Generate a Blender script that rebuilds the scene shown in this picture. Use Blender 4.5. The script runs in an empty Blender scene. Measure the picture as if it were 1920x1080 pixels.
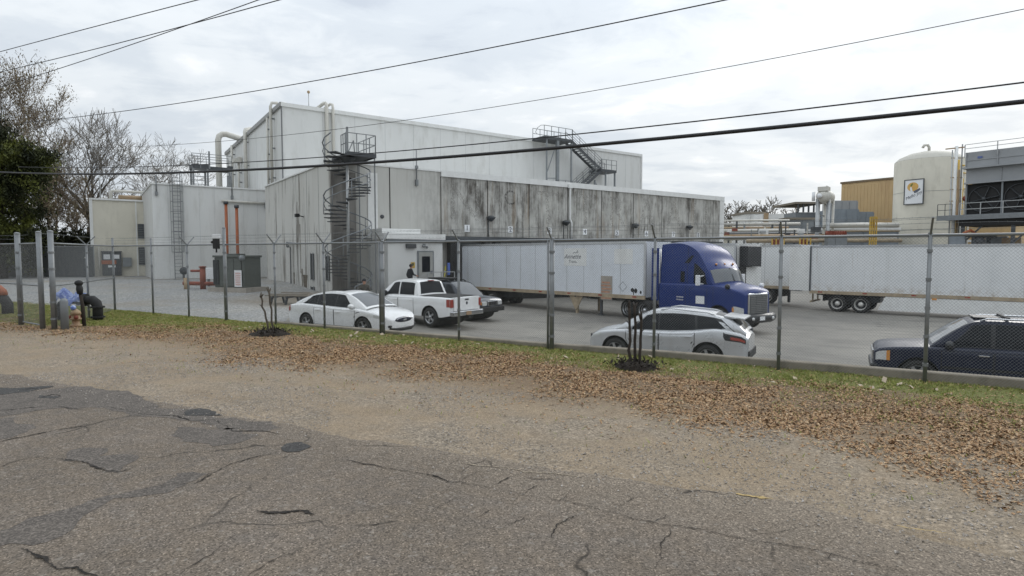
import bpy, math, random
import numpy as np
from mathutils import Vector, Matrix
R = math.radians
scene = bpy.context.scene
COL = scene.collection
random.seed(7)

# ------------------------------------------------------------------ camera
FPX, PITCH, HC = 1100.0, math.atan(63 / 1100.0), 2.5
cam_d = bpy.data.cameras.new("camera"); cam = bpy.data.objects.new("camera", cam_d); COL.objects.link(cam)
cam_d.sensor_width = 36; cam_d.lens = 36 * FPX / 1920; cam_d.clip_start = .1; cam_d.clip_end = 3000
cam.location = (0, 0, HC); cam.rotation_euler = (R(90) - PITCH, 0, 0)
scene.camera = cam

def ray(px, py):
    u, v = (px - 960) / FPX, (540 - py) / FPX
    c, s = math.cos(PITCH), math.sin(PITCH)
    d = Vector((u, c + v * s, -s + v * c))
    return d / d.y
def at(px, py, Y):                      # survey helper: world point seen at a photo pixel, Y metres ahead
    return Vector((0, 0, HC)) + ray(px, py) * Y
def onz(px, py, z):                     # ... on a level plane
    d = ray(px, py); return Vector((0, 0, HC)) + d * ((z - HC) / d.z)

# street frame: a runs along the fence, n across it; building frame: s along dock wall, q behind it
FA, FN = Vector((.868, -.4965, 0)), Vector((.4965, .868, 0))
STREET_RZ = math.atan2(-.4965, .868)
def street(a, n, z=0): return FA * a + FN * n + Vector((0, 0, z))
BO, BS, BQ = Vector((-9.12, 36.9, 0)), Vector((.8133, .5818, 0)), Vector((-.5818, .8133, 0))
B_RZ = math.atan2(.5818, .8133)
def bld(s, q, z=0): return BO + BS * s + BQ * q + Vector((0, 0, z))

def sst(t): t = min(1, max(0, t)); return t * t * (3 - 2 * t)
def yard_z(x, y):
    s = float(np.interp(x, [-11, -9.5, -8.5, -6.5, -4, -1, 2, 5, 9, 12], [0, .06, .15, .39, .62, .78, .86, .9, .95, 1.09]))
    return -s + .45 * sst((-9 - x) / 8) * sst((y - 24) / 22)

# ------------------------------------------------------------------ mesh builder
class MB:
    def __init__(self): self.v, self.f, self.m, self.s = [], [], [], []
    def add(self, vs, fs, mi=0, sm=False):
        o = len(self.v); self.v += [tuple(p) for p in vs]
        for f in fs: self.f.append(tuple(i + o for i in f)); self.m.append(mi); self.s.append(sm)
        return self
    def bx(self, x0, x1, y0, y1, z0, z1, mi=0):
        return self.add([(x0,y0,z0),(x1,y0,z0),(x1,y1,z0),(x0,y1,z0),(x0,y0,z1),(x1,y0,z1),(x1,y1,z1),(x0,y1,z1)],
            [(0,3,2,1),(4,5,6,7),(0,1,5,4),(1,2,6,5),(2,3,7,6),(3,0,4,7)], mi)
    def beam(self, p, q, w, h=None, mi=0, up=(0,0,1)):
        p, q = Vector(p), Vector(q); h = h or w; d = (q - p)
        if d.length < 1e-6: return self
        d.normalize(); u = Vector(up)
        if abs(d.dot(u)) > .98: u = Vector((1, 0, 0))
        r = d.cross(u).normalized(); u = r.cross(d).normalized()
        vs = [c + r * a * w / 2 + u * b * h / 2 for c in (p, q) for a, b in ((-1,-1),(1,-1),(1,1),(-1,1))]
        return self.add(vs, [(0,1,2,3),(7,6,5,4),(0,4,5,1),(1,5,6,2),(2,6,7,3),(3,7,4,0)], mi)
    def tube(self, pts, r, n=8, mi=0, sm=True, cap=True):
        pts = [Vector(p) for p in pts]; k = len(pts)
        rs = r if isinstance(r, (list, tuple)) else [r] * k
        vs = []; prev = None
        for i, p in enumerate(pts):
            d = (pts[min(i + 1, k - 1)] - pts[max(i - 1, 0)])
            if d.length < 1e-9: d = Vector((0, 0, 1))
            d.normalize()
            if prev is None:
                a = Vector((0, 0, 1)) if abs(d.z) < .9 else Vector((1, 0, 0)); x = d.cross(a).normalized()
            else:
                x = prev - d * prev.dot(d)
                x = x.normalized() if x.length > 1e-6 else d.orthogonal().normalized()
            prev = x; y = d.cross(x)
            vs += [p + (x * math.cos(2*math.pi*j/n) + y * math.sin(2*math.pi*j/n)) * rs[i] for j in range(n)]
        fs = [(i*n + j, i*n + (j+1) % n, (i+1)*n + (j+1) % n, (i+1)*n + j) for i in range(k-1) for j in range(n)]
        if cap: fs += [tuple(range(n))[::-1], tuple((k-1)*n + j for j in range(n))]
        return self.add(vs, fs, mi, sm)
    def cyl(self, p, q, r, n=16, mi=0, sm=True): return self.tube([p, q], r, n, mi, sm)
    def lathe(self, prof, c=(0,0,0), n=24, axis='z', mi=0, sm=True):
        vs = []
        for r, h in prof:
            for j in range(n):
                a = 2*math.pi*j/n; x, y = r*math.cos(a), r*math.sin(a)
                vs.append((c[0]+x, c[1]+y, c[2]+h) if axis == 'z' else ((c[0]+x, c[1]+h, c[2]+y) if axis == 'y' else (c[0]+h, c[1]+x, c[2]+y)))
        k = len(prof)
        return self.add(vs, [(i*n+j, i*n+(j+1)%n, (i+1)*n+(j+1)%n, (i+1)*n+j) for i in range(k-1) for j in range(n)], mi, sm)
    def grid(self, fn, us, vs_, mi=0, sm=True):
        nu, nv = len(us), len(vs_)
        return self.add([fn(u, v) for u in us for v in vs_],
            [(i*nv+j, (i+1)*nv+j, (i+1)*nv+j+1, i*nv+j+1) for i in range(nu-1) for j in range(nv-1)], mi, sm)
    def prism(self, poly, y0, y1, mi=0):     # poly in (x,z), extruded along y
        k = len(poly)
        vs = [(x, y0, z) for x, z in poly] + [(x, y1, z) for x, z in poly]
        return self.add(vs, [tuple(range(k)), tuple(range(2*k-1, k-1, -1))] + [(i, i+k, (i+1) % k + k, (i+1) % k) for i in range(k)], mi)
    def poly(self, pts, mi=0): return self.add(pts, [tuple(range(len(pts)))], mi)
    def ball(self, c, r, n=10, mi=0, sq=(1,1,1)):
        pr = [(max(1e-4, math.sin(math.pi*i/n))*r, -math.cos(math.pi*i/n)*r) for i in range(n+1)]
        vs = []
        for rr, h in pr:
            for j in range(n*2):
                a = math.pi*j/n; vs.append((c[0]+rr*math.cos(a)*sq[0], c[1]+rr*math.sin(a)*sq[1], c[2]+h*sq[2]))
        return self.add(vs, [(i*2*n+j, i*2*n+(j+1)%(2*n), (i+1)*2*n+(j+1)%(2*n), (i+1)*2*n+j) for i in range(n) for j in range(2*n)], mi, True)
    def build(self, name, mats, parent=None, loc=None, rz=0, bevel=0, recalc=True, weld=0):
        me = bpy.data.meshes.new(name)
        me.from_pydata(self.v, [], self.f)
        if not isinstance(mats, (list, tuple)): mats = [mats]
        for m in mats: me.materials.append(m)
        if len(mats) > 1: me.polygons.foreach_set('material_index', self.m)
        me.polygons.foreach_set('use_smooth', self.s)
        if recalc and len(self.f) < 60000:
            import bmesh
            bm = bmesh.new(); bm.from_mesh(me)
            if weld: bmesh.ops.remove_doubles(bm, verts=bm.verts, dist=weld)
            bmesh.ops.recalc_face_normals(bm, faces=bm.faces); bm.to_mesh(me); bm.free()
        me.update()
        o = bpy.data.objects.new(name, me); COL.objects.link(o)
        if parent: o.parent = parent
        if loc is not None: o.location = loc
        if rz: o.rotation_euler = (0, 0, rz)
        if bevel:
            b = o.modifiers.new('bevel', 'BEVEL'); b.width = bevel; b.segments = 2; b.limit_method = 'ANGLE'; b.angle_limit = R(40)
        return o

def thing(name, label, cat, loc=(0,0,0), rz=0, group=None):
    o = bpy.data.objects.new(name, None); COL.objects.link(o); o.empty_display_size = .2
    o.location = loc; o.rotation_euler = (0, 0, rz); return tag(o, label, cat, group)
def tag(o, label, cat, group=None):
    o['label'] = label; o['category'] = cat
    if group: o['group'] = group
    return o
def struct(o, kind='structure'): o['kind'] = kind; return o
def kids(o): return [c for c in bpy.data.objects if c.parent == o]
def dup(root, loc, rz=None, label=None, group=None):
    r = root.copy(); COL.objects.link(r); r.location = loc
    if rz is not None: r.rotation_euler = (0, 0, rz)
    if label: r['label'] = label
    if group: r['group'] = group
    for ch in kids(root):
        c = ch.copy(); COL.objects.link(c); c.parent = r
        for g in kids(ch):
            d = g.copy(); COL.objects.link(d); d.parent = c
    return r
def text_mesh(name, body, size, mat, parent, loc, rot, shear=0, align='CENTER', extrude=.004):
    cu = bpy.data.curves.new(name, 'FONT'); cu.body = body; cu.size = size; cu.align_x = align; cu.align_y = 'CENTER'
    cu.shear = shear; cu.extrude = extrude
    t = bpy.data.objects.new('tmp_text', cu); COL.objects.link(t)
    dg = bpy.context.evaluated_depsgraph_get(); me = bpy.data.meshes.new_from_object(t.evaluated_get(dg))
    bpy.data.objects.remove(t); bpy.data.curves.remove(cu)
    me.name = name; me.materials.clear(); me.materials.append(mat)
    o = bpy.data.objects.new(name, me); COL.objects.link(o); o.parent = parent; o.location = loc; o.rotation_euler = rot
    return o

# ------------------------------------------------------------------ materials
def c255(r, g, b, k=1):
    f = lambda c: ((c/255/12.92) if c/255 <= .04045 else ((c/255+.055)/1.055)**2.4) * k
    return (f(r), f(g), f(b))
class NT:
    def __init__(self, name):
        self.m = bpy.data.materials.new(name); self.m.use_nodes = True
        self.t = self.m.node_tree; self.b = self.t.nodes['Principled BSDF']
        tc = self.t.nodes.new('ShaderNodeTexCoord'); self.co = tc.outputs['Object']
    def n(self, ty, **kw):
        x = self.t.nodes.new(ty)
        for k, v in kw.items(): setattr(x, k, v)
        return x
    def lk(self, a, b): self.t.links.new(a, b)
    def setin(self, sock, v):
        if hasattr(v, 'is_output'): self.lk(v, sock)
        else: sock.default_value = v
    def mapping(self, scale=(1,1,1), loc=(0,0,0), rot=(0,0,0), src=None):
        m = self.n('ShaderNodeMapping'); self.lk(src or self.co, m.inputs['Vector'])
        m.inputs['Scale'].default_value = scale; m.inputs['Location'].default_value = loc; m.inputs['Rotation'].default_value = rot
        return m.outputs[0]
    def noise(self, scale, detail=4, rough=.55, vec=None, dist=0):
        x = self.n('ShaderNodeTexNoise'); self.lk(vec or self.co, x.inputs['Vector'])
        x.inputs['Scale'].default_value = scale; x.inputs['Detail'].default_value = detail; x.inputs['Roughness'].default_value = rough
        x.inputs['Distortion'].default_value = dist; return x.outputs['Fac']
    def voro(self, scale, feature='F1', vec=None, out='Distance', rand=1):
        x = self.n('ShaderNodeTexVoronoi', feature=feature); self.lk(vec or self.co, x.inputs['Vector'])
        x.inputs['Scale'].default_value = scale; x.inputs['Randomness'].default_value = rand; return x.outputs[out]
    def ramp(self, fac, stops):
        x = self.n('ShaderNodeValToRGB'); self.lk(fac, x.inputs[0]); e = x.color_ramp.elements
        while len(e) < len(stops): e.new(.5)
        for i, (p, c) in enumerate(stops):
            e[i].position = p; e[i].color = (c, c, c, 1) if not isinstance(c, (tuple, list)) else (*c[:3], 1)
        return x.outputs[0]
    def mix(self, fac, a, b, mode='MIX'):
        x = self.n('ShaderNodeMixRGB', blend_type=mode)
        for s, v in zip(x.inputs, (fac, a, b)):
            self.setin(s, (*v, 1) if isinstance(v, tuple) and len(v) == 3 else v)
        return x.outputs[0]
    def math(self, op, a, b=0.0, c=0.0, clamp=False):
        x = self.n('ShaderNodeMath', operation=op, use_clamp=clamp)
        for s, v in zip(x.inputs, (a, b, c)): self.setin(s, v)
        return x.outputs[0]
    def sep(self, src=None):
        x = self.n('ShaderNodeSeparateXYZ'); self.lk(src or self.co, x.inputs[0]); return x.outputs
    def smooth(self, v, a, b):
        x = self.n('ShaderNodeMapRange', interpolation_type='SMOOTHSTEP'); self.setin(x.inputs[0], v)
        x.inputs[1].default_value = a; x.inputs[2].default_value = b; return x.outputs[0]
    def bump(self, h, strength=.3, dist=.02):
        x = self.n('ShaderNodeBump'); self.lk(h, x.inputs['Height']); x.inputs['Strength'].default_value = strength
        x.inputs['Distance'].default_value = dist; self.lk(x.outputs[0], self.b.inputs['Normal'])
    def out(self, col, rough=.7, metal=0, spec=.5, coat=0):
        self.setin(self.b.inputs['Base Color'], (*col, 1) if isinstance(col, tuple) and len(col) == 3 else col)
        self.setin(self.b.inputs['Roughness'], rough); self.b.inputs['Metallic'].default_value = metal
        self.b.inputs['Specular IOR Level'].default_value = spec; self.b.inputs['Coat Weight'].default_value = coat
        self.b.inputs['Coat Roughness'].default_value = .05
        return self.m
def sc(c, k): return tuple(min(1, x * k) for x in c)
def pm(name, col, rough=.6, metal=0, var=.12, scale=3, bump=0, bscale=40, coat=0, spec=.5, stretch=(1,1,1), dirt=None, dirt_amt=.35, dirt_scale=1.5):
    t = NT(name); v = t.mapping(stretch) if stretch != (1,1,1) else t.co
    f = t.ramp(t.noise(scale, 5, .6, v), [(.3, 0), (.7, 1)])
    c = t.mix(f, sc(col, 1 - var), sc(col, 1 + var))
    if dirt:
        d = t.ramp(t.noise(dirt_scale, 6, .65, t.mapping((1, 1, .25))), [(.5, 0), (.72, 1)])
        c = t.mix(t.math('MULTIPLY', d, dirt_amt), c, dirt)
    if bump: t.bump(t.noise(bscale, 4, .6), bump, .01)
    rr = t.math('ADD', t.math('MULTIPLY', f, .12), max(.03, rough - .06))
    return t.out(c, rr, metal, spec, coat)

M = {}
M['white_panel'] = pm('white insulated panel', (.655,.66,.645), .45, var=.04, scale=.5, dirt=(.38,.37,.33), dirt_amt=.38, stretch=(1,1,.2))
M['white_trim'] = pm('white trim', (.71,.715,.70), .5, var=.05, dirt=(.4,.38,.34), dirt_amt=.25)
M['cream_panel'] = pm('cream panel', (.61,.58,.49), .55, var=.05, scale=.8, dirt=(.30,.27,.21), dirt_amt=.35)
M['beige_pipe'] = pm('beige insulated pipe', (.56,.545,.495), .5, var=.06, scale=1, dirt=(.38,.33,.26), dirt_amt=.3)
M['galv'] = pm('galvanised steel', (.22,.23,.235), .5, .55, var=.15, scale=6)
M['galv_light'] = pm('light galvanised steel', (.36,.37,.37), .45, .5, var=.12, scale=5)
M['dark_steel'] = pm('dark steel', (.075,.08,.085), .55, .4, var=.2, scale=4)
M['gray_steel'] = pm('grey painted steel', (.20,.215,.225), .55, .2, var=.12, scale=3)
M['black'] = pm('black rubber', (.018,.018,.018), .75, var=.2, scale=8)
M['tyre'] = pm('tyre rubber', (.022,.022,.021), .85, var=.3, scale=9)
M['black_gloss'] = pm('black plastic', (.014,.015,.017), .35, var=.2, scale=5)
M['glass'] = pm('tinted glass', (.010,.012,.015), .1, var=.15, scale=1, spec=.22)
M['glass_clear'] = pm('windscreen glass', (.09,.10,.11), .05, var=.1, scale=.8, spec=.9)
M['chrome'] = pm('chrome', (.62,.63,.64), .18, 1, var=.05)
M['rim'] = pm('alloy rim', (.46,.47,.48), .3, .8, var=.08)
M['red_lens'] = pm('red lens', (.30,.045,.03), .2, var=.1, coat=.6)
M['amber_lens'] = pm('amber lens', (.62,.26,.05), .2, var=.1, coat=.6)
M['clear_lens'] = pm('headlamp lens', (.55,.56,.55), .15, var=.12, scale=9, coat=.8)
M['paint_white'] = pm('white car paint', (.80,.81,.81), .3, var=.02, coat=.7, dirt=(.5,.47,.41), dirt_amt=.16)
M['paint_silver'] = pm('silver car paint', (.55,.565,.58), .30, .45, var=.03, coat=.8, dirt=(.36,.34,.31), dirt_amt=.2)
M['paint_navy'] = pm('navy car paint', (.008,.012,.030), .38, var=.1, coat=.15, spec=.3)
M['paint_charcoal'] = pm('charcoal car paint', (.035,.042,.055), .28, .2, var=.08, coat=.8)
M['paint_blue'] = pm('blue truck paint', (.006,.026,.145), .36, 0, var=.08, coat=.16, spec=.3)
M['aluminium'] = pm('aluminium', (.55,.56,.57), .35, .9, var=.08)
M['orange'] = pm('orange pipe paint', (.33,.10,.04), .6, var=.15, dirt=(.2,.06,.03))
M['red_paint'] = pm('red pipe paint', (.23,.06,.035), .6, var=.2, dirt=(.12,.03,.02))
M['yellow'] = pm('yellow safety paint', (.55,.36,.06), .6, var=.2, dirt=(.3,.16,.05), dirt_amt=.6)
M['tan_metal'] = pm('tan metal siding', (.54,.385,.20), .6, var=.05, scale=.6, dirt=(.36,.22,.12), dirt_amt=.55, dirt_scale=.5)
M['blue_gray'] = pm('blue grey enamel', (.22,.25,.28), .55, var=.1, scale=1.5, dirt=(.14,.14,.14))
M['cooler_gray'] = pm('cooler grey panel', (.30,.31,.32), .5, .2, var=.08, scale=1)
M['transformer'] = pm('grey green enamel', (.085,.095,.085), .6, var=.12, scale=2)
M['pad'] = pm('concrete pad', (.33,.30,.26), .9, var=.2, scale=2.5, bump=.2)
M['sign_white'] = pm('white sign face', (.74,.75,.76), .5, var=.04)
M['ink'] = pm('dark ink', (.02,.025,.045), .6, var=.1)
M['bark'] = pm('bark', (.085,.072,.055), .95, var=.35, scale=6, bump=.4)
M['twig'] = pm('twigs', (.20,.16,.12), .95, var=.3, scale=2)
M['twig_gray'] = pm('grey twigs', (.19,.17,.145), .95, var=.25, scale=2)
M['bark_dark'] = pm('dark bark', (.035,.028,.022), .95, var=.35, scale=6, bump=.4)
M['mulch'] = pm('mulch', (.028,.022,.017), 1, var=.5, scale=25, bump=.6)
M['wood_gray'] = pm('weathered wood', (.20,.175,.14), .9, var=.25, scale=4, stretch=(1,1,6))
M['slat'] = pm('privacy slats', (.085,.09,.09), .8, var=.25, scale=3, stretch=(3,3,.3))
M['cable'] = pm('cable jacket', (.015,.015,.017), .6, var=.1)
def tarpmat():
    t = NT('blue tarp'); c = t.ramp(t.noise(7, 6, .75), [(.36, (.06,.10,.36)), (.5, (.14,.22,.55)), (.60, (.45,.52,.70)), (.7, (.62,.66,.75))])
    t.bump(t.noise(11, 4, .6), .5, .02); return t.out(c, .5)
M['tarp'] = tarpmat()
M['hydrant_tan'] = pm('tan iron', (.36,.26,.155), .6, var=.15, scale=5, dirt=(.25,.07,.03), dirt_amt=.6)
M['skin'] = pm('skin', (.40,.22,.15), .6, var=.05)
M['black_cloth'] = pm('black cloth', (.016,.017,.022), .9, var=.2, scale=12)
M['jeans'] = pm('denim', (.05,.07,.12), .9, var=.2, scale=14)
M['hair'] = pm('dark hair', (.02,.014,.01), .7, var=.2)
M['olive_cloth'] = pm('camouflage cloth', (.06,.055,.045), .9, var=.6, scale=9)

# weathered precast concrete: streaks, darker mildew to the right, cleaner to the left
def concrete_wall():
    t = NT('weathered precast concrete'); x, y, z = t.sep()[:3]
    cl, dk, br = (.54,.535,.505), (.092,.084,.073), (.25,.19,.13)
    amt = t.smooth(x, 1.6, 7.6)
    fine = t.ramp(t.noise(1, 7, .68, t.mapping((1.7, 1.7, .38))), [(.42, 0), (.62, 1)])
    wide = t.ramp(t.noise(1, 5, .6, t.mapping((.75, .75, .22), (3, 0, 1))), [(.34, 0), (.66, 1)])
    thin = t.ramp(t.noise(1, 4, .6, t.mapping((8, 8, .16), (1, 2, 0))), [(.50, 0), (.62, 1)])
    top = t.smooth(z, 5.6, 8.0)
    k = t.math('MULTIPLY', amt, t.math('ADD', t.math('MULTIPLY', fine, .60), t.math('ADD', t.math('MULTIPLY', thin, .40), t.math('MULTIPLY', top, .18))), clamp=True)
    blot_ = t.ramp(t.noise(.42, 6, .7, t.mapping((1, 1, .8), (11, 3, 6))), [(.34, .25), (.62, 1.15)])
    k = t.math('MULTIPLY', k, blot_, clamp=True)
    k = t.math('ADD', k, t.math('MULTIPLY', amt, t.math('MULTIPLY', t.ramp(t.noise(.9, 6, .75, t.mapping((1, 1, .6), (2, 8, 1))), [(.44, 0), (.64, 1)]), .45)), clamp=True)
    c = t.mix(t.math('MULTIPLY', wide, .25), cl, (.40,.385,.34))
    c = t.mix(k, c, dk)
    edge = t.ramp(t.noise(1, 5, .65, t.mapping((1.6, 1.6, .12), (9, 4, 2))), [(.56, 0), (.72, 1)])
    c = t.mix(t.math('MULTIPLY', edge, t.math('ADD', t.math('MULTIPLY', amt, .6), .18)), c, br)
    lf = t.math('MULTIPLY', t.ramp(t.noise(1, 6, .7, t.mapping((1.5, 1.5, .14), (5, 7, 3))), [(.54, 0), (.62, 1)]), .8)
    c = t.mix(t.math('MULTIPLY', lf, t.math('MULTIPLY_ADD', t.smooth(y, .2, .5), t.math('SUBTRACT', .85, t.math('MULTIPLY', amt, .85)), .12)), c, (.12,.105,.085))
    t.bump(t.noise(14, 5, .6), .15, .01)
    return t.out(c, .9)
M['concrete_wall'] = concrete_wall()
M['concrete_pier'] = pm('stained concrete', (.215,.205,.19), .95, var=.3, scale=2, stretch=(1,1,.2), dirt=(.085,.075,.065), dirt_amt=.6)

def asphalt():
    t = NT('old asphalt'); x, y, z = t.sep()[:3]
    n1 = t.noise(.5, 5, .6); n2 = t.noise(3.2, 5, .65)
    base = t.mix(t.ramp(n1, [(.3, 0), (.7, 1)]), (.148,.120,.092), (.190,.155,.122))
    film = t.math('MULTIPLY', t.smooth(t.math('ADD', y, t.math('ADD', t.math('MULTIPLY', t.math('SUBTRACT', n2, .5), 1.6), t.math('MULTIPLY', t.math('SUBTRACT', n1, .5), 1.0))), 4.9, 6.4), .8)
    base = t.mix(t.math('MULTIPLY', t.ramp(n2, [(.4, 0), (.75, 1)]), .4), base, (.115,.110,.108))
    v = t.voro(75, out='Color'); s = t.n('ShaderNodeSeparateColor'); t.lk(v, s.inputs[0])
    g = t.ramp(s.outputs[0], [(0, .45), (.5, .95), (.86, 1.1), (.94, 1.5), (1, 1.9)])
    col = t.mix(1, base, g, 'MULTIPLY')
    v2 = t.voro(26, out='Color'); s2 = t.n('ShaderNodeSeparateColor'); t.lk(v2, s2.inputs[0])
    col = t.mix(t.ramp(s2.outputs[1], [(.96, 0), (.98, .25)]), col, (.36,.33,.29))
    col = t.mix(film, col, t.mix(1, (.225,.185,.142), g, 'MULTIPLY'))
    # hairline crazing
    w = t.n('ShaderNodeTexNoise'); t.lk(t.co, w.inputs['Vector']); w.inputs['Scale'].default_value = 1.7; w.inputs['Detail'].default_value = 6
    wv = t.n('ShaderNodeVectorMath', operation='MULTIPLY_ADD'); t.lk(w.outputs['Color'], wv.inputs[0]); wv.inputs[1].default_value = (.7,.7,0); t.lk(t.co, wv.inputs[2])
    e = t.voro(.42, 'DISTANCE_TO_EDGE', wv.outputs[0])
    cr = t.ramp(e, [(0, 1), (.0045, .8), (.009, 0)])
    cr = t.math('MULTIPLY', cr, t.ramp(t.noise(.9, 3), [(.47, 0), (.60, .85)]))
    col = t.mix(cr, col, (.028,.024,.020))
    h = t.math('SUBTRACT', t.math('MULTIPLY', s.outputs[0], .5), t.math('MULTIPLY', cr, 1.5))
    t.bump(t.math('ADD', h, t.math('MULTIPLY', n2, 1.2)), .55, .012)
    return t.out(col, .92, spec=.25)
M['asphalt'] = asphalt()
def patchmat(name, a, b):
    t = NT(name); v = t.voro(60, out='Color'); s = t.n('ShaderNodeSeparateColor'); t.lk(v, s.inputs[0])
    c = t.mix(t.ramp(t.noise(2.5, 6, .7), [(.3, 0), (.7, 1)]), a, b)
    c = t.mix(1, c, t.ramp(s.outputs[0], [(0, .6), (.6, 1), (1, 1.6)]), 'MULTIPLY')
    t.bump(t.noise(30, 4, .7), .5, .01); return t.out(c, .9, spec=.25)
M['patch'] = patchmat('asphalt patch', (.094,.082,.072), (.132,.114,.098))
M['patch_dark'] = patchmat('dark asphalt patch', (.043,.042,.041), (.07,.066,.062))
M['crack'] = patchmat('crack dirt and shade', (.016,.014,.012), (.035,.03,.025))  # dark tone covers both dirt and the deep shade inside cracks
M['dust'] = patchmat('pale grit', (.30,.25,.19), (.24,.20,.15))
M['line_yellow'] = pm('worn yellow paint', (.36,.26,.11), .9, var=.4, scale=20)

def verge():
    t = NT('gravel verge'); x, y, z = t.sep()[:3]     # x along street, y across
    def stones(sc_, lo, hi):
        v = t.voro(sc_, out='Color'); s = t.n('ShaderNodeSeparateColor'); t.lk(v, s.inputs[0])
        return t.ramp(s.outputs[0], [(0, lo), (.55, 1), (.9, hi), (1, hi * 1.3)]), s.outputs[1]
    st, h1 = stones(42, .62, 1.3); st2, h2 = stones(80, .7, 1.22)
    big = t.noise(.35, 5, .6); med = t.noise(1.6, 6, .65)
    dirt = t.mix(t.ramp(med, [(.3, 0), (.7, 1)]), (.302,.234,.160), (.246,.192,.134))
    grav = t.mix(t.ramp(med, [(.35, 0), (.65, 1)]), (.285,.232,.174), (.241,.203,.158))
    grav = t.mix(1, grav, st, 'MULTIPLY')
    gf = t.math('MULTIPLY', t.ramp(t.noise(.55, 6, .7, t.mapping((1,1.6,1), (4,2,0))), [(.38, 0), (.60, 1)]), t.math('SUBTRACT', 1.0, t.smooth(y, 8.3, 9.6)))
    c = t.mix(gf, t.mix(1, dirt, st2, 'MULTIPLY'), grav)
    yy = t.math('ADD', y, t.math('MULTIPLY', t.math('SUBTRACT', big, .5), 3.2))
    yy = t.math('ADD', yy, t.math('MULTIPLY', t.math('SUBTRACT', med, .5), 1.2))
    leafbed = t.mix(t.ramp(t.noise(12, 5, .75), [(.35, 0), (.65, 1)]), (.115,.075,.045), (.25,.18,.115))
    c = t.mix(t.math('MULTIPLY', t.smooth(yy, 8.3, 10.6), .8), c, leafbed)
    grass = t.mix(t.noise(7, 5, .7), (.115,.125,.035), (.19,.195,.07))
    c = t.mix(t.smooth(yy, 12.1, 12.8), c, grass)
    gl = t.math('MULTIPLY', t.smooth(t.math('ADD', y, t.math('MULTIPLY', med, 1.4)), 11.0, 11.6), t.smooth(x, -17.5, -21))
    c = t.mix(gl, c, grass)
    weeds = t.math('MULTIPLY', t.ramp(t.noise(1.1, 6, .75, t.mapping((1,1.7,1), (8,1,0))), [(.63, 0), (.72, .7)]), t.math('SUBTRACT', 1.0, t.smooth(y, 9, 10)))
    c = t.mix(weeds, c, (.155,.145,.055))
    dk = t.ramp(t.noise(.8, 5, .7, t.mapping((1,2,1), (2,9,0))), [(.60, 0), (.74, .55)])
    c = t.mix(dk, c, (.105,.080,.058))
    t.bump(t.math('ADD', t.math('MULTIPLY', h1, .6), t.math('ADD', t.math('MULTIPLY', med, 2.5), t.math('MULTIPLY', h2, .3))), .7, .02)
    return t.out(c, .95, spec=.2)
M['verge'] = verge()
def gravel_lot():
    t = NT('pale grey gravel'); v = t.voro(16, out='Color'); s = t.n('ShaderNodeSeparateColor'); t.lk(v, s.inputs[0])
    c = t.mix(t.ramp(t.noise(.35, 5, .65), [(.3, 0), (.7, 1)]), (.28,.285,.285), (.345,.335,.31))
    c = t.mix(1, c, t.ramp(s.outputs[0], [(0, .6), (.6, 1), (1, 1.3)]), 'MULTIPLY')
    c = t.mix(t.ramp(t.noise(.18, 5, .7, t.mapping((1,1,1),(7,3,0))), [(.52, 0), (.68, .6)]), c, (.26,.215,.155))
    gx = t.sep(); c = t.mix(t.math('MULTIPLY', t.math('MULTIPLY', t.smooth(gx[0], -31, -27), t.smooth(gx[1], 17.5, 20)), t.ramp(t.noise(.9, 6, .7), [(.3, .35), (.6, .9)])), c, (.20,.165,.12))
    t.bump(s.outputs[1], .6, .02); return t.out(c, .95, spec=.2)
M['gravel_lot'] = gravel_lot()
def yardmat():
    t = NT('worn yard concrete')
    c = t.mix(t.ramp(t.noise(.22, 6, .65, t.mapping((1, .55, 1), (0,0,0), (0,0,.6))), [(.3, 0), (.7, 1)]), (.155,.148,.134), (.285,.268,.235))
    c = t.mix(t.ramp(t.noise(.8, 6, .7, t.mapping((.35, 1.6, 1), (3,1,0), (0,0,.6))), [(.48, 0), (.70, .75)]), c, (.135,.128,.117))
    c = t.mix(t.ramp(t.noise(.5, 6, .75, t.mapping((1, 1, 1), (6, 9, 2))), [(.58, 0), (.68, .6)]), c, (.075,.072,.068))
    c = t.mix(t.ramp(t.noise(2.2, 3, .5, t.mapping((1, 1, 1), (1, 5, 2))), [(.70, 0), (.76, .5)]), c, (.05,.048,.046))
    c = t.mix(t.ramp(t.noise(9, 4, .7), [(.35, 0), (.8, .35)]), c, (.20,.19,.175))
    t.bump(t.noise(25, 4, .7), .2, .01); return t.out(c, .85, spec=.3)
M['yard'] = yardmat()
M['earth'] = pm('rough grass and earth', (.12,.115,.05), 1, var=.35, scale=.3)
M['curb'] = pm('old kerb concrete', (.24,.21,.165), .95, var=.25, scale=2, bump=.3, dirt=(.08,.07,.05), dirt_amt=.6)
def leafmat(name, cols, sc_=23, trans=.25):
    t = NT(name); f = t.noise(sc_, 2, .5)
    k = len(cols); c = t.ramp(f, [(.36 + .28 * i / (k - 1), cc) for i, cc in enumerate(cols)])
    t.out(c, .8, spec=.2)
    return t.m
M['dead_leaf'] = leafmat('fallen leaf', [(.085,.038,.022), (.32,.19,.095), (.45,.31,.175), (.22,.11,.055), (.38,.245,.13), (.53,.40,.26)])
M['grass_blade'] = leafmat('grass blade', [(.14,.17,.035), (.24,.265,.07), (.36,.34,.13)], 6)
M['evergreen'] = leafmat('evergreen needles', [(.013,.017,.009), (.038,.045,.016), (.14,.155,.035)], .55)
M['olive_leaf'] = leafmat('brown olive leaves', [(.12,.09,.06), (.19,.15,.10), (.22,.19,.11)], 1.2)
M['shrub'] = leafmat('dark shrub leaves', [(.012,.015,.008), (.03,.034,.015), (.055,.055,.028)], 1.0)
from mathutils import noise as mnoise
def nz(x, y, s=1, k=0): return mnoise.noise(Vector((x * s + k * 7.3, y * s - k * 3.1, k * 5.7)))
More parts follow.
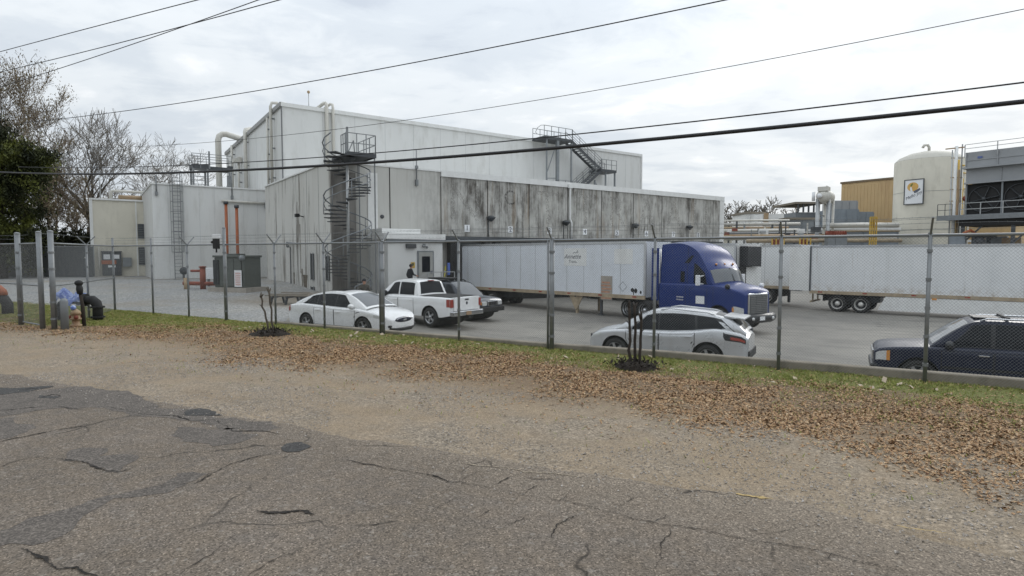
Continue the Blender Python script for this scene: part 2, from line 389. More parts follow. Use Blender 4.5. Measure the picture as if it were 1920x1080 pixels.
# ------------------------------------------------------------------ ground sheets
def lin(a, b, n): return [a + (b - a) * i / (n - 1) for i in range(n)]
def edge_n(a):
    e = float(np.interp(a, [-60, -15.5, -7.2, -2.5, -.9, 1.2, 40], [5.2, 5.3, 5.75, 6.1, 6.45, 6.2, 6.2]))
    return e + .16 * nz(a, 0, .8, 1) + .07 * nz(a, 0, 3.1, 2) + .03 * nz(a, 0, 9, 3)
def verge_z(a, n):
    z = -.03 + .03 * sst((n - 6) / 2.5) + .022 * nz(a, n, .45, 4) + .008 * nz(a, n, 2.1, 5)
    return z - (.02 if n < 6.3 else 0)
g = MB(); S = 900
g.grid(lambda u, v: (u, v, -1.35), [-S, -200, -60, 0, 60, 200, S], [-S, -200, -60, 0, 60, 200, S], sm=False)
struct(g.build('ground', M['earth']))
g = MB(); As = sorted(set([round(x, 3) for x in lin(-60, -24, 30) + lin(-24, 6, 260) + lin(6, 45, 30)]))
for i in range(len(As) - 1):
    a0, a1 = As[i], As[i + 1]; e0, e1 = edge_n(a0), edge_n(a1)
    rows = [-9, -3, 1, 3, 4.6]
    c0 = [(a0, r, 0) for r in rows] + [(a0, e0 - .05, .0), (a0, e0, -.012), (a0, e0 + .03, -.07)]
    c1 = [(a1, r, 0) for r in rows] + [(a1, e1 - .05, .0), (a1, e1, -.012), (a1, e1 + .03, -.07)]
    k = len(c0); g.add(c0 + c1, [(j, k + j, k + j + 1, j + 1) for j in range(k - 1)])
struct(g.build('road', M['asphalt'], rz=STREET_RZ))
g = MB(); g.grid(lambda u, v: (u, v, verge_z(u, v)), lin(-70, 40, 330), lin(4.7, 14.1, 60))
struct(g.build('gravel_verge', M['verge'], rz=STREET_RZ))
def a_left(n): return -18.7 - (n - 15) * .79 + .25 * nz(n, 3, .9, 8)
g = MB(); Ns = lin(14.2, 95, 90); Us = [0] + [((i + 1) / 70) ** 1.5 for i in range(70)]
def yp(u, n):
    a0 = a_left(n); a = a0 + (95 - a0) * u; w = street(a, n); return (a, n, yard_z(w.x, w.y) + .008)
g.grid(yp, Us, Ns); struct(g.build('yard_pavement', M['yard'], rz=STREET_RZ))
g = MB(); Ng = lin(13.6, 95, 90)
def gp(u, n):
    a1 = a_left(max(14.2, n)) + 1.2; a = -115 + (a1 + 115) * (1 - (1 - u) ** 1.6); w = street(a, n)
    return (a, n, yard_z(w.x, w.y) - .012 - .03 * sst((a - a1 + 1.6) / .6) - .06 * (1 - sst((n - 13.6) / .8)))
g.grid(gp, lin(0, 1, 70), Ng); struct(g.build('gravel_lot', M['gravel_lot'], rz=STREET_RZ))
g = MB(); Ak = lin(-18.4, 40, 118)
def ktop(a): return float(np.interp(a, [-18, -12, -7, -4, 2, 40], [.07, .09, .11, .15, .18, .20]))
for i in range(len(Ak) - 1):
    a0, a1 = Ak[i], Ak[i + 1]; t0, t1 = ktop(a0), ktop(a1)
    P = lambda a, t: [(a, 14.04, -1.25), (a, 14.04, t - .02), (a, 14.06, t), (a, 14.26, t), (a, 14.28, t - .02), (a, 14.28, -1.25)]
    g.add(P(a0, t0) + P(a1, t1), [(j, j + 1, 7 + j, 6 + j) for j in range(5)])
g.poly([(Ak[0], 14.04, -1.25), (Ak[0], 14.04, .03), (Ak[0], 14.28, .03), (Ak[0], 14.28, -1.25)])
struct(g.build('kerb', M['curb'], rz=STREET_RZ))

# cracks, patches and paint on the road, surveyed from the photo on to the road plane
def ribbon(name, pts, w, mat, z=.004, jit=.35):
    P = [onz(x, y, z) for x, y in pts]; Q = []
    for i in range(len(P) - 1):
        k = max(2, int((P[i + 1] - P[i]).length / .03))
        for j in range(k): Q.append(P[i].lerp(P[i + 1], j / k))
    Q.append(P[-1]); g = MB(); vs = []; n = len(Q); rnd = random.Random(int(pts[0][0] * 7 + pts[0][1]))
    off = 0
    for i, p in enumerate(Q):
        d = (Q[min(i + 1, n - 1)] - Q[max(i - 1, 0)]).normalized(); r = Vector((d.y, -d.x, 0))
        off = off * .9 + rnd.uniform(-1, 1) * .014
        ww = w * .75 * (.4 + 1.1 * rnd.random() ** 1.5) * max(.35, .75 + 1.3 * nz(p.x * 2.3, p.y * 2.3, 1, 71)) * min(1, .25 + 4 * min(i, n - 1 - i) / n)
        c = p + r * off; vs += [c - r * ww / 2, c + r * ww / 2]
    g.add(vs, [(2*i, 2*i+1, 2*i+3, 2*i+2) for i in range(n - 1)])
    return struct(g.build(name, mat))
def blot(name, pts, mat, z=.003, jit=.03):
    P = [onz(x, y, z) for x, y in pts]; Q = []; rnd = random.Random(len(pts) * 31 + int(pts[0][0]))
    for i in range(len(P)):
        q = P[(i + 1) % len(P)]; k = max(2, int((q - P[i]).length / .08))
        for j in range(k):
            e = P[i].lerp(q, j / k); Q.append(e + Vector((nz(e.x, e.y, 2.2, 81) * 3.2 + nz(e.x, e.y, 9, 83) * .9 + rnd.uniform(-.2, .2), nz(e.x, e.y, 2.2, 82) * 3.2 + nz(e.x, e.y, 9, 84) * .9 + rnd.uniform(-.2, .2), 0)) * jit)
    import bmesh
    me = bpy.data.meshes.new(name); bm = bmesh.new(); f = bm.faces.new([bm.verts.new(p) for p in Q])
    bmesh.ops.triangulate(bm, faces=[f]); bmesh.ops.recalc_face_normals(bm, faces=bm.faces); bm.normal_update()
    for f in bm.faces:
        if f.normal.z < 0: f.normal_flip()
    bm.to_mesh(me); bm.free(); me.materials.append(mat)
    o = bpy.data.objects.new(name, me); COL.objects.link(o); return struct(o)
for pts in ([(-60,1010),(0,990),(60,970),(130,958),(200,935),(270,912),(330,890),(392,888),(360,912),(290,930),(215,945),(150,978),(112,1000),(60,1020),(-60,1040)],
            [(90,730),(180,722),(245,738),(300,762),(360,772),(420,782),(500,790),(535,800),(510,812),(430,806),(360,790),(300,786),(225,772),(120,765),(40,775),(-30,790),(-30,748),(30,735)],
            [(-40,790),(20,785),(90,800),(30,818),(-40,835)],
            [(120,845),(200,838),(250,866),(235,882),(180,876),(110,862)],
            [(330,800),(430,803),(480,820),(400,830),(330,828)]):
    blot('asphalt_patch', pts, M['patch'], .003, .07)
for pts in ([(520,842),(533,832),(565,828),(585,838),(566,846),(528,850)], [(335,771),(370,764),(415,768),(420,776),(350,779)],
            [(-20,728),(40,726),(100,722),(60,735),(-20,742)], [(80,740),(118,742),(95,748),(75,745)]):
    blot('pothole_patch', pts, M['patch_dark'], .0065, .05)
CR = [([(38,1026),(75,1043),(110,1063),(150,1062),(190,1082)], .035), ([(-40,836),(0,827),(60,815),(100,808)], .10), ([(100,808),(160,796),(240,781),(300,772)], .02),
      ([(270,916),(310,909),(368,905),(395,888),(430,871),(480,856),(522,845)], .028), ([(368,905),(396,888)], .06), ([(480,957),(520,962),(560,960),(588,965)], .05),
      ([(170,872),(200,881),(225,883),(252,876)], .035), ([(-30,888),(20,868),(60,857),(100,860),(150,866),(175,872)], .02),
      ([(580,845),(640,860),(700,872),(735,881),(780,886),(840,901),(900,911),(960,922),(1010,931),(1060,940),(1130,957),(1190,972),(1240,981),(1310,992),(1400,1010),(1500,1026),(1620,1052),(1720,1075)], .020),
      ([(858,902),(905,880)], .014), ([(922,910),(965,890)], .016), ([(975,927),(1008,909)], .02), ([(1045,941),(1070,926)], .014), ([(1140,958),(1185,938),(1200,930)], .012),
      ([(810,957),(838,942),(862,930)], .014), ([(895,968),(925,955)], .012), ([(950,985),(990,970)], .01), ([(1035,1008),(1050,985),(1080,968),(1100,962)], .014),
      ([(1215,1078),(1236,1045),(1240,1020),(1262,988)], .014), ([(1225,981),(1245,970),(1246,960)], .012), ([(240,1045),(300,1018),(345,992),(400,980),(430,975)], .010), ([(330,1075),(390,1042),(430,1010),(490,985)], .010),
      ([(465,1082),(520,1050),(560,1030),(620,1000)], .014), ([(655,985),(700,986),(745,975)], .022), ([(-20,772),(50,765),(110,762),(160,768)], .02), ([(200,762),(260,775),(330,780),(350,790),(400,786),(440,806),(505,808),(520,814)], .03),
      ([(80,744),(100,739),(120,742)], .07), ([(40,730),(70,728)], .09), ([(1390,985),(1430,1000),(1500,990)], .010), ([(1530,1080),(1540,1055),(1580,1035)], .010), ([(50,830),(90,823)], .03)]
for pts, w in CR: ribbon('road_crack', pts, w, M['crack'], .009)
ribbon('gravel_dust', [(860,866),(900,872),(945,876),(985,884),(1030,886),(1070,892),(1090,893)], .045, M['dust'], .006)
ribbon('yellow_line', [(1380,925),(1450,936)], .07, M['line_yellow'], .007, .5); ribbon('yellow_line', [(1680,984),(1784,1001)], .07, M['line_yellow'], .007, .5)

# ------------------------------------------------------------------ scattered ground cover
rng = np.random.default_rng(3)
def quads(name, mat, P, size, tilt=.5, aspect=.62, rz=STREET_RZ, smooth=False):
    n = len(P); yaw = rng.uniform(0, 6.283, n); ax = np.stack([np.cos(yaw), np.sin(yaw), rng.normal(0, tilt, n)], 1)
    ay = np.stack([-np.sin(yaw), np.cos(yaw), rng.normal(0, tilt, n)], 1) * aspect
    s = size[:, None] if hasattr(size, '__len__') else size
    # four points: a pointed, folded leaf
    V = np.stack([P - ax*s, P - ay*s*.9 + [0,0,.004], P + ax*s, P + ay*s + [0,0,.004]], 1)
    lift = np.minimum(V[:, :, 2].min(1) - P[:, 2], 0); V[:, :, 2] -= lift[:, None]
    me = bpy.data.meshes.new(name); me.vertices.add(4*n); me.vertices.foreach_set('co', V.reshape(-1).astype(np.float32))
    me.loops.add(4*n); me.loops.foreach_set('vertex_index', np.arange(4*n)); me.polygons.add(n)
    me.polygons.foreach_set('loop_start', np.arange(0, 4*n, 4)); me.polygons.foreach_set('loop_total', np.full(n, 4)); me.update(); me.validate()
    me.materials.append(mat); o = bpy.data.objects.new(name, me); COL.objects.link(o); o.rotation_euler = (0, 0, rz); return o
def nl(a): return float(np.interp(a, [-40, -24, -18, -12, -9, -5.5, -3, 0, 4], [8.6, 8.3, 9.4, 9.0, 9.8, 10.0, 9.3, 8.1, 7.6]))
def sample(N, a0, a1, n0, n1, dens):
    out = []
    while len(out) < N:
        a = random.uniform(a0, a1); n = random.uniform(n0, n1)
        if random.random() < dens(a, n): out.append((a, n, max(verge_z(a, n), .001 if n < edge_n(a) - .03 else -1) + .004))
    return np.array(out)
def leafd(a, n):
    q = nl(a) + .9 * nz(a, n, .55, 11) + .5 * nz(a, n, 1.7, 12)
    top = float(np.interp(a, [-24, -22, -20.5], [9.2, 10.9, 12.8]))
    k = sst((n - q + .9) / 2.0) * (1 - .88 * sst((n - top + .9 * nz(a, n, .6, 13) + .5) / .9))
    k *= 1 - .75 * sst((n - 11.7 + .8 * nz(a, n, .9, 6)) / .6) * sst((a + 6.8) / .8) * sst((-.6 - a) / .8)
    if a > -1: k *= 1 - .55 * sst((n - 11.3 + 1.6 * nz(a, n, .8, 17)) / 1.2)
    k *= .28 + .72 * sst(.55 + 1.3 * nz(a, n, 1.1, 14) + 1.1 * nz(a, n, 3.1, 18))
    return k + .02 * sst((n - 6.8) / 1.5)
L1 = sample(78000, -13, 4, 7.2, 14, leafd); L2 = sample(38000, -38, -13, 7.2, 14, leafd)
L3 = sample(16000, 4, 14, 7.2, 14, leafd); LP = np.concatenate([L1, L2, L3]); struct(quads('fallen_leaves', M['dead_leaf'], LP, (.009 + .027 * rng.random(len(LP)) ** 1.5), .30), 'stuff')
PL = sample(90, -20, 3, 12.3, 14, lambda a, n: .05 + .95 * (nz(a, n, 1.2, 21) > .25))
struct(quads('pale_leaf_litter', pm('pale dry leaf', (.44,.36,.27), .8, var=.25), PL, rng.uniform(.04, .085, len(PL)), .35), 'stuff')
def grassd(a, n):
    k = sst((n - 12.0 + 1.1 * nz(a, n, .5, 13) + .6 * nz(a, n, 1.5, 15)) / .7)
    if -6.5 < a < -1: k = max(k, .9 * sst((n - 11.7 + .8 * nz(a, n, .9, 6)) / .5))
    if a < -19: k = max(k, sst((n - float(np.interp(a, [-24, -22, -20], [9.0, 10.6, 12.2])) + .6 * nz(a, n, .7, 16)) / .7))
    if a > -1: k = max(k, .6 * sst((n - 11.2 + 1.6 * nz(a, n, .8, 17)) / 1.2), .22 * sst((n - 9.6 + nz(a, n, .8, 17)) / 1.5))
    k *= .25 + .75 * sst(.5 + 1.5 * nz(a, n, 1.6, 19) + .8 * nz(a, n, 4.5, 20))
    return max(k, .012)
def blades(name, N, a0, a1, n0, n1, h0, h1):
    P = sample(N, a0, a1, n0, n1, grassd); n = len(P); yaw = rng.uniform(0, 6.283, n); w = rng.uniform(.004, .010, n)[:, None]
    d = np.stack([np.cos(yaw), np.sin(yaw), np.zeros(n)], 1); h = rng.uniform(h0, h1, n)
    tip = P + np.stack([rng.normal(0, .035, n), rng.normal(0, .035, n), h], 1)
    V = np.stack([P - d*w, P + d*w, tip], 1); me = bpy.data.meshes.new(name)
    me.vertices.add(3*n); me.vertices.foreach_set('co', V.reshape(-1).astype(np.float32)); me.loops.add(3*n); me.loops.foreach_set('vertex_index', np.arange(3*n))
    me.polygons.add(n); me.polygons.foreach_set('loop_start', np.arange(0, 3*n, 3)); me.polygons.foreach_set('loop_total', np.full(n, 3)); me.update(); me.validate()
    me.materials.append(M['grass_blade']); o = bpy.data.objects.new(name, me); COL.objects.link(o); o.rotation_euler = (0, 0, STREET_RZ); return struct(o, 'stuff')
blades('grass', 105000, -40, 14, 7, 14.05, .02, .065)
def pebbles():
    P = sample(20000, -16, 10, 4.6, 9.2, lambda a, n: 1 if (n > edge_n(a) - .8 * random.random() ** 3 and nz(a, n, .5, 31) > -.35 + .12 * (n - 6)) else .02)
    n = len(P); s = rng.uniform(.005, .016, n) * np.where(rng.random(n) > .96, 1.8, 1)
    B = np.array([(1,0,0),(-.5,.85,0),(-.5,-.85,0),(0,0,.8)]); V = P[:, None, :] + (B[None] + rng.normal(0, .22, (n, 4, 3))) * s[:, None, None]
    F = np.array([(0,1,3),(1,2,3),(2,0,3)]); idx = (np.arange(n)[:, None, None] * 4 + F[None]).reshape(-1)
    me = bpy.data.meshes.new('loose_gravel'); me.vertices.add(4*n); me.vertices.foreach_set('co', V.reshape(-1).astype(np.float32)); me.loops.add(9*n); me.loops.foreach_set('vertex_index', idx)
    me.polygons.add(3*n); me.polygons.foreach_set('loop_start', np.arange(0, 9*n, 3)); me.polygons.foreach_set('loop_total', np.full(3*n, 3)); me.update(); me.validate()
    me.materials.append(leafmat('pebble stone', [(.16,.14,.12), (.30,.27,.24), (.24,.20,.16), (.42,.39,.36)], 31))
    o = bpy.data.objects.new('loose_gravel', me); COL.objects.link(o); o.rotation_euler = (0, 0, STREET_RZ); return struct(o, 'stuff')
pebbles()

# ------------------------------------------------------------------ chain-link fences
HF = 2.87
def mesh_wires(mb, L, h, x0=0, z0=.06, pitch=.062, r=.0017, y=0):
    for sgn in (1, -1):
        k0 = -h if sgn > 0 else 0; c = k0
        while c < L + (0 if sgn > 0 else h):
            # line x = c + sgn*(z)
            pts = []
            za, zb = 0.0, h
            if sgn > 0: za, zb = max(0, -c), min(h, L - c)
            else: za, zb = max(0, c - L), min(h, c)
            if zb - za > .05:
                mb.tube([(x0 + c + sgn * za, y + sgn * .003, z0 + za), (x0 + c + sgn * zb, y + sgn * .003, z0 + zb)], r, 3, cap=False, sm=False)
            c += pitch
def a_on_fence(px, n=13.86):
    u = (px - 960) / FPX; Y = n / (.4965 * u + .868); return .868 * u * Y - .4965 * Y
def arm(mb, s, hgt=HF, ang=1): mb.beam((0, 0, hgt), (0, s * .30, hgt + .33), .035, .03)
def fence(name, label, p0, p1, posts, rail=True, mid=None, wires=(), group=None, bottom=.05):
    """p0, p1: street (a, n) ends; local x runs from p0 to p1."""
    w0, w1 = street(*p0), street(*p1); d = w1 - w0; L = d.length; rz = math.atan2(d.y, d.x)
    t = thing(name, label, 'fence', w0, rz, group)
    for x, r, kind, top in posts:
        b = MB(); b.cyl((0, 0, -.15), (0, 0, top), r, 12); b.ball((0, 0, top), r * 1.1, 5, sq=(1, 1, .6))
        for zz in lin(.35, HF - .3, 5): b.lathe([(r, -.03), (r + .012, -.03), (r + .012, .03), (r, .03)], (0, 0, zz), 10, sm=False)
        o = b.build('post', M['galv'], t, (x, 0, 0))
        if kind:
            for sg in ((1, -1) if kind == 'V' else ((kind,))):
                m = MB(); arm(m, sg); m.build('barbed_arm', M['galv'], o)
    if rail:
        m = MB(); m.cyl((0, 0, HF), (L, 0, HF), .028, 8); m.build('top_rail', M['galv'], t)
    if mid:
        m = MB(); m.cyl((0, 0, mid), (L, 0, mid), .025, 8); m.build('middle_rail', M['galv'], t)
    m = MB(); mesh_wires(m, L, HF - bottom - .03, z0=bottom); m.build('chain_mesh', M['galv'], t, recalc=False)
    for sg, k in wires:
        m = MB(); zz = HF + .33 * k; yy = sg * .30 * k; pts = []
        for i in range(int(L / .9) + 1): pts.append((min(L, i * .9), yy, zz - .02 * (i % 3 == 1)))
        m.tube(pts, .0035, 3, cap=False, sm=False)
        for i in range(int(L / .13)): m.beam((i * .13, yy - .012, zz - .012), (i * .13 + .01, yy + .012, zz + .012), .003)
        m.build('barbed_wire', M['galv'], t, recalc=False)
    return t
aL, aR = a_on_fence(213), 9.5
PX = [285, 352, 422, 515, 607, 717, 860, 1035, 1228, 1464, 1742]
pts_ = []
for px in PX:
    x = aR - a_on_fence(px); thick = px in (422, 717, 1035)
    kind = 'V' if px <= 717 and px not in (285, 422) else (1 if px < 1742 else 1)
    if px in (285, 422): kind = None
    pts_.append((x, .062 if thick else .037, kind, HF + (.62 if px == 422 else (.28 if px in (285,) else .04))))
pts_.append((0.5, .037, 1, HF + .04)); pts_.append((aR - aL, .045, None, HF + .34))
# local x from right end towards the left; local +y then points back to the street
main_fence = fence('chain_link_fence', 'long galvanised chain link fence with barbed wire arms along the yard kerb', (aR, 13.86), (aL, 13.86), pts_, wires=((1, .35), (1, .68), (1, 1.0), (-1, 1.0)))
for px in (717, 1035):      # doubled strain posts with a brace
    b = MB(); b.cyl((0, .0, -.1), (0, 0, HF + .02), .03, 10); b.build('post', M['galv'], main_fence, (aR - a_on_fence(px) + .115, 0, 0))
c1 = street(aL, 13.86); gA, gB, gC = (-22.95, 9.33), (-23.45, 9.2), (-25.5, 9.37)
Lc = (street(*gA) - c1).length
fence('chain_link_fence', 'short chain link fence stub running back from the gate posts past the blue tarp', gA, (aL, 13.86), [(0, .085, None, HF + .38), (Lc * .5, .04, 'V', HF)], mid=1.45, wires=((1, 1.0),))
fence('chain_link_fence', 'chain link fence end beyond the thick gate posts, beside the orange elbow pipe', gC, (-44, 9.6), [(0, .085, None, HF + .36), (4.2, .04, 'V', HF), (7.2, .04, 'V', HF), (10.2, .04, 'V', HF)], mid=1.45, wires=((-1, 1.0), (-1, .6)))
gt = thing('chain_link_gate', 'narrow chain link gate hung between the thick round gate posts', 'gate', street(*gB))
w0, w1 = street(*gB), street(*gC); gt.rotation_euler = (0, 0, math.atan2((w1 - w0).y, (w1 - w0).x)); Lg = (w1 - w0).length - .2
m = MB(); m.cyl((0, 0, -.15), (0, 0, HF + .36), .08, 14); m.ball((0, 0, HF + .36), .088, 5, sq=(1,1,.6)); m.build('gate_post', M['galv'], gt)
m = MB()
for p, q in (((.14,0,.12),(.14,0,HF)), ((Lg,0,.12),(Lg,0,HF)), ((.14,0,.12),(Lg,0,.12)), ((.14,0,HF),(Lg,0,HF)), ((.14,0,1.45),(Lg,0,1.45))): m.cyl(p, q, .026, 8)
m.build('gate_frame', M['galv'], gt); m = MB(); mesh_wires(m, Lg - .14, HF - .15, .14, .12); m.build('chain_mesh', M['galv'], gt, recalc=False)
# camera and speaker box on the tall strain post
p422 = street(a_on_fence(422), 13.86)
t = thing('security_camera', 'black and white security camera strapped to the tall fence post by the transformer', 'camera', p422 + Vector((-.1, -.1, HF + .12)), R(160))
m = MB(); m.bx(.0,.34,-.06,.06,.12,.26); m.build('camera_body', M['sign_white'], t, bevel=.01); m = MB(); m.bx(.1,.3,-.07,.07,-.28,.10); m.cyl((.3,0,.0),(.42,0,-.04),.05,10); m.cyl((.2,0,-.28),(.2,0,-.42),.03,8); m.build('bracket', M['black'], t)

# ------------------------------------------------------------------ things on the grass by the gate
def gpos(px, py, z=0): return onz(px, py, z)
t = thing('bollard', 'plain grey steel bollard standing in front of the tan hydrant', 'bollard', gpos(122, 617), 0)
m = MB(); m.lathe([(.001, 1.04), (.06, 1.03), (.10, .98), (.115, .92), (.115, -.1), (.001, -.1)], n=18); m.build('bollard_tube', M['gray_steel'], t)
t = thing('hydrant', 'tan fire hydrant with rusty flanges between the bollard and the dark valve post', 'hydrant', gpos(143, 612), .3)
m = MB(); m.lathe([(.001,.62),(.06,.60),(.14,.52),(.17,.44),(.13,.42),(.13,.30),(.17,.29),(.17,.24),(.12,.23),(.12,.08),(.18,.07),(.18,0),(.001,0)], n=16); m.build('barrel', M['hydrant_tan'], t)
for an in (0, 2.1, -2.1):
    m = MB(); d = Vector((math.cos(an-1.2), math.sin(an-1.2), 0)); m.cyl(d*.1+Vector((0,0,.33)), d*.22+Vector((0,0,.33)), .07, 10); m.build('hose_cap', M['red_paint'], t)
m = MB(); m.ball((-.05,-.05,.66), .09, 6); m.build('tag_cover', M['tarp'], t)
t = thing('valve_post', 'dark leaning indicator valve post with round head beside the blue tarp', 'valve', gpos(158, 611), 0)
m = MB(); m.tube([(0,0,-.1),(-.03,0,.7),(-.10,0,1.15)], [.07,.06,.05], 10); m.build('valve_stem', M['bark_dark'], t)
m = MB(); m.ball((-.13,0,1.5), .13, 7, sq=(1,1,.8)); m.tube([(-.10,0,1.12),(-.11,0,1.3),(-.13,0,1.5)], [.09,.11,.07], 10); m.build('valve_head', M['black'], t)
t = thing('backflow_assembly', 'black elbowed backflow pipe assembly under a draped blue tarp', 'pipe assembly', gpos(150, 600), 0)
B0 = gpos(150, 600); rel = lambda px, py, Y: at(px, py, Y) - B0
yb = B0.y
m = MB(); e = rel(184, 600, yb); m.tube([(e.x,0,-.1),(e.x,0,.48),(e.x-.04,0,.64),(e.x-.18,0,.76),(e.x-.5,0,.77),(e.x-.9,0,.76)], [.17,.17,.18,.18,.15,.14], 14)
for zz in (.12, .5): m.lathe([(.17,-.03),(.24,-.03),(.24,.03),(.17,.03)], (e.x,0,zz), 14, sm=False)
m.lathe([(.14,-.04),(.24,-.04),(.24,.04),(.14,.04)], (e.x-.45,0,.77), 14, 'x', sm=False); m.build('elbow', M['black'], t)
m = MB(); f = rel(112, 600, yb); m.tube([(f.x,0,-.1),(f.x,0,.5),(f.x+.06,0,.62),(f.x+.2,0,.70),(f.x+.7,0,.74),(e.x-.8,0,.76)], .11, 12); m.ball((f.x-.05, 0, .05), .1, 5); m.build('pipe_run', M['black'], t)
m = MB(); x0, x1 = f.x - .02, e.x - .48
def tarp(u, v):
    x = x0 + (x1 - x0) * u; ang = (v - .5) * 3.5; h = .90 + .06 * math.sin(u * 9) + .10 * nz(u * 5, v * 4, 1, 41) + .14 * math.exp(-((u - .25) / .15) ** 2)
    rr = .26 + .05 * nz(u * 6, v * 6, 1, 42); z = h + .12 * math.cos(ang) - (.26 * (abs(v - .5) * 2) ** 1.5) + .06 * nz(u * 9, v * 9, 1, 43)
    return (x, rr * math.sin(ang), z)
m.grid(tarp, lin(0, 1, 26), lin(0, 1, 16)); m.build('tarp_cover', M['tarp'], t)
ol = gpos(5, 589); t = thing('riser_elbow', 'black riser pipe topped by an orange elbow at the gate, cut by the frame edge', 'pipe', ol, 0)
m = MB(); m.tube([(.22,0,-.1),(.22,0,.42),(.1,0,.62),(-.2,0,.7),(-.8,0,.7)], .2, 14); m.build('riser', M['black'], t)
m = MB(); m.tube([(.02,0,.80),(.02,0,.95),(-.1,0,1.08),(-.5,0,1.12)], [.2,.17,.15,.14], 12); m.build('elbow', M['orange'], t)
# cropped crape myrtles with mulch
def myrtle(px, py, label, stems, Hs, seed):
    p = onz(px, py, .0); rnd = random.Random(seed)
    t = thing('crape_myrtle', label, 'tree', p, 0, 'pruned street trees')
    for dx, dy, tx, ty, h in stems:
        m = MB(); pts = [(dx * .3, dy * .3, -.05)]
        for i in range(1, 8):
            k = i / 7; pts.append((dx * .3 + (tx - dx * .3) * k + rnd.uniform(-.03, .03), dy * .3 + (ty - dy * .3) * k + rnd.uniform(-.03, .03), h * k))
        m.tube(pts, [.036 - .010 * i / 7 for i in range(7)] + [.034], 8)
        for q in range(3):
            e = Vector(pts[-1]); d = Vector((rnd.uniform(-1, 1), rnd.uniform(-1, 1), rnd.uniform(.1, 1))).normalized(); m.tube([e - Vector((0,0,.04)), e + d * rnd.uniform(.07, .16)], [.035, .015], 6)
        k = Vector(pts[5]); d = Vector((rnd.choice((-1,1)) * .8, rnd.uniform(-.4,.4), .6)); m.tube([k, k + d * .10], [.018, .008], 5)
        m.build('trunk', M['bark_dark'] if seed == 2 else M['bark'], t)
    m = MB(); m.grid(lambda u, v: (Hs * u * math.cos(v) * (1 + .25 * nz(u*3, v, 1, 51 + seed)), Hs * .8 * u * math.sin(v) * (1 + .25 * nz(u*2, v, 1, 52)), .13 * (1 - u * u) + .05 * nz(u * 9, v * 4, 1, 53) * (1.15 - u) + .012 - .03 * (u > .97)), lin(0.01, 1, 9), lin(0, 6.2832, 28))
    struct(m.build('mulch_bed', M['mulch'], None, p), 'stuff')
    P = np.array([(p.x + rnd.gauss(0, Hs * .5), p.y + rnd.gauss(0, Hs * .42), .04 + .08 * rnd.random()) for _ in range(500)])
    struct(quads('mulch_chips', M['mulch'], P, rng.uniform(.02, .06, 500), .7, .4, 0), 'stuff')
myrtle(508, 627, 'thin two stemmed bare crape myrtle in a mulch ring beside the white sedan', [(-.12, 0, -.34, .1, 1.22), (.12, .2, -.04, 0, 1.36)], .62, 1)
myrtle(1191, 690, 'dark three stemmed bare crape myrtle in a mulch ring before the silver crossover', [(-.4, 0, -.14, .05, 1.38), (.1, .3, -.02, .1, 1.36), (.35, -.1, .10, 0, 1.12)], .48, 2)
# ------------------------------------------------------------------ the dock building (frame: s along the dock wall, q away from the yard)
def bthing(name, label, cat, s=0, q=0, z=0, group=None, rz=0): return thing(name, label, cat, bld(s, q, z), B_RZ + rz, group)
JO = [1.6, 5.3, 9.07, 12.8, 16.6, 20.3, 24.1, 27.8, 31.6, 35.3]; ZT, ZB = 8.1, -1.4
dock = bthing('dock_building', 'long stained concrete warehouse with loading docks behind the trailers', 'building')
DS = [7.34, 11.05, 14.75, 18.45, 22.1, 25.75, 29.4, 33.0]
w = MB(); w.bx(-2.2, 36.9, .25, 16.4, ZB, ZT - .05)                      # body
edges = [-2.2] + JO + [36.9]
for i in range(len(edges) - 1):                                       # front panels with open joints, above the dock doors
    a, b = edges[i] + .04, edges[i + 1] - .04
    if i: w.bx(edges[i] - .038, edges[i] + .038, .06, .07, 3.75, ZT - .06, 1)
    w.bx(a, b, 0, .247, 3.75, ZT - .05)
for a, b in [(-2.2, 5.45)] + [(DS[i] + 1.35, DS[i + 1] - 1.35) for i in range(7)] + [(DS[7] + 1.35, 36.9)]:
    w.bx(a, b, 0, .247, ZB, 3.745)
for d in DS: w.bx(d - 1.35, d + 1.35, .0, .247, ZB, .35)
for y in (2.4, 4.9, 7.4): w.bx(-2.203, -2.19, y - .02, y + .02, ZB, ZT - .06, 1)
w.build('wall', [M['concrete_wall'], M['black']], dock)
m = MB(); m.bx(5.3, 36.95, -.09, .35, ZT - .34, ZT + .06); m.bx(-2.25, 5.297, -.05, .35, ZT - .05, ZT + .05); m.bx(-2.28, -2.0, .353, 16.4, ZT - .05, ZT + .05); m.bx(36.75, 37.0, .353, 16.4, ZT - .3, ZT + .06)
m.build('roof_cap', M['white_trim'], dock)
m = MB(); m.bx(36.3, 36.97, -.07, -.003, ZB, ZT - .345); m.build('corner_trim', M['white_trim'], dock)
m = MB(); m.bx(-2.2, 36.9, .36, 16.4, ZT - .049, ZT - .02); m.build('roof', M['white_panel'], dock)
m = MB(); m.bx(-2.24, -.72, -.16, -.003, ZB, 7.5); m.build('corner_pier', M['concrete_pier'], dock)
m = MB(); m.bx(.1, .75, -.06, -.003, ZB, 7.6); m.build('flashing_strip', M['white_trim'], dock)
m = MB(); m.bx(4.0, 36.2, -.55, -.003, 3.38, 3.72); m.build('dock_header', M['dark_steel'], dock)
m = MB(); m.bx(3.9, 36.2, -.03, -.003, ZB, .28); m.build('dock_shade_strip', M['black'], dock)  # black strip paints in the shade on the dock face under the trailers
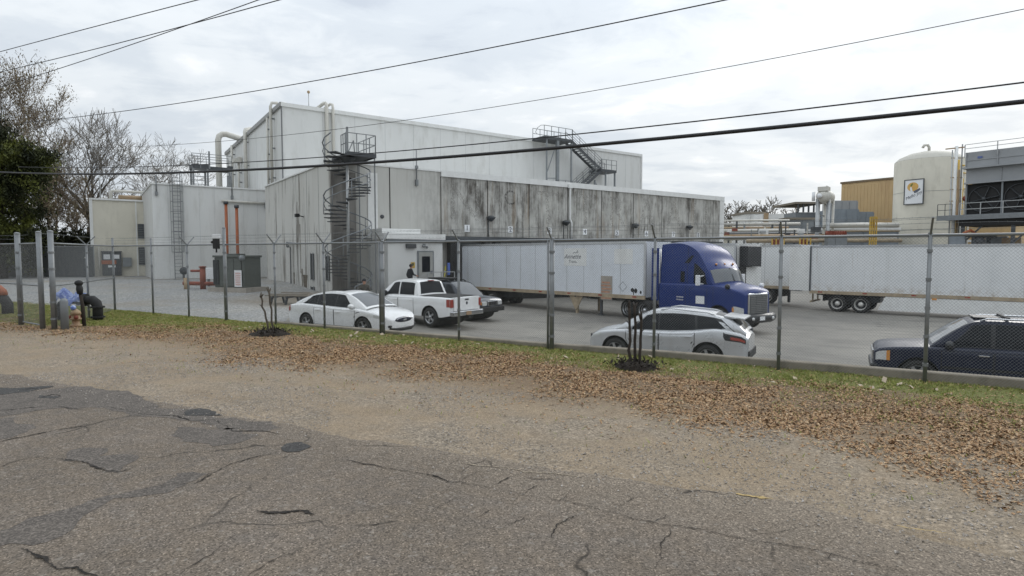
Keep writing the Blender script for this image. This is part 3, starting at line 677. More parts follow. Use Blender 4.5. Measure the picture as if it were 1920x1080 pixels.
for d in DS:
    f = MB(); f.bx(d - 1.32, d + 1.32, .18, .245, .36, 3.37)
    for k in range(1, 6): f.bx(d - 1.32, d + 1.32, .168, .178, .36 + k * .5, .38 + k * .5)
    o = f.build('dock_door', M['gray_steel'], dock)
    f = MB(); f.bx(d - 1.6, d - 1.2, -.5, -.003, .3, 3.375); f.bx(d + 1.2, d + 1.6, -.5, -.003, .3, 3.375); f.build('door_seal', M['black'], o)
    f = MB(); f.bx(d - 1.1, d - .8, -.15, -.003, -.1, .34); f.bx(d + .8, d + 1.1, -.15, -.003, -.1, .34); f.build('bumper', M['black'], o)
for y0, y1, z0, z1 in ((3.55, 4.05, .85, 2.55), (.45, .95, .9, 2.4), (3.5, 4.1, -.05, .35)):
    f = MB(); f.bx(-2.26, -2.205, y0, y1, z0, z1); f.bx(-2.3, -2.262, y0 - .06, y0, z0 - .06, z1 + .06, 1); f.bx(-2.3, -2.262, y1, y1 + .06, z0 - .06, z1 + .06, 1)
    f.build('window', [M['glass'], M['gray_steel']], dock)
# ghost letters left by taken-down lettering, one per panel
def ghostmat():
    t = NT('ghost letter stain'); f = t.ramp(t.noise(3.5, 6, .75, t.mapping((2, 2, .7))), [(.42, 0), (.66, .55)])
    t.lk(f, t.b.inputs['Alpha']); return t.out((.10,.095,.09), .95)
ghost = ghostmat()
text_mesh('ghost_letter', 'C', 1.5, ghost, dock, (11.0, -.0025, 6.6), (R(90), 0, 0), extrude=.001)
def ghostlight():
    t = NT('cleaner letter ghost'); f = t.ramp(t.noise(2.2, 6, .75, t.mapping((2.2, 2.2, .5))), [(.42, 0), (.70, .42)])
    t.lk(f, t.b.inputs['Alpha']); return t.out((.46,.45,.42), .95)
ghl = ghostlight()
for s, ch in ((7.2, 'N'), (14.6, 'T'), (18.5, 'T'), (22.1, 'R'), (25.8, 'A'), (29.5, 'A'), (33.3, 'U')): text_mesh('ghost_letter', ch, 3.6, ghl, dock, (s, -.0025, 5.95), (R(90), 0, 0), extrude=.001)
stain = pm('brown wall stain', (.12,.10,.075), .95, var=.4, scale=4)
for y_, z0, z1, w_ in ((8.3, -.3, 1.2, .16), (6.3, -.6, 1.5, .12), (5.6, -.6, 1.1, .55), (7.2, 2.9, 6.2, .07), (6.6, 1.2, 4.6, .10)):
    m = MB(); rs_ = random.Random(int(y_ * 10)); L_ = [(-2.2045, y_ - w_ * (.5 + .5 * k / 7) + rs_.uniform(-.05, .05), z0 + (z1 - z0) * k / 7) for k in range(8)]; R__ = [(-2.2045, y_ + w_ * (.5 + .5 * k / 7) + rs_.uniform(-.05, .05), z0 + (z1 - z0) * k / 7) for k in range(8)]
    m.add(L_ + R__, [(k, k + 1, k + 9, k + 8) for k in range(7)]); m.build('wall_stain', stain, dock)
# numbered plates over the doors
for i, d in enumerate(DS):
    o = bthing('door_number_sign', f'white number plate reading {i+1} on the stained concrete above the docks', 'sign', d, -.005, 4.32, 'dock number plates')
    m = MB(); m.bx(-.21, .21, -.03, 0, -.24, .24); m.build('plate', M['sign_white'], o); text_mesh('numeral', str(i + 1), .50, M['ink'], o, (0, -.034, 0), (R(90), 0, 0))
def wall_lamp(s, q, z, label, rz=0, cond=1.2):
    o = bthing('wall_lamp', label, 'lamp', s, q, z, 'wall lamps on the warehouse', rz)
    m = MB(); m.bx(-.12, .12, -.12, 0, .0, .28); m.cyl((0, -.02, -cond), (0, -.02, 0), .03, 6); m.build('bracket', M['dark_steel'], o)
    m = MB(); m.lathe([(.001, .2), (.14, .18), (.34, .05), (.30, .0), (.12, -.2), (.001, -.25)], (0, -.32, .12), 12); m.build('lamp_shade', M['dark_steel'], o)
wall_lamp(9.15, -.01, 4.95, 'dark wall lamp on the concrete between door plates 1 and 2')
wall_lamp(16.2, -.01, 4.85, 'dark wall lamp touching the white downspout')
wall_lamp(24.05, -.01, 4.85, 'dark wall lamp on the concrete between door plates 5 and 6')
wall_lamp(31.35, -.01, 4.9, 'dark wall lamp on the concrete between door plates 7 and 8')
o = bthing('wall_lamp', 'black flood lamp on the streaked side wall left of the spiral stair', 'lamp', -2.21, 5.6, 5.05, 'wall lamps on the warehouse', R(-90))
m = MB(); m.beam((0, 0, 0), (0, -.35, .08), .06); m.build('bracket', M['black'], o); m = MB(); m.bx(-.28, .1, -.55, -.3, -.02, .2); m.build('lamp_shade', M['black'], o, bevel=.02)
o = bthing('downspout', 'white downspout running down the middle of the concrete dock wall', 'pipe', 16.75, -.01, 0)
m = MB(); m.tube([(0, -.14, 7.85), (0, -.12, 7.5), (0, -.10, 5.3), (.18, -.10, 5.0), (.18, -.1, 3.74)], .085, 8); m.bx(-.2, .2, -.25, -.09, 7.7, 8.0); m.build('downpipe', M['white_trim'], o)

# ------------------------------------------------------------------ tall panelled cold store behind
cold = bthing('cold_store', 'tall white panelled cold store rising behind the concrete docks', 'building')
X0, X1, Y0, Y1, H0, H1 = -.69, 43.2, 16.5, 41.6, 15.1, 14.45
w = MB(); w.add([(X0,Y0,-1.4),(X1,Y0,-1.4),(X1,Y1,-1.4),(X0,Y1,-1.4),(X0,Y0,H0),(X1,Y0,H0),(X1,Y1,H1),(X0,Y1,H1)], [(0,1,5,4),(1,2,6,5),(2,3,7,6),(3,0,4,7),(4,5,6,7)])
x = X0 + 3.4
while x < X1 - .5: w.bx(x - .012, x + .012, Y0 - .006, Y0 - .002, 0, H0 - .25, 1); x += 2.9
y = Y0 + 4.5
while y < Y1: w.bx(X0 - .006, X0 - .002, y - .03, y + .03, 0, H0 - .35 - (y - Y0) * .026, 1); y += 5.0
w.build('wall', [M['white_panel'], pm('panel seam', (.42,.43,.43), .6)], cold)
m = MB(); m.bx(X0 - .1, X1 + .1, Y0 - .14, Y0 - .003, H0 - .22, H0 + .1); m.bx(X1 - .05, X1 + .12, Y0 - .14, Y0 + .05, 5, H0 - .225); m.build('roof_trim', M['white_trim'], cold)
m = MB(); m.beam((X0 - .1, Y0 - .1, H0 - .05), (X0 - .1, Y1, H1 - .05), .16, .34); m.build('gable_trim', pm('grey gable trim', (.30,.30,.29), .6), cold)  # plain mid grey trim on the end roof edge
m = MB(); m.bx(X0 - .08, X0 - .003, Y0 - .08, Y0 + .06, 0, H0 - .25); m.build('corner_trim', pm('dark joint trim', (.16,.165,.17), .6), cold)
o = bthing('vent_pipes', 'pair of beige pipes climbing the tall white wall over its eave', 'pipe', 3.3, Y0 - .2, 0)
for dx in (-.28, .28):
    m = MB(); m.tube([(dx, 0, 7.9), (dx, 0, 15.3), (dx, .1, 15.6), (dx - .05, .5, 15.75), (dx - .4, 1.4, 15.4)], .15 if dx < 0 else .12, 10); m.build('pipe_run', M['beige_pipe'], o)
m = MB(); m.tube([(-.9, .9, 15.15), (-.55, .4, 15.6), (-.28, .1, 15.7)], .13, 8); m.build('branch_pipe', M['beige_pipe'], o)
o = bthing('mast', 'thin roof mast with a small light at its tip', 'mast', 2.6, Y0 + 3.5, 15.0)
m = MB(); m.tube([(0, 0, 0), (0, 0, 2.25)], [.05, .03], 8); m.build('pole', M['galv_light'], o); m = MB(); m.ball((0, 0, 2.35), .14, 6); m.build('lamp', M['hydrant_tan'], o)
o = bthing('roof_fan', 'small round roof fan beside the beige pipes', 'roof vent', 2.0, Y0 + 2.2, 14.7); m = MB(); m.lathe([(.25, 0), (.3, .3), (.42, .32), (.40, .5), (.2, .66), (.001, .7)], n=14); m.build('fan_hood', M['galv_light'], o)
# pipes on the end wall
EW = X0 - .3
def epipe(y, z0, z1, r, label, top=None):
    o = bthing('wall_pipe', label, 'pipe', EW, y, 0, 'pipes on the white end wall'); m = MB(); pts = [(0, 0, z0), (0, 0, z1)]
    if top: pts += top
    m.tube(pts, r, 10); m.build('pipe_run', M['beige_pipe'], o)
    m = MB(); [m.bx(0, .28, -.12, .12, z - .05, z + .05) for z in lin(z0 + 1, z1 - 1, 3)]; m.build('clamp', M['galv'], o); return o
epipe(19.0, 8.2, 15.3, .13, 'beige riser nearest the corner of the white end wall, hooked over the roof', [(.1, .0, 15.65), (.6, 0, 15.7)])
epipe(20.3, 8.2, 14.6, .10, 'thin white riser second from the corner of the white end wall')
epipe(29.5, 8.2, 14.9, .18, 'stout beige riser in the middle of the white end wall', [(.1, .3, 15.2), (.7, .5, 15.4)])
epipe(33.0, 8.2, 12.2, .12, 'beige riser ending under a small square hood on the end wall')
epipe(36.5, 8.2, 14.6, .14, 'far beige riser on the white end wall beside the big bent pipe')
o = bthing('vent_hood', 'small beige hood atop a riser on the white end wall', 'vent', EW - .05, 33.0, 12.25); m = MB(); m.prism([(-.5, 0), (.3, 0), (.3, .55), (.0, .6), (-.5, .3)], -.45, .45); m.build('hood_shell', M['beige_pipe'], o, bevel=.03)
for y_, lab in ((18.2, 'boxy white duct stub on the roof edge nearest the corner'), (21, 'second white duct stub along the sloping roof edge'), (28.5, 'white duct stub by the stout beige riser')):
    o = bthing('duct_stub', lab, 'duct', .15, y_, H0 - (y_ - Y0) * .026 - .02, 'roof duct stubs'); m = MB(); m.tube([(0, 0, 0), (0, 0, .3), (-.1, 0, .42), (-.5, 0, .42)], .24, 10); m.build('duct_shell', M['white_trim'], o)
o = bthing('bent_pipe', 'fat beige pipe rising from the low roof and bending over to the cold store', 'pipe', -2.75, 34.0, 0)
m = MB(); m.tube([(0, 0, 7.9), (0, 0, 14.6), (.1, 0, 15.0), (.4, 0, 15.25), (.8, 0, 15.3), (2.6, -.6, 14.75)], .30, 14); m.build('pipe_run', M['beige_pipe'], o)
m = MB(); m.cyl((.95, 0, 7.9), (.95, 0, 10.9), .2, 10); m.build('side_pipe', M['galv'], o)

# ------------------------------------------------------------------ white annex, left block
ann = bthing('annex_building', 'low white panelled annex with a caged ladder left of the concrete corner', 'building')
w = MB(); w.bx(-9.9, -.70, 20.7, 40, -.5, 8.2)
x = -8.8
while x < -.9: w.bx(x - .012, x + .012, 20.694, 20.698, .3, 8.1, 1); x += 1.15
w.build('wall', [M['white_panel'], pm('annex seam', (.47,.48,.48), .6)], ann)
m = MB(); m.bx(-9.98, -.72, 20.6, 40.1, 8.203, 8.32); m.build('roof_trim', M['white_trim'], ann)
m = MB(); m.bx(-9.9, -.72, 20.64, 20.697, -.4, .48); m.build('plinth', M['pad'], ann)
o = bthing('wall_duct', 'level white pipe across the upper annex wall', 'pipe', -3.2, 20.5, 7.1); m = MB(); m.cyl((-1.6, 0, 0), (1.9, 0, -.05), .11, 10); m.build('pipe_run', M['beige_pipe'], o); m = MB(); m.bx(1.9, 2.7, -.3, .1, -.5, 0.05); m.build('junction_box', M['blue_gray'], o)
for i, (x, lab) in enumerate(((-3.95, 'dark conduit drop with a box on the annex roof edge, by the bent pipe'), (-9.6, 'dark conduit drop on the annex roof edge, left of the ladder'), )):
    o = bthing('conduit', lab, 'conduit', x, 20.62, 0, 'roof edge conduits'); m = MB(); m.cyl((0, 0, 7.4), (0, 0, 9.9 if i == 0 else 8.9), .05, 8); m.bx(-.1, .1, -.08, .05, 7.3, 7.6); m.build('conduit_run', M['galv'], o)
    if i == 0: m = MB(); m.bx(-.3, .1, -.2, .2, 9.9, 10.1); m.build('lamp_head', M['dark_steel'], o)
# caged ladder
o = bthing('caged_ladder', 'grey caged ladder climbing the annex wall to its roof', 'ladder', -8.2, 20.45, .3)
m = MB()
for dx in (-.28, .28): m.beam((dx, 0, 0), (dx, 0, 9.0), .06)
m.build('rail', M['galv'], o)
m = MB(); [m.cyl((-.28, 0, z), (.28, 0, z), .02, 6) for z in lin(.3, 8.8, 30)]; m.build('rungs', M['galv'], o)
m = MB()
for z in lin(2.4, 9.0, 9):
    m.tube([(.42 * math.cos(R(a)) * 1.05, -.42 * (1 + math.sin(R(a))) + .05, z) for a in range(-180, 1, 20)] if False else [(.45 * math.cos(R(180 + a)), .75 * math.sin(R(180 + a)), z) for a in range(0, 181, 20)], .025, 5)
for a in (0, 45, 90, 135, 180): m.beam((.45 * math.cos(R(180 + a)), .75 * math.sin(R(180 + a)), 2.4), (.45 * math.cos(R(180 + a)), .75 * math.sin(R(180 + a)), 9.0), .035)
m.build('cage', M['galv'], o)
# rooftop walkway on the annex
o = bthing('roof_platform', 'grey railed service platform on the annex roof left of the fat bent pipe', 'platform', -5.95, 29.5, 8.2)
for x, y in ((.1, -.7), (1.35, -.7), (.1, .9), (1.35, .9), (3.3, -.7)): m = MB(); m.beam((x, y, 0), (x, y, 2.6), .16); m.build('leg', M['galv'], o)
m = MB(); m.bx(0, 1.5, -.8, 1.0, 2.6, 3.0); m.bx(1.503, 3.5, -.8, 1.0, 2.55, 2.85); m.build('deck', M['dark_steel'], o)
m = MB()
for z in (3.5, 4.0): m.beam((0, -.8, z), (3.5, -.8, z), .05); m.beam((0, 1, z), (3.5, 1, z), .05)
for x in (0, .75, 1.5, 3.5): m.beam((x, -.8, 2.6), (x, -.8, 4.0 if x != 1.5 else 4.3), .05 if x != 1.5 else .14); m.beam((x, 1, 2.6), (x, 1, 4.0), .05)
m.build('handrail', M['galv'], o)
m = MB(); [m.bx(.2, 1.25, -.5 - .05 * i, -.4 - .05 * i, .3 + .38 * (5 - i), .36 + .38 * (5 - i)) for i in range(6)]; m.build('step', M['galv'], o)
# far-left low block
lb = bthing('plant_room', 'low cream walled plant room at the far left with louvres and pipes on top', 'building')
w = MB(); w.bx(-14.0, -9.2, 31, 46, -.4, 7.5); w.build('wall', M['cream_panel'], lb)
m = MB(); m.bx(-14.1, -13.85, 30.9, 30.997, .3, 7.5); m.bx(-14.1, -9.2, 30.88, 46, 7.503, 7.66); m.bx(-10.55, -10.45, 30.95, 30.997, .3, 7.5); m.build('roof_trim', M['white_trim'], lb)
for z0, z1 in ((4.0, 5.4), (1.5, 3.2)):
    m = MB(); m.bx(-10.4, -9.45, 30.93, 30.997, z0, z1); [m.bx(-10.4, -9.45, 30.88, 30.93, z, z + .05, 1) for z in lin(z0, z1 - .06, 9)]; m.build('louver', [M['dark_steel'], M['gray_steel']], lb)
o = bthing('roof_pipes', 'beige pipes and posts lying along the plant room roof', 'pipe', -13, 31.6, 7.6); m = MB()
m.tube([(.6, 0, 0), (.6, 0, .75), (.75, 0, .85), (3.6, 0, .85)], .13, 8); m.build('pipe_run', M['beige_pipe'], o); m = MB(); m.cyl((-.2, 1, 0), (-.2, 1, 2.6), .07, 6); m.build('vent_stack', M['galv_light'], o); m = MB(); m.cyl((1.2, .8, .35), (3.7, .8, .35), .22, 8); m.build('header_pipe', M['hydrant_tan'], o)
o = bthing('electrical_cabinet', 'grey switch cabinet with orange and white notices on the plant room wall', 'cabinet', -12.55, 30.6, .35); m = MB(); m.bx(-.75, .75, 0, .38, .2, 2.35); m.bx(-.8, .8, -.1, .39, 2.352, 2.45); m.build('cabinet_shell', M['dark_steel'], o)
for x0, x1, z0, z1, mt in ((-.62, -.12, 1.7, 2.15, 'sign_white'), (.08, .6, 1.75, 2.12, 'sign_white'), (-.8, .35, 1.25, 1.6, 'orange'), (-.3, .28, .95, 1.15, 'sign_white')):
    m = MB(); m.bx(x0, x1, -.025, -.003, z0, z1); m.build('notice', M[mt], o)
m = MB(); m.bx(.85, 1.55, .02, .38, 1.0, 1.85); m.build('meter_box', M['gray_steel'], o); m = MB(); m.cyl((-.95, .1, 0), (-.95, .1, 2.9), .05, 6); m.cyl((-1.6, .1, 0), (-1.6, .1, 1.9), .05, 6); m.ball((-1.95, 0, 1.85), .1, 5); m.build('conduit_run', M['beige_pipe'], o); m = MB(); m.bx(-1.4, 1.2, -1.1, -.02, -.3, .15); m.build('slab', M['pad'], o)

# ------------------------------------------------------------------ spiral staircase at the corner
sp = bthing('spiral_staircase', 'grey steel spiral staircase winding up the stained concrete corner to the roof', 'staircase', -1.85, -1.85, 0)
zb = -.55; zt = 8.25; Rr = 1.34
m = MB(); m.cyl((0, 0, zb), (0, 0, zt + 1.3), .085, 12); m.build('center_pole', M['galv_light'], sp)
NS = 44; turn = R(360 * 2.85); A0 = R(-150) - turn
st = MB(); hr = []; hr2 = []; bal = MB()
for i in range(NS):
    t_ = i / (NS - 1); a = A0 + turn * t_; z = zb + .2 + (zt - zb - .2) * t_; da = turn / NS * .62
    P = [(.08*math.cos(a-da), .08*math.sin(a-da)), (Rr*math.cos(a-da), Rr*math.sin(a-da)), (Rr*math.cos(a+da), Rr*math.sin(a+da)), (.08*math.cos(a+da), .08*math.sin(a+da))]
    st.add([(x, y, z - .05) for x, y in P] + [(x, y, z) for x, y in P], [(0,3,2,1),(4,5,6,7),(0,1,5,4),(1,2,6,5),(2,3,7,6),(3,0,4,7)])
    e = (Rr * math.cos(a), Rr * math.sin(a)); hr.append((e[0], e[1], z + 1.02)); hr2.append((e[0], e[1], z + .55))
    if i % 2 == 0: MB().cyl((e[0], e[1], z - .05), (e[0], e[1], z + 1.02), .024, 5).build('baluster', M['gray_steel'], sp)
st.build('treads', M['dark_steel'], sp); h = MB(); h.tube(hr, .038, 6); h.tube(hr2, .026, 5); h.build('handrail', M['gray_steel'], sp)
m = MB(); m.bx(-.3, 1.35, -.9, 1.75, zt - .12, zt); m.bx(-.35, 1.4, -.95, -.9, zt - .18, zt + .05); m.bx(1.35, 1.4, -.9, 1.75, zt - .18, zt + .05); m.lathe([(.08, -.55), (.5, -.2), (.5, -.17)], (0, 0, zt), 10); m.build('landing', M['dark_steel'], sp)
m = MB()
for p, q in (((-.3, -.9), (1.37, -.9)), ((1.37, -.9), (1.37, 1.75)), ((-.3, -.9), (-.3, .1))):
    for z in (.55, 1.1): m.beam((*p, zt + z), (*q, zt + z), .04)
    k = 4
    for i in range(k): m.beam((p[0] + (q[0]-p[0])*i/(k-1), p[1] + (q[1]-p[1])*i/(k-1), zt), (p[0] + (q[0]-p[0])*i/(k-1), p[1] + (q[1]-p[1])*i/(k-1), zt + 1.1), .045)
m.beam((.35, 1.2, zt), (.85, 1.2, zt + 1.1), .05); m.beam((.85, 1.2, zt + 1.1), (.95, 1.2, zt), .05); m.beam((-.3, -.9, zt), (-.3, -.9, zt + 1.4), .10); m.build('landing_rail', M['galv'], sp)
for x, y in ((1.33, -.85), (1.33, 1.6)): m = MB(); m.beam((x, y, zt - .2), (x, y, zb - .2), .06); m.build('support_post', M['galv'], sp)

# ------------------------------------------------------------------ roof stair on the tall wall
rs = bthing('roof_stair', 'grey steel stair with railed landings climbing from the dock roof to the cold store roof', 'staircase', 0, 14.9, 0)
def plat(x0, x1, z, name='landing'):
    m = MB(); m.bx(x0, x1, -.7, 1.4, z - .28, z); m.build(name, M['dark_steel'], rs); m = MB()
    for yy in (-.7, 1.3):
        for h in (.55, 1.1): m.beam((x0, yy, z + h), (x1, yy, z + h), .05)
        k = max(3, int((x1 - x0) / .9))
        for i in range(k + 1): m.beam((x0 + (x1 - x0) * i / k, yy, z), (x0 + (x1 - x0) * i / k, yy, z + 1.1), .05)
    m.build('landing_rail', M['galv'], rs)
plat(25.6, 29.6, 15.15); plat(34.0, 36.5, 12.35); plat(27.6, 30.6, 9.5)
m = MB(); m.tube([(25.6, -.7, 16.25), (25.2, -.6, 16.2), (25.1, -.2, 16.0), (25.1, .2, 15.6), (25.4, .3, 15.5)], .03, 6); m.build('end_hoop', M['galv'], rs)
def flight(xa, za, xb, zb_, n):
    m = MB()
    for yy in (-.6, .5): m.beam((xa, yy, za - .15), (xb, yy, zb_ - .15), .06, .3)
    m.build('stringer', M['dark_steel'], rs); m = MB()
    for i in range(n):
        k = (i + .5) / n; m.bx(xa + (xb - xa) * k - .15, xa + (xb - xa) * k + .15, -.57, .47, za + (zb_ - za) * k - .04, za + (zb_ - za) * k)
    m.build('treads', M['gray_steel'], rs); m = MB()
    for yy in (-.62, .52):
        for h in (.45, .8, 1.1): m.beam((xa, yy, za + h), (xb, yy, zb_ + h), .04)
        for i in range(5): k = i / 4; m.beam((xa + (xb - xa) * k, yy, za + (zb_ - za) * k), (xa + (xb - xa) * k, yy, za + (zb_ - za) * k + 1.1), .045)
    m.build('handrail', M['galv'], rs)
flight(29.6, 15.15, 34.2, 12.35, 13); flight(34.2, 12.35, 30.4, 9.5, 12)
for x, w_ in ((26.1, .14), (27.6, .3), (29.6, .14), (33.2, .16), (34.9, .14), (36.4, .16)):
    zt_ = 14.9 if x < 30 else (12.1 if x > 34 else 11); m = MB(); m.beam((x, -.5, 8.05), (x, -.5, zt_), w_); m.build('leg', M['gray_steel'], rs)
m = MB(); m.beam((26.1, -.5, 11.2), (27.5, -.5, 14.6), .08); m.beam((26.1, -.5, 10.7), (27.5, -.5, 10.8), .08); m.beam((33.2, -.5, 10.9), (34.9, -.5, 8.3), .1); m.build('brace', M['gray_steel'], rs)
o = bthing('roof_conduit', 'small conduit mast standing on the concrete parapet right of the spiral stair', 'conduit', 3.45, .1, 7.1); m = MB(); m.cyl((0, -.2, 0), (0, -.2, 2.2), .04, 6); m.bx(-.08, .08, -.3, -.1, -.1, .3); m.bx(-.08, .08, -.3, -.1, 1.0, 1.2); m.build('conduit_run', M['galv'], o)
o = bthing('wall_vent', 'small dark vent hole cover on the clean concrete panel', 'vent', 1.05, -.012, 4.9); m = MB(); m.lathe([(.001, -.06), (.12, -.05), (.13, 0)], n=12, axis='y'); m.build('vent_cap', M['dark_steel'], o)

# ------------------------------------------------------------------ dock office
of = bthing('dock_office', 'small white dock office with grey glazed door against the concrete wall', 'building')
OX0, OX1, OQ = .11, 3.74, -3.0
w = MB(); w.bx(OX0, OX1, OQ, -.17, -1.3, 3.4); w.build('wall', M['white_panel'], of)
m = MB(); m.bx(OX0 - .15, OX1 + .12, OQ - .18, -.17, 3.403, 3.75); m.bx(OX0 - .1, OX1 - 1.2, OQ + .6, -.18, 3.753, 4.05); m.build('roof', M['white_trim'], of)
m = MB(); m.bx(OX0 - .1, OX1 + .1, OQ - .12, OQ - .003, 3.22, 3.4); m.build('gutter', M['gray_steel'], of)
dx = 2.55
m = MB(); m.bx(dx - .56, dx + .56, OQ - .05, OQ - .003, .5, 2.72); m.build('door_frame', M['gray_steel'], of)
m = MB(); m.bx(dx - .47, dx + .47, OQ - .08, OQ - .052, .5, 2.64); d_ = m.build('door', pm('grey beige door', (.33,.33,.31), .5), of)
m = MB(); m.bx(dx - .27, dx + .27, OQ - .09, OQ - .082, 1.42, 2.38); m.build('window', M['glass'], d_)
m = MB(); m.bx(dx + .3, dx + .42, OQ - .13, OQ - .082, 1.35, 1.5); m.build('handle', M['chrome'], d_)
o = bthing('door_notice', 'small yellow notice beside the office door', 'sign', dx - .85, OQ - .004, 1.85); m = MB(); m.bx(-.13, .13, -.02, 0, -.18, .18); m.build('plate', M['yellow'], o); m = MB(); m.bx(-.07, .07, -.026, -.021, -.02, .13); m.build('emblem', M['earth'], o)
o = bthing('flood_lamp', 'dark box lamp under the office eave', 'lamp', dx - 1.0, OQ - .004, 3.0); m = MB(); m.bx(-.32, .3, -.22, 0, -.13, .13); m.build('lamp_box', M['dark_steel'], o, bevel=.02)
o = bthing('dome_camera', 'small grey double security lamp under the office eave', 'lamp', dx - .1, OQ - .004, 3.02); m = MB(); m.ball((-.1, -.14, -.02), .09, 6); m.ball((.14, -.14, -.08), .09, 6); m.bx(-.06, .1, -.06, 0, -.05, .12); m.build('lamp_head', M['galv'], o)
o = bthing('office_steps', 'railed concrete landing and steps at the office door', 'steps', dx, OQ - .1, 0)
m = MB(); m.bx(-.9, 1.25, -1.4, -.003, -1.3, .47); [m.bx(-.9 - .3 * (i + 1), -.9 - .3 * i - .001, -1.4, -.1, -1.3, .47 - .19 * (i + 1)) for i in range(6)]; m.build('landing', M['pad'], o)
m = MB()
for z in (1.0, 1.45): m.beam((-.6, -1.36, z), (1.2, -1.36, z), .045); m.beam((1.2, -1.36, z), (1.2, -.1, z), .045); m.beam((-.6, -1.36, z), (-2.6, -1.36, z - 1.2), .045)
for x in (-.6, .3, 1.2): m.beam((x, -1.36, .47), (x, -1.36, 1.45), .045)
m.beam((-2.6, -1.36, -.8), (-2.6, -1.36, .25), .045); m.build('handrail', M['galv_light'], o)
o = bthing('push_broom', 'yellow handled broom and blue mop leaning by the dark dock opening', 'broom', OX1 + .62, OQ + 1.0, .4); m = MB(); m.beam((0, 0, 0), (.32, .3, 1.35), .05); m.build('handle', pm('broom yellow', (.55,.5,.05), .6), o); m = MB(); m.bx(.48, .66, .3, .4, .75, 1.55); m.build('mop_head', pm('mop blue', (.1,.17,.5), .8), o, bevel=.03)

# ------------------------------------------------------------------ gravel lot equipment
def gz(p): return yard_z(p.x, p.y)
tp = at(447, 541, 36.3); tp.z = gz(tp); t = thing('transformer', 'grey green pad mounted transformer with a white warning sign', 'transformer', tp, R(-18))
m = MB(); m.bx(-1.45, 1.45, -.95, .95, -.4, .22); m.build('pad', M['pad'], t)
m = MB(); m.bx(-1.12, 1.12, -.7, .7, .222, 2.05); m.build('tank', M['transformer'], t, bevel=.02)
m = MB(); m.bx(-1.2, 1.2, -.78, .75, 2.052, 2.18); m.bx(-.7, .25, -.4, .4, 2.182, 2.28); m.build('lid', M['transformer'], t, bevel=.02)
for i in range(3): m = MB(); m.bx(-.72 + i * .56, -.2 + i * .56, -.74, -.702, .32, 1.95); m.bx(-.68 + i * .56, -.24 + i * .56, -.76, -.742, 1.8, 1.84); m.build('door', M['transformer'], t, bevel=.012)
m = MB(); [m.bx(x - .02, x + .02, -.716, -.7025, .32, 1.95) for x in (-.74, -.18, .38, .94)]; m.build('door_gap', M['black'], t)
m = MB(); [m.bx(-1.1 + i * .1, -1.06 + i * .1, -.84, -.702, .4, 1.9) for i in range(4)]; m.build('fin', M['dark_steel'], t)
m = MB(); m.cyl((1.02, -.85, 2.02), (1.22, -.85, 2.02), .16, 12); m.build('gauge', M['gray_steel'], t)
o = thing('warning_sign', 'white warning sign with red lines on the transformer doors', 'sign', tp + Matrix.Rotation(R(-18), 3, 'Z') @ Vector((.72, -.775, .78)), R(-18)); m = MB(); m.bx(-.27, .27, -.012, 0, -.5, .5); m.build('plate', M['sign_white'], o); m = MB(); [m.bx(-.2, .2, -.016, -.013, z, z + .05) for z in lin(-.4, .3, 7)]; m.build('text_lines', pm('faded red ink', (.5,.2,.15), .6), o)
for px, py, lab in ((423.5, 383, 'taller orange vent stack with a dark cap'), (443.5, 390, 'shorter orange vent stack with a dark cap, nearer the concrete')):
    pt = at(px, py, 50.0); h = pt.z - .2; o = thing('vent_stack', lab, 'pipe', (pt.x, pt.y, .2), 0, 'orange stacks behind the transformer'); m = MB(); m.cyl((0, 0, 0), (0, 0, h), .12, 10); m.build('stack_pipe', M['orange'], o); m = MB(); m.lathe([(.13, h), (.19, h), (.19, h + .24), (.001, h + .26)], n=10); m.build('cap', M['dark_steel'], o)
fp = at(381, 544, 37.5); fp.z = gz(fp); t = thing('fire_main', 'red fire main pipework with a flanged post and hand wheel', 'pipe', fp, 0)
m = MB(); m.cyl((0, 0, -.1), (0, 0, 1.42), .17, 12); m.lathe([(.17, 1.36), (.22, 1.36), (.22, 1.44), (.001, 1.46)], n=12); m.build('riser', M['red_paint'], t)
m = MB(); m.cyl((-1.25, 0, .36), (1.1, 0, .32), .13, 10); m.cyl((-.75, 0, 1.15), (0, 0, 1.15), .08, 8); m.build('header_pipe', M['red_paint'], t)
m = MB(); m.lathe([(.06, -.05), (.25, -.05), (.25, .05), (.06, .05)], (-1.2, 0, 1.15), 14, 'y'); m.cyl((-1.2, 0, .3), (-1.2, 0, 1.2), .05, 8); m.build('hand_wheel', M['dark_steel'], t)
m = MB(); m.cyl((-1.05, 0, -.1), (-1.05, 0, .7), .17, 10); m.build('valve_body', M['hydrant_tan'], t)
wp = at(399, 523, 39.5); o = thing('utility_box', 'white utility box on legs between the red pipes and the transformer', 'cabinet', (wp.x, wp.y, gz(wp)), 0); m = MB(); m.bx(-.36, .36, -.2, .2, wp.z - gz(wp), wp.z - gz(wp) + .75); m.build('box_shell', M['sign_white'], o, bevel=.02); [MB().bx(x - .04, x + .04, -.1, .1, -.1, wp.z - gz(wp) - .002).build('leg', M['galv'], o) for x in (-.28, .28)]
pl = at(548, 552, 29.5); pl.z = gz(pl); t = thing('timber_rack', 'low rack of pale planks on dark trestles in the gravel', 'lumber', pl, R(-8))
for i, (y, z) in enumerate(((-.5, .42), (-.15, .5), (.2, .42), (.5, .62))): m = MB(); m.bx(-1.15 + .1 * i, 1.1 - .15 * i, y - .08, y + .08, z - .04 * i, z + .05 - .04 * i); m.build('plank', M['wood_gray'], t)
for x in (-.8, 0, .75): m = MB(); m.beam((x, -.6, .36), (x, .6, .36), .09); m.beam((x, -.5, .36), (x - .1, -.5, -.05), .09); m.beam((x, .5, .36), (x + .1, .5, -.05), .09); m.build('trestle', M['dark_steel'], t)
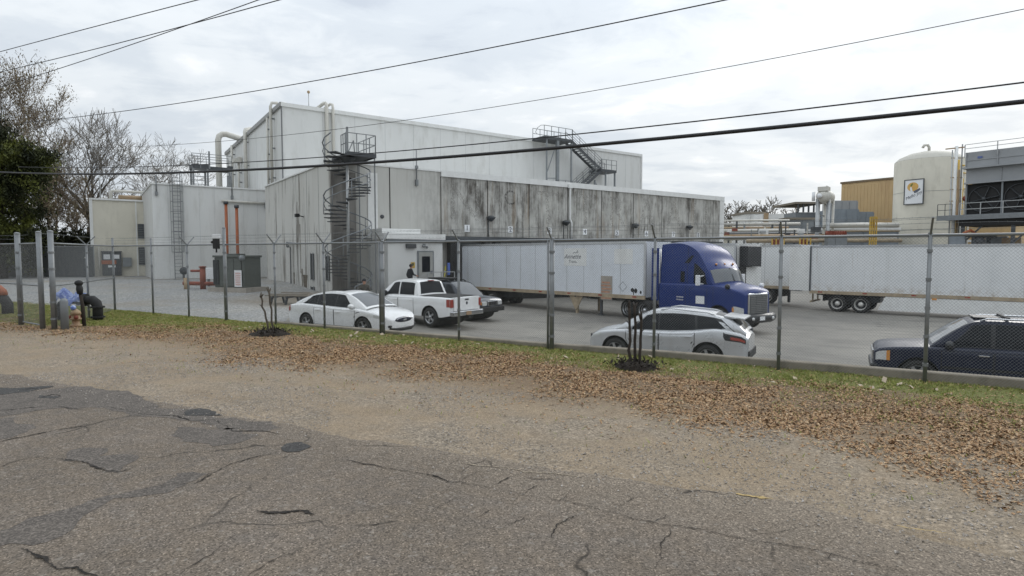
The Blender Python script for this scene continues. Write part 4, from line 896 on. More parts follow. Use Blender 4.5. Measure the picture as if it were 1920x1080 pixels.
dp = at(590, 543, 33.5); dp.z = gz(dp); o = thing('rubble_pile', 'low heap of broken pale concrete at the foot of the streaked wall', 'rubble', dp, 0); m = MB(); rr_ = random.Random(5)
m.grid(lambda u, v: (u * 1.3, v * .6, .16 * max(0, 1 - u * u) * max(0, 1 - v * v) + .06 * nz(u * 4, v * 4, 1, 61)), lin(-1, 1, 18), lin(-1, 1, 10), sm=False); m.build('heap', M['pad'], o)
for i in range(14): m = MB(); x, y = rr_.uniform(-1.6, 1.6), rr_.uniform(-.7, .3); s_ = rr_.uniform(.1, .26); m.beam((x, y, .15), (x + s_ * 2, y + rr_.uniform(-.1, .1), .22), s_, s_ * .6); m.build('slab', M['pad'], o, bevel=.02)
wall_equip = bthing('gas_meter_pipes', 'thin conduit loops and valves on the white return wall left of the concrete', 'pipe', -2.3, 8.6, 0); m = MB(); m.tube([(-.05, 0, 0), (-.05, 0, 3.0), (-.3, 0, 3.1), (-.3, 0, 3.4)], .05, 6); m.tube([(-.08, -1.2, 3.3), (-.08, .9, 3.4)], .05, 6); m.ball((-.1, .5, 3.1), .12, 5); m.build('conduit_run', M['galv'], wall_equip)
# privacy-slat fence at the far left of the lot
f0, f1 = at(176, 518, 53.5), at(-260, 520, 52); f0.z = f1.z = .4; d = f1 - f0; L = d.length
t = thing('slat_fence', 'dark privacy slat fence under the trees beyond the gravel lot', 'fence', f0, math.atan2(d.y, d.x))
m = MB(); x = 0
while x < L: m.bx(x, x + .085, -.02, .02, .12, 2.75 + .02 * random.random()); x += .095
m.build('slat_panel', M['slat'], t); m = MB()
for z in (.1, 2.8): m.cyl((0, -.06, z), (L, -.06, z), .04, 6)
m.build('rail', M['galv'], t)
for x in lin(0, L, 9): m = MB(); m.cyl((x, -.08, -.2), (x, -.08, 2.95), .045, 8); m.build('post', M['galv'], t)
m = MB(); m.bx(0, L, -.5, -.1, -.2, .12); m.build('footing', M['pad'], t)
# ------------------------------------------------------------------ vehicles
def curve(pts):
    xs = [p[0] for p in pts]; ys = [p[1] for p in pts]; k = len(xs); m = []
    for i in range(k):
        if i in (0, k - 1):
            j = 0 if i == 0 else k - 2; m.append((ys[j+1] - ys[j]) / (xs[j+1] - xs[j]))
        else:
            a = (ys[i] - ys[i-1]) / (xs[i] - xs[i-1]); b = (ys[i+1] - ys[i]) / (xs[i+1] - xs[i]); m.append(0 if a * b <= 0 else 2 * a * b / (a + b))
    def f(x):
        if x <= xs[0]: return ys[0]
        if x >= xs[-1]: return ys[-1]
        for i in range(k - 1):
            if x <= xs[i+1]: break
        h = xs[i+1] - xs[i]; t = (x - xs[i]) / h
        return (2*t**3-3*t*t+1)*ys[i] + (t**3-2*t*t+t)*h*m[i] + (-2*t**3+3*t*t)*ys[i+1] + (t**3-t*t)*h*m[i+1]
    return f
_wheels = {}
def make_wheel(r, w, spokes, rimk, parent, loc, side):
    key = (r, w, spokes, rimk)
    if key not in _wheels:
        a = MB(); a.lathe([(r*.66, -w/2), (r*.9, -w/2), (r*.98, -w*.38), (r, -w*.2), (r, w*.2), (r*.98, w*.38), (r*.9, w/2), (r*.66, w/2), (r*.62, w*.3), (r*.62, -w*.3), (r*.66, -w/2)], n=32, axis='y')
        b = MB(); b.lathe([(r*.67, w*.46), (r*.62, w*.40), (r*.58, w*.16), (r*.2, w*.12), (.001, w*.12)], n=24, axis='y', mi=1)
        b.lathe([(r*.69, w*.49), (r*.61, w*.46), (r*.61, w*.38), (r*.69, w*.40), (r*.69, w*.49)], n=28, axis='y')
        if spokes:
            for i in range(spokes):
                an = 2*math.pi*i/spokes; c, s = math.cos(an), math.sin(an); b.beam((c*r*.10, w*.36, s*r*.10), (c*r*.63, w*.40, s*r*.63), r*.2, w*.12, up=(0,1,0))
            b.lathe([(r*.17, w*.30), (r*.15, w*.45), (.001, w*.46)], n=14, axis='y')
        else:
            b.lathe([(r*.62, w*.3), (r*.5, w*.02), (r*.3, w*.0), (r*.26, w*.28), (r*.16, w*.42), (.001, w*.44)], n=24, axis='y')
        o1 = a.build('wheel', M['tyre']); o2 = b.build('rim', [rimk if not isinstance(rimk, str) else M[rimk], M['black_gloss']])
        _wheels[key] = (o1.data, o2.data); bpy.data.objects.remove(o1); bpy.data.objects.remove(o2)
    d1, d2 = _wheels[key]
    o1 = bpy.data.objects.new('wheel', d1); COL.objects.link(o1); o1.parent = parent; o1.location = loc
    if side < 0: o1.rotation_euler = (0, 0, math.pi)
    o2 = bpy.data.objects.new('rim', d2); COL.objects.link(o2); o2.parent = o1
    return o1
class Car:
    def __init__(s, name, label, cat, P, loc, rz):
        s.P = P; s.t = thing(name, label, cat, loc, rz); s.w, s.sh, s.roof = curve(P['w']), curve(P['sh']), curve(P['roof'])
        s.xF, s.xB = P['w'][-1][0], P['w'][0][0]; s.x0, s.x1 = P['roof'][0][0], P['roof'][-1][0]; s.hr = max(z for _, z in P['roof'])
        s.wr = P['wr']; s.sill = P['sill']; s.body(); s.cabin()
    def zlow(s, x):
        z = s.sill + s.P.get('lift', .10) * (max(0, (x - s.xF + .5) / .5) + max(0, (s.xB + .5 - x) / .5))
        for xw in s.P['axles']:
            d = abs(x - xw)
            if d < s.P['R']: z = max(z, s.P['r'] + math.sqrt(s.P['R']**2 - d*d) * s.P.get('arch_k', 1))
        return min(z, s.sh(x) - .06)
    def side(s, x, t, off=0, sg=1):
        z0, z1 = s.zlow(x), s.sh(x); z = z0 + (z1 - z0) * t; k = (z - s.sill) / max(.2, s.sh(0) - s.sill)
        rr = .07; h_ = max(0, z - (z1 - rr)) / rr; z = z1 - rr + rr * math.sin(h_ * math.pi / 2) if h_ > 0 else z
        y = s.w(x) * (1 - .055 * (1 - k)**2 - .03 * max(0, k)**4 - .012 * math.exp(-((k - .62) / .05)**2)) + off - rr * (1 - math.cos(h_ * math.pi / 2))
        return (x, sg * y, z)
    def side_z(s, x, z, off=0, sg=1):
        z0, z1 = s.zlow(x), s.sh(x); return s.side(x, (z - z0) / max(.01, z1 - z0), off, sg)
    def top(s, x, v, off=0):
        e = s.side(x, 1); ys = e[1]; y = ys * v; return (x, y, e[2] + s.P.get('crown', .06) * (1 - v * v) + off)
    def yb(s, x): return s.side(x, 1)[1] * s.P.get('tuck', .97)
    def ye(s, x):
        th = min(1, max(0, (s.roof(x) - s.sh(x)) / (s.hr - s.sh(x)))); return s.yb(x) + (s.wr - s.yb(x)) * th ** .9
    def cside(s, x, f, off=0, sg=1):
        z0 = s.sh(x) - .02; z = z0 + (s.roof(x) - z0) * f; y = s.yb(x) + (s.ye(x) - s.yb(x)) * f + .02 * math.sin(math.pi * f) + off
        return (x, sg * y, z)
    def ctop(s, x, v, off=0):
        ye = s.ye(x); return (s.bowx(x, v), ye * v, s.roof(x) + s.P.get('rcrown', .05) * (1 - v * v) - .012 * v ** 8 + off)
    def bowx(s, x, v):
        b = s.P.get('bow'); return x if not b else x + b[0] * (1 - v * v) * sst((x - b[1]) / (b[2] - b[1]))
    def body(s):
        P = s.P; xs = set(lin(s.xB, s.xF, 46))
        for xw in P['axles']:
            for i in range(25): xs.add(xw - P['R'] * math.cos(math.pi * i / 24))
        for e in (0.0, .02, .05, .1, .17, .26): xs.add(s.xF - e); xs.add(s.xB + e)
        xs = sorted(x for x in xs if s.xB <= x <= s.xF); ts = [0, .03, .2, .4, .52, .58, .64, .72, .80, .86, .89, .92, .94, .96, .98, 1]
        g = MB()
        for sg in (1, -1):
            g.grid(lambda x, t: s.side(x, t, 0, sg), xs, ts)
            g.add([p for x in xs for p in (s.side(x, 0, 0, sg), (x, sg * (s.w(x) - .28), s.zlow(x)))], [(2*i, 2*i+1, 2*i+3, 2*i+2) for i in range(len(xs) - 1)], 1)
        g.grid(lambda x, v: s.top(x, v), xs, lin(-1, 1, 11))
        for x in (s.xB, s.xF):     # end caps, slightly bowed
            b = .045 if x > 0 else -.035
            g.grid(lambda t, v: (x + b * (1 - v*v) * math.sin(math.pi * min(1, .15 + .8*t)), s.side(x, t)[1] * v, s.side(x, t)[2] + (P.get('crown', .06) * (1 - v*v) * t)), ts, lin(-1, 1, 9))
        wi = .62
        g.bx(s.xB + .12, s.xF - .12, -wi, wi, s.sill - .02, min(s.sh(s.xB + .2), s.sh(s.xF - .2)) - .15, 1)
        for xw in P['axles']: g.cyl((xw, -wi - .02, P['r']), (xw, wi + .02, P['r']), P['R'] * .93, 18, 1)
        s.b = g.build('body', [M[P['paint']], M['black']], s.t, weld=.0008)
    def cabin(s):
        P = s.P; xs = sorted(set(lin(s.x0, s.x1, 50) + [p[0] for p in P['roof']])); g = MB()
        for sg in (1, -1): g.grid(lambda x, f: s.cside(x, f, 0, sg), xs, lin(0, 1, 6))
        g.grid(lambda x, v: s.ctop(x, v), xs, lin(-1, 1, 11))
        s.roofo = g.build('cabin', [M[P['paint']]], s.t, weld=.0008)
    def patch_top(s, name, xa, xb, v0=-.9, v1=.9, mat='glass_clear', off=.006, taper=0, parent=None):
        g = MB(); g.grid(lambda u, v: s.ctop(xa + (xb - xa) * u, v * (1 - taper * (1 - u)), off), lin(0, 1, 12), lin(v0, v1, 9)); return g.build(name, M[mat], parent or s.t)
    def win(s, c, name='window', sg=None, mat='glass', f0=.10, f1=.88, off=.007):
        xab, xbb, xat, xbt = c
        for q in ((1, -1) if sg is None else (sg,)):
            g = MB(); g.grid(lambda u, f: s.cside((xab + (xbb-xab)*u) * (1-f) + (xat + (xbt-xat)*u) * f, f0 + (f1-f0)*f, off, q), lin(0, 1, 9), lin(0, 1, 5)); g.build(name, M[mat], s.t)
    def patch(s, name, xa, xb, ta, tb, mat, sg=None, off=.006, parent=None, absz=False, shear=0):
        out = []
        for q in ((1, -1) if sg is None else (sg,)):
            g = MB(); fn = s.side_z if absz else s.side
            g.grid(lambda x, t: fn(x + shear * t, t, off, q), lin(xa, xb, 12), lin(ta, tb, 6)); out.append(g.build(name, M[mat] if isinstance(mat, str) else mat, parent or s.t))
        return out
    def door(s, xa, xb, zl, sg, hx):
        g = MB(); zt = lambda x: s.sh(x) - .015
        g.grid(lambda x, k: s.side_z(x, max(s.zlow(x) + .02, zl) + (zt(x) - max(s.zlow(x) + .02, zl)) * k, .005, sg), lin(xa, xb, 14), lin(0, 1, 9)); fr = MB()
        d = g.build('door', M[s.P['paint']], s.t)
        fr.grid(lambda x, k: s.side_z(x, max(s.zlow(x) + .01, zl - .012) + (s.sh(x) - .004 - max(s.zlow(x) + .01, zl - .012)) * k, .0025, sg), lin(xa - .02, xb + .02, 14), lin(0, 1, 9)); fr.build('door_gap', M['black'], d)
        p = Vector(s.side_z(hx, s.sh(hx) - .16, .02, sg)); h = MB(); h.bx(p.x - .11, p.x + .11, p.y - .018, p.y + .018, p.z - .018, p.z + .018); h.build('handle', M[s.P.get('handle', s.P['paint'])], d, bevel=.008)
    def wheels(s, spokes, rim='rim', w=.23):
        for xw in s.P['axles']:
            for sg in (1, -1): make_wheel(s.P['r'], w, spokes, rim, s.t, (xw, sg * (s.w(xw) - w/2 - .03), s.P['r']), sg)
    def mirror(s, x, z, mat, sz=(.10, .12, .09)):
        for sg in (1, -1):
            y = sg * (s.yb(x) + .13); m = MB(); m.ball((x, y, z), 1, 7, sq=sz); m.beam((x, sg * (s.yb(x) - .05), z - .05), (x, y, z - .03), .06); m.build('mirror', M[mat], s.t)
    def box(s, name, x0, x1, y0, y1, z0, z1, mat, bevel=.01, parent=None):
        m = MB(); m.bx(x0, x1, y0, y1, z0, z1); return m.build(name, M[mat], parent or s.t, bevel=bevel)
def place(px, py, Y, lift=0):
    p = at(px, py, Y); return Vector((p.x, p.y, yard_z(p.x, p.y) + .01 + lift))
def wpos(x, y): return Vector((x, y, yard_z(x, y) + .01))
def heading(dx, dy): return math.atan2(dy, dx)
# --- white sedan, parked along the kerb
h = Vector((.868, -.4965, 0)); nr = Vector((-.4965, -.868, 0))
fw = Vector((-5.24, 20.65, 0)); c = fw - h * 1.5 - nr * .86
c = Car('white_sedan', 'white four door sedan with sunroof parked along the kerb, nose to the right', 'car', dict(
    w=[(-2.575,.70),(-2.42,.84),(-1.9,.935),(0,.965),(1.6,.95),(2.2,.87),(2.45,.76),(2.575,.60)], sh=[(-2.575,.86),(-2.3,1.0),(-1.5,1.06),(0,1.0),(1.2,.97),(1.9,.89),(2.35,.78),(2.575,.62)],
    roof=[(-2.05,1.08),(-1.55,1.29),(-.95,1.46),(-.2,1.53),(.3,1.51),(.85,1.36),(1.6,.99)], wr=.62, sill=.20, axles=(1.5,-1.37), r=.345, R=.40, paint='paint_white', crown=.07), wpos(c.x, c.y) , heading(h.x, h.y))
c.patch_top('windscreen', .62, 1.5, -.88, .88); c.patch_top('rear_window', -1.95, -1.2, -.85, .85, 'glass'); c.patch_top('sunroof', -.75, .1, -.62, .62, 'glass', .01)
c.win((-1.68, 1.06, -1.22, .46), 'window_trim', mat='black_gloss', f0=.06, f1=.88, off=.004); c.win((.10, 1.0, .10, .43)); c.win((-.86, .05, -.82, .05)); c.win((-1.60, -.92, -1.18, -.88), f1=.83)
for sg in (1, -1): c.door(.12, 1.12, .34, sg, .3); c.door(-.92, .08, .34, sg, -.72)
c.wheels(5); c.mirror(.98, 1.06, 'paint_white')
c.patch('headlight', 1.98, 2.42, .74, .90, 'clear_lens'); c.patch('taillight', -2.56, -2.28, .68, .94, 'red_lens')
g = MB(); g.ball((2.575, 0, .60), 1, 9, sq=(.075, .46, .105)); gr = g.build('grille', pm('blue black grille', (.02,.024,.045), .3, .4), c.t); g = MB(); g.tube([(2.645, y, .60 + .085 * math.sqrt(max(0, 1 - (y / .44) ** 2))) for y in lin(-.43, .43, 15)], .012, 6); g.build('grille_trim', M['chrome'], gr)
c.box('emblem', 2.646, 2.656, -.09, .09, .57, .62, 'chrome'); g = MB(); g.tube([(2.50, -.66, .33), (2.60, -.45, .29), (2.63, 0, .28), (2.60, .45, .29), (2.50, .66, .33)], .045, 8); g.build('lower_grille', M['black'], c.t)
for y in (-.62, .62): c.box('fog_lamp', 2.46, 2.565, y - .09, y + .09, .36, .44, 'black_gloss', .02); c.box('license_plate', -2.63, -2.60, -.16, .16, .72, .84, 'sign_white')
c.patch('fender_vent', 1.18, 1.36, .60, .68, 'black_gloss')
# --- silver crossover, nose to the left
h = Vector((-.868, .4965, 0)); X, Y = 4.98, 18.5
c = Car('silver_crossover', 'silver crossover with dark side glass parked along the kerb, nose to the left', 'car', dict(
    w=[(-2.45,.70),(-2.3,.84),(-1.6,.95),(0,.94),(1.4,.955),(2.0,.88),(2.3,.75),(2.45,.58)], sh=[(-2.45,.98),(-2.25,1.12),(-1.6,1.22),(-.9,1.12),(0,1.06),(1.1,1.05),(1.8,.98),(2.2,.86),(2.45,.66)],
    roof=[(-2.40,1.13),(-2.2,1.32),(-1.9,1.49),(-1.3,1.62),(-.4,1.69),(.2,1.66),(.75,1.48),(1.5,1.05)], wr=.64, sill=.24, axles=(1.45,-1.375), r=.375, R=.465, paint='paint_silver', crown=.08), wpos(X, Y), heading(h.x, h.y))
c.patch_top('windscreen', .55, 1.42, -.88, .88); c.patch_top('rear_window', -2.34, -2.0, -.82, .82, 'glass')
c.win((-2.12, 1.10, -1.72, .50), 'window_trim', mat='black_gloss', f0=.07, f1=.87, off=.004); c.win((.13, 1.03, .13, .46), f1=.83); c.win((-.98, .08, -.95, .08), f1=.83); c.win((-1.85, -1.05, -1.55, -1.02), f0=.14, f1=.82); c.patch_top('roof_tint', -1.9, -1.5, -.7, .7, 'glass', .004)
for sg in (1, -1): c.door(.1, 1.1, .42, sg, .26); c.door(-.98, .06, .42, sg, -.8)
c.wheels(5, w=.25); c.mirror(.98, 1.14, 'paint_silver')
c.patch('headlight', 1.95, 2.36, .78, .95, 'clear_lens'); c.patch('taillight_smoke', -2.40, -1.80, .70, .90, 'black_gloss'); c.patch('taillight', -2.38, -2.0, .74, .83, 'red_lens', off=.011)
c.patch('sill_cladding', -.85, .92, .0, .16, 'black', off=.012); c.box('rear_bumper', -2.50, -2.42, -.68, .68, .36, .60, 'black', .02); c.box('grille', 2.44, 2.50, -.4, .4, .5, .78, 'black_gloss', .03)
g = MB(); g.prism([(-2.34, 1.50), (-1.75, 1.53), (-1.75, 1.60), (-2.32, 1.545)], -.58, .58); g.build('spoiler', M['paint_silver'], c.t, bevel=.015)
for sg in (1, -1): m = MB(); m.tube([(-1.5, sg*.60, 1.60), (-1.3, sg*.60, 1.66), (-.2, sg*.60, 1.74), (.1, sg*.60, 1.68)], .022, 6); m.build('roof_rail', M['aluminium'], c.t)
c.box('license_plate', -2.47, -2.44, -.15, .15, .78, .92, 'sign_white')
# --- dark blue SUV at the right frame edge
h = Vector((-.868, .4965, 0)); X, Y = 12.5, 15.35
c = Car('navy_suv', 'large navy blue boxy SUV at the kerb, running out of the frame', 'car', dict(
    w=[(-2.525,.88),(-2.4,.95),(-1.6,1.0),(1.5,1.0),(2.2,.97),(2.42,.90),(2.525,.80)], sh=[(-2.525,1.16),(-2.3,1.21),(0,1.19),(1.0,1.18),(2.0,1.12),(2.4,1.05),(2.525,.95)],
    roof=[(-2.46,1.2),(-2.38,1.6),(-2.25,1.82),(-1.5,1.88),(0,1.89),(.35,1.86),(.68,1.68),(1.32,1.17)], wr=.74, sill=.36, axles=(1.55,-1.4), r=.40, R=.48, paint='paint_navy', handle='chrome', crown=.07, rcrown=.04), wpos(X, Y), heading(h.x, h.y))
c.patch_top('windscreen', .50, 1.24, -.88, .88, 'glass_clear'); c.patch_top('rear_window', -2.44, -2.28, -.85, .85, 'glass')
c.win((-2.2, 1.02, -2.16, .44), 'window_trim', mat='black_gloss', f0=.07, f1=.90, off=.004); c.win((.05, .98, .05, .41)); c.win((-1.0, -.04, -1.0, -.04)); c.win((-2.15, -1.10, -2.1, -1.10))
for sg in (1, -1): c.door(.02, 1.05, .48, sg, .2); c.door(-1.05, -.03, .48, sg, -.85)
c.wheels(6, w=.27); c.mirror(.90, 1.25, 'black_gloss', (.11, .13, .12))
c.patch('headlight', 2.26, 2.50, .50, .88, 'clear_lens'); c.patch('turn_signal', 2.18, 2.26, .50, .88, 'amber_lens'); c.patch('taillight', -2.5, -2.36, .5, .95, 'red_lens'); c.patch('side_cladding', -1.0, 1.05, .34, .42, 'black_gloss', off=.014)
c.box('grille', 2.52, 2.58, -.5, .5, .66, .95, 'chrome', .02); c.box('bumper', 2.42, 2.62, -.86, .86, .42, .62, 'black_gloss', .05)
for sg in (1, -1): m = MB(); m.tube([(-2.0, sg*.62, 1.86), (-1.8, sg*.62, 1.94), (.1, sg*.62, 1.94), (.25, sg*.62, 1.88)], .025, 6); m.build('roof_rail', M['chrome'], c.t)
m = MB(); m.bx(-.2, .35, -.4, .4, 1.925, 1.955); m.build('sunroof_deflector', M['black_gloss'], c.t, bevel=.01)
m = MB(); m.bx(-1.4, -1.33, -.62, .62, 1.95, 1.99); m.bx(-.35, -.28, -.62, .62, 1.95, 1.99); m.build('roof_bar', M['black'], c.t)
# --- white pickup seen from behind
h = Vector((-.80, .60, 0)); rw = Vector((-3.48, 25.0, 0)); nl_ = Vector((-.60, -.80, 0)); cc = rw - nl_ * .90 + h * 1.72
c = Car('white_pickup', 'white crew cab pickup seen from its tailgate, parked behind the sedan', 'pickup truck', dict(
    w=[(-2.9,.97),(-2.8,1.0),(-1.5,1.01),(1.5,1.01),(2.4,.98),(2.75,.90),(2.9,.78)], sh=[(-2.9,1.26),(-2.0,1.28),(0,1.26),(1.2,1.26),(2.2,1.22),(2.7,1.15),(2.9,1.0)],
    roof=[(-.98,1.27),(-.88,1.62),(-.78,1.86),(-.4,1.93),(.35,1.94),(.68,1.88),(.95,1.70),(1.5,1.25)], wr=.72, sill=.42, axles=(1.85,-1.72), r=.41, R=.50, paint='paint_white', crown=.02, rcrown=.04), wpos(cc.x, cc.y), heading(h.x, h.y))
c.patch_top('windscreen', .80, 1.42, -.88, .88); c.patch_top('rear_window', -.965, -.80, -.84, .84, 'glass', .012)
c.win((.30, 1.18, .30, .66)); c.win((-.70, .22, -.66, .22))
for sg in (1, -1): c.door(.26, 1.24, .52, sg, .42); c.door(-.74, .20, .52, sg, -.58)
c.wheels(5, w=.28); c.mirror(1.05, 1.34, 'black_gloss', (.10, .15, .14))
g = MB(); g.grid(lambda x, v: c.top(x, v, .022), lin(-2.84, -1.0, 8), lin(-.97, .97, 8)); g.build('bed_cover', M['black'], c.t)
c.patch('taillight', -2.89, -2.72, .88, 1.2, 'red_lens', off=.012, absz=True)
for sg in (1, -1): c.box('tail_lens', -2.955, -2.90, sg*.97 if sg < 0 else .80, -.80 if sg < 0 else .97, .86, 1.2, 'red_lens', .01)
tg = c.box('tailgate', -2.985, -2.90, -.78, .78, .72, 1.27, 'paint_white', .015); m = MB(); m.ball((-2.99, 0, 1.02), 1, 6, sq=(.012, .06, .07)); m.build('emblem', M['ink'], tg); m = MB(); m.bx(-2.995, -2.986, -.12, .12, 1.14, 1.20); m.build('handle', M['black_gloss'], tg)
c.box('rear_bumper', -3.10, -2.90, -.97, .97, .50, .70, 'chrome', .03); c.box('license_plate', -3.11, -3.102, -.16, .16, .52, .68, 'hydrant_tan'); c.box('tow_hitch', -3.16, -2.9, -.06, .06, .38, .47, 'black')
c.box('brake_lamp', -.90, -.80, -.16, .16, 1.895, 1.935, 'red_lens', .008); c.box('exhaust', -2.7, -2.0, -.75, -.65, .38, .46, 'galv'); c.box('axle', -1.78, -1.66, -.8, .8, .34, .48, 'black')
c.box('grille', 2.88, 2.96, -.6, .6, .7, 1.0, 'chrome'); c.patch('headlight', 2.6, 2.86, .72, .95, 'clear_lens')
# --- charcoal SUV nosing out behind the pickup
h = Vector((.80, -.60, 0)); fc = Vector((-.98, 28.3, 0)); cc = fc - h * 2.35
c = Car('charcoal_suv', 'charcoal SUV with roof rack and black bumper nosing out behind the white pickup', 'car', dict(
    w=[(-2.37,.84),(-2.2,.90),(-1.5,.93),(1.5,.93),(2.1,.90),(2.3,.84),(2.37,.78)], sh=[(-2.37,1.08),(-2.2,1.12),(0,1.1),(1.0,1.1),(1.8,1.06),(2.25,1.0),(2.37,.90)],
    roof=[(-2.3,1.1),(-2.2,1.5),(-2.05,1.72),(-1.3,1.79),(0,1.79),(.3,1.76),(.62,1.58),(1.22,1.09)], wr=.68, sill=.36, axles=(1.45,-1.4), r=.385, R=.46, paint='paint_charcoal', crown=.07), wpos(cc.x, cc.y), heading(h.x, h.y))
c.patch_top('windscreen', .45, 1.16, -.9, .9, 'glass_clear'); c.win((.02, .92, .02, .36)); c.win((-.95, -.06, -.95, -.06)); c.win((-2.0, -1.05, -1.95, -1.05))
for sg in (1, -1): c.door(0, .98, .46, sg, .15); c.door(-1, -.05, .46, sg, -.85)
c.wheels(6, w=.26); c.mirror(.85, 1.16, 'black_gloss')
for y in (.58, -.58): c.box('headlight', 2.34, 2.40, y - .16, y + .16, .72, .92, 'clear_lens', .02)
c.patch('turn_signal', 2.22, 2.36, .68, .92, 'amber_lens'); gr = c.box('grille', 2.36, 2.42, -.38, .38, .70, .94, 'chrome', .02)
for y in (-.2, 0, .2): m = MB(); m.bx(2.421, 2.43, y - .07, y + .07, .73, .91); m.build('grille_slot', M['black'], gr)
c.box('bumper', 2.30, 2.48, -.86, .86, .42, .66, 'black', .04)
for sg in (1, -1): m = MB(); m.tube([(-1.9, sg*.58, 1.78), (-1.7, sg*.58, 1.88), (.0, sg*.58, 1.88), (.2, sg*.58, 1.79)], .03, 6); m.build('roof_rail', M['black'], c.t)
for x in (-1.3, -.3): c.box('roof_bar', x - .03, x + .03, -.6, .6, 1.87, 1.91, 'black')
c.box('roof_basket', -1.5, -.1, -.45, .45, 1.912, 1.99, 'black')

# ------------------------------------------------------------------ trailers
rib_stain = None
def trailer_skin():
    t = NT('weathered trailer skin'); x, y, z = t.sep()[:3]
    c = t.mix(t.ramp(t.noise(.6, 4, .6), [(.3, 0), (.7, 1)]), (.66,.675,.68), (.74,.75,.755))
    s = t.ramp(t.noise(1, 5, .7, t.mapping((2.2, 2.2, .10))), [(.62, 0), (.70, 1)])
    c = t.mix(t.math('MULTIPLY', s, .42), c, (.30,.23,.13))
    s2 = t.ramp(t.noise(1, 5, .7, t.mapping((7, 7, .2), (3, 2, 5))), [(.60, 0), (.74, 1)])
    c = t.mix(t.math('MULTIPLY', s2, .3), c, (.38,.34,.27))
    low = t.math('MULTIPLY', t.smooth(z, 1.9, 1.2), t.ramp(t.noise(3, 5, .7), [(.45, 0), (.7, .7)]))
    return t.out(t.mix(low, c, (.30,.22,.13)), .5)
M['skin_old'] = trailer_skin()
M['skin_blue'] = pm('cool white trailer skin', (.65,.68,.72), .42, var=.04, scale=.6, dirt=(.40,.40,.38), dirt_amt=.3)
M['tan_rail'] = pm('rusty tan rail', (.36,.29,.20), .8, var=.25, scale=3)
def trailer(name, label, front_near, d, L, skin, ground=None, ribs=0, skirt=False, near_is_right=True, rear_axle=True, post=True, W=2.6, H0=1.18, H1=4.1, reefer=False, group=None, seams=0, rail='aluminium', axle_from_rear=1.6):
    """front_near: near-side front corner on the ground; d: heading. Local x forward from the rear, y = left."""
    d = Vector((d[0], d[1], 0)).normalized(); left = Vector((-d.y, d.x, 0)); c = Vector((*front_near, 0)) - d * L + (left if near_is_right else -left) * W / 2
    z = ground if ground is not None else yard_z(c.x, c.y); t = thing(name, label, 'trailer', (c.x, c.y, z), heading(d.x, d.y), group)
    b = MB(); b.bx(0, L, -W/2, W/2, H0, H1); 
    if seams:
        x = .6
        while x < L - .3:
            for y in (-W/2, W/2): b.bx(x - .012, x + .012, y - .003, y + .003, H0 + .12, H1 - .12, 1)
            x += seams
    if ribs:
        x = .5
        while x < L - .3:
            for sg in (1, -1): b.bx(x - .035, x + .035, min(sg*W/2, sg*(W/2 + .022)), max(sg*W/2, sg*(W/2 + .022)), H0 + .2, H1 - .15, 0)
            x += ribs
    b.build('box', [skin, pm('panel joint', (.33,.34,.34), .6)], t, bevel=.0)
    m = MB()
    for sg in (1, -1): m.bx(-.02, L + .02, sg*W/2 - .04, sg*W/2 + .04, H0 - .10, H0 + .10)
    m.build('side_rail', M[rail], t); m = MB()
    for sg in (1, -1): m.bx(-.02, L + .02, sg*W/2 - .03, sg*W/2 + .035, H1 - .10, H1 + .02)
    m.build('top_rail', M['aluminium'], t)
    m = MB()
    for x in (0, L): [m.bx(x - .06, x + .06, sg*W/2 - .05, sg*W/2 + .05, H0 + .102, H1 - .102) for sg in (1, -1)]
    m.build('corner_post', M['aluminium'], t)
    m = MB(); m.bx(.2, L - .3, -.5, -.35, .95, 1.14); m.bx(.2, L - .3, .35, .5, .95, 1.14); [m.bx(x - .04, x + .04, -W/2 + .06, W/2 - .06, 1.0, 1.14) for x in lin(.5, L - .5, 14)]; m.build('chassis', M['dark_steel'], t)
    m = MB()
    for x in lin(.6, L - .6, 7):
        for sg in (1, -1): m.bx(x - .12, x + .12, sg*(W/2 + .041), sg*(W/2 + .046), H0 - .02, H0 + .05) if sg > 0 else m.bx(x - .12, x + .12, -W/2 - .046, -W/2 - .041, H0 - .02, H0 + .05)
    m.build('reflector', M['red_lens'], t)
    if rear_axle:
        for x in (axle_from_rear, axle_from_rear + 1.28):
            for sg in (1, -1): make_wheel(.51, .52, 0, 'rim_white', t, (x, sg * (W/2 - .29), .51), sg)
            m = MB(); m.cyl((x, -1, .51), (x, 1, .51), .08, 8); m.build('axle', M['black'], t)
        m = MB(); m.bx(axle_from_rear - .9, axle_from_rear + 2.2, -.55, .55, .62, .94); m.build('bogie', M['dark_steel'], t)
        m = MB(); m.bx(axle_from_rear - .8, axle_from_rear - .77, -W/2, W/2, .62, 1.0); m.build('mud_flap', M['black'], t)
        m = MB(); m.bx(-.05, .05, -1.1, 1.1, .5, .6); [m.bx(-.04, .04, y - .05, y + .05, .6, 1.1) for y in (-.6, .6)]; m.build('underride_bar', M['tan_rail'], t)
    return t, L, W, H0, H1
M['rim_white'] = pm('white steel wheel', (.70,.69,.65), .5, var=.2, scale=6)
BD = (.72, -.69)
fn = (6.9, 30.4)
tb, L, W, H0, H1 = trailer('white_trailer', 'white box trailer hitched to the blue tractor, backed to the dock', fn, BD, 14.3, M['skin_blue'], ground=-.93, seams=1.22, rail='tan_rail')
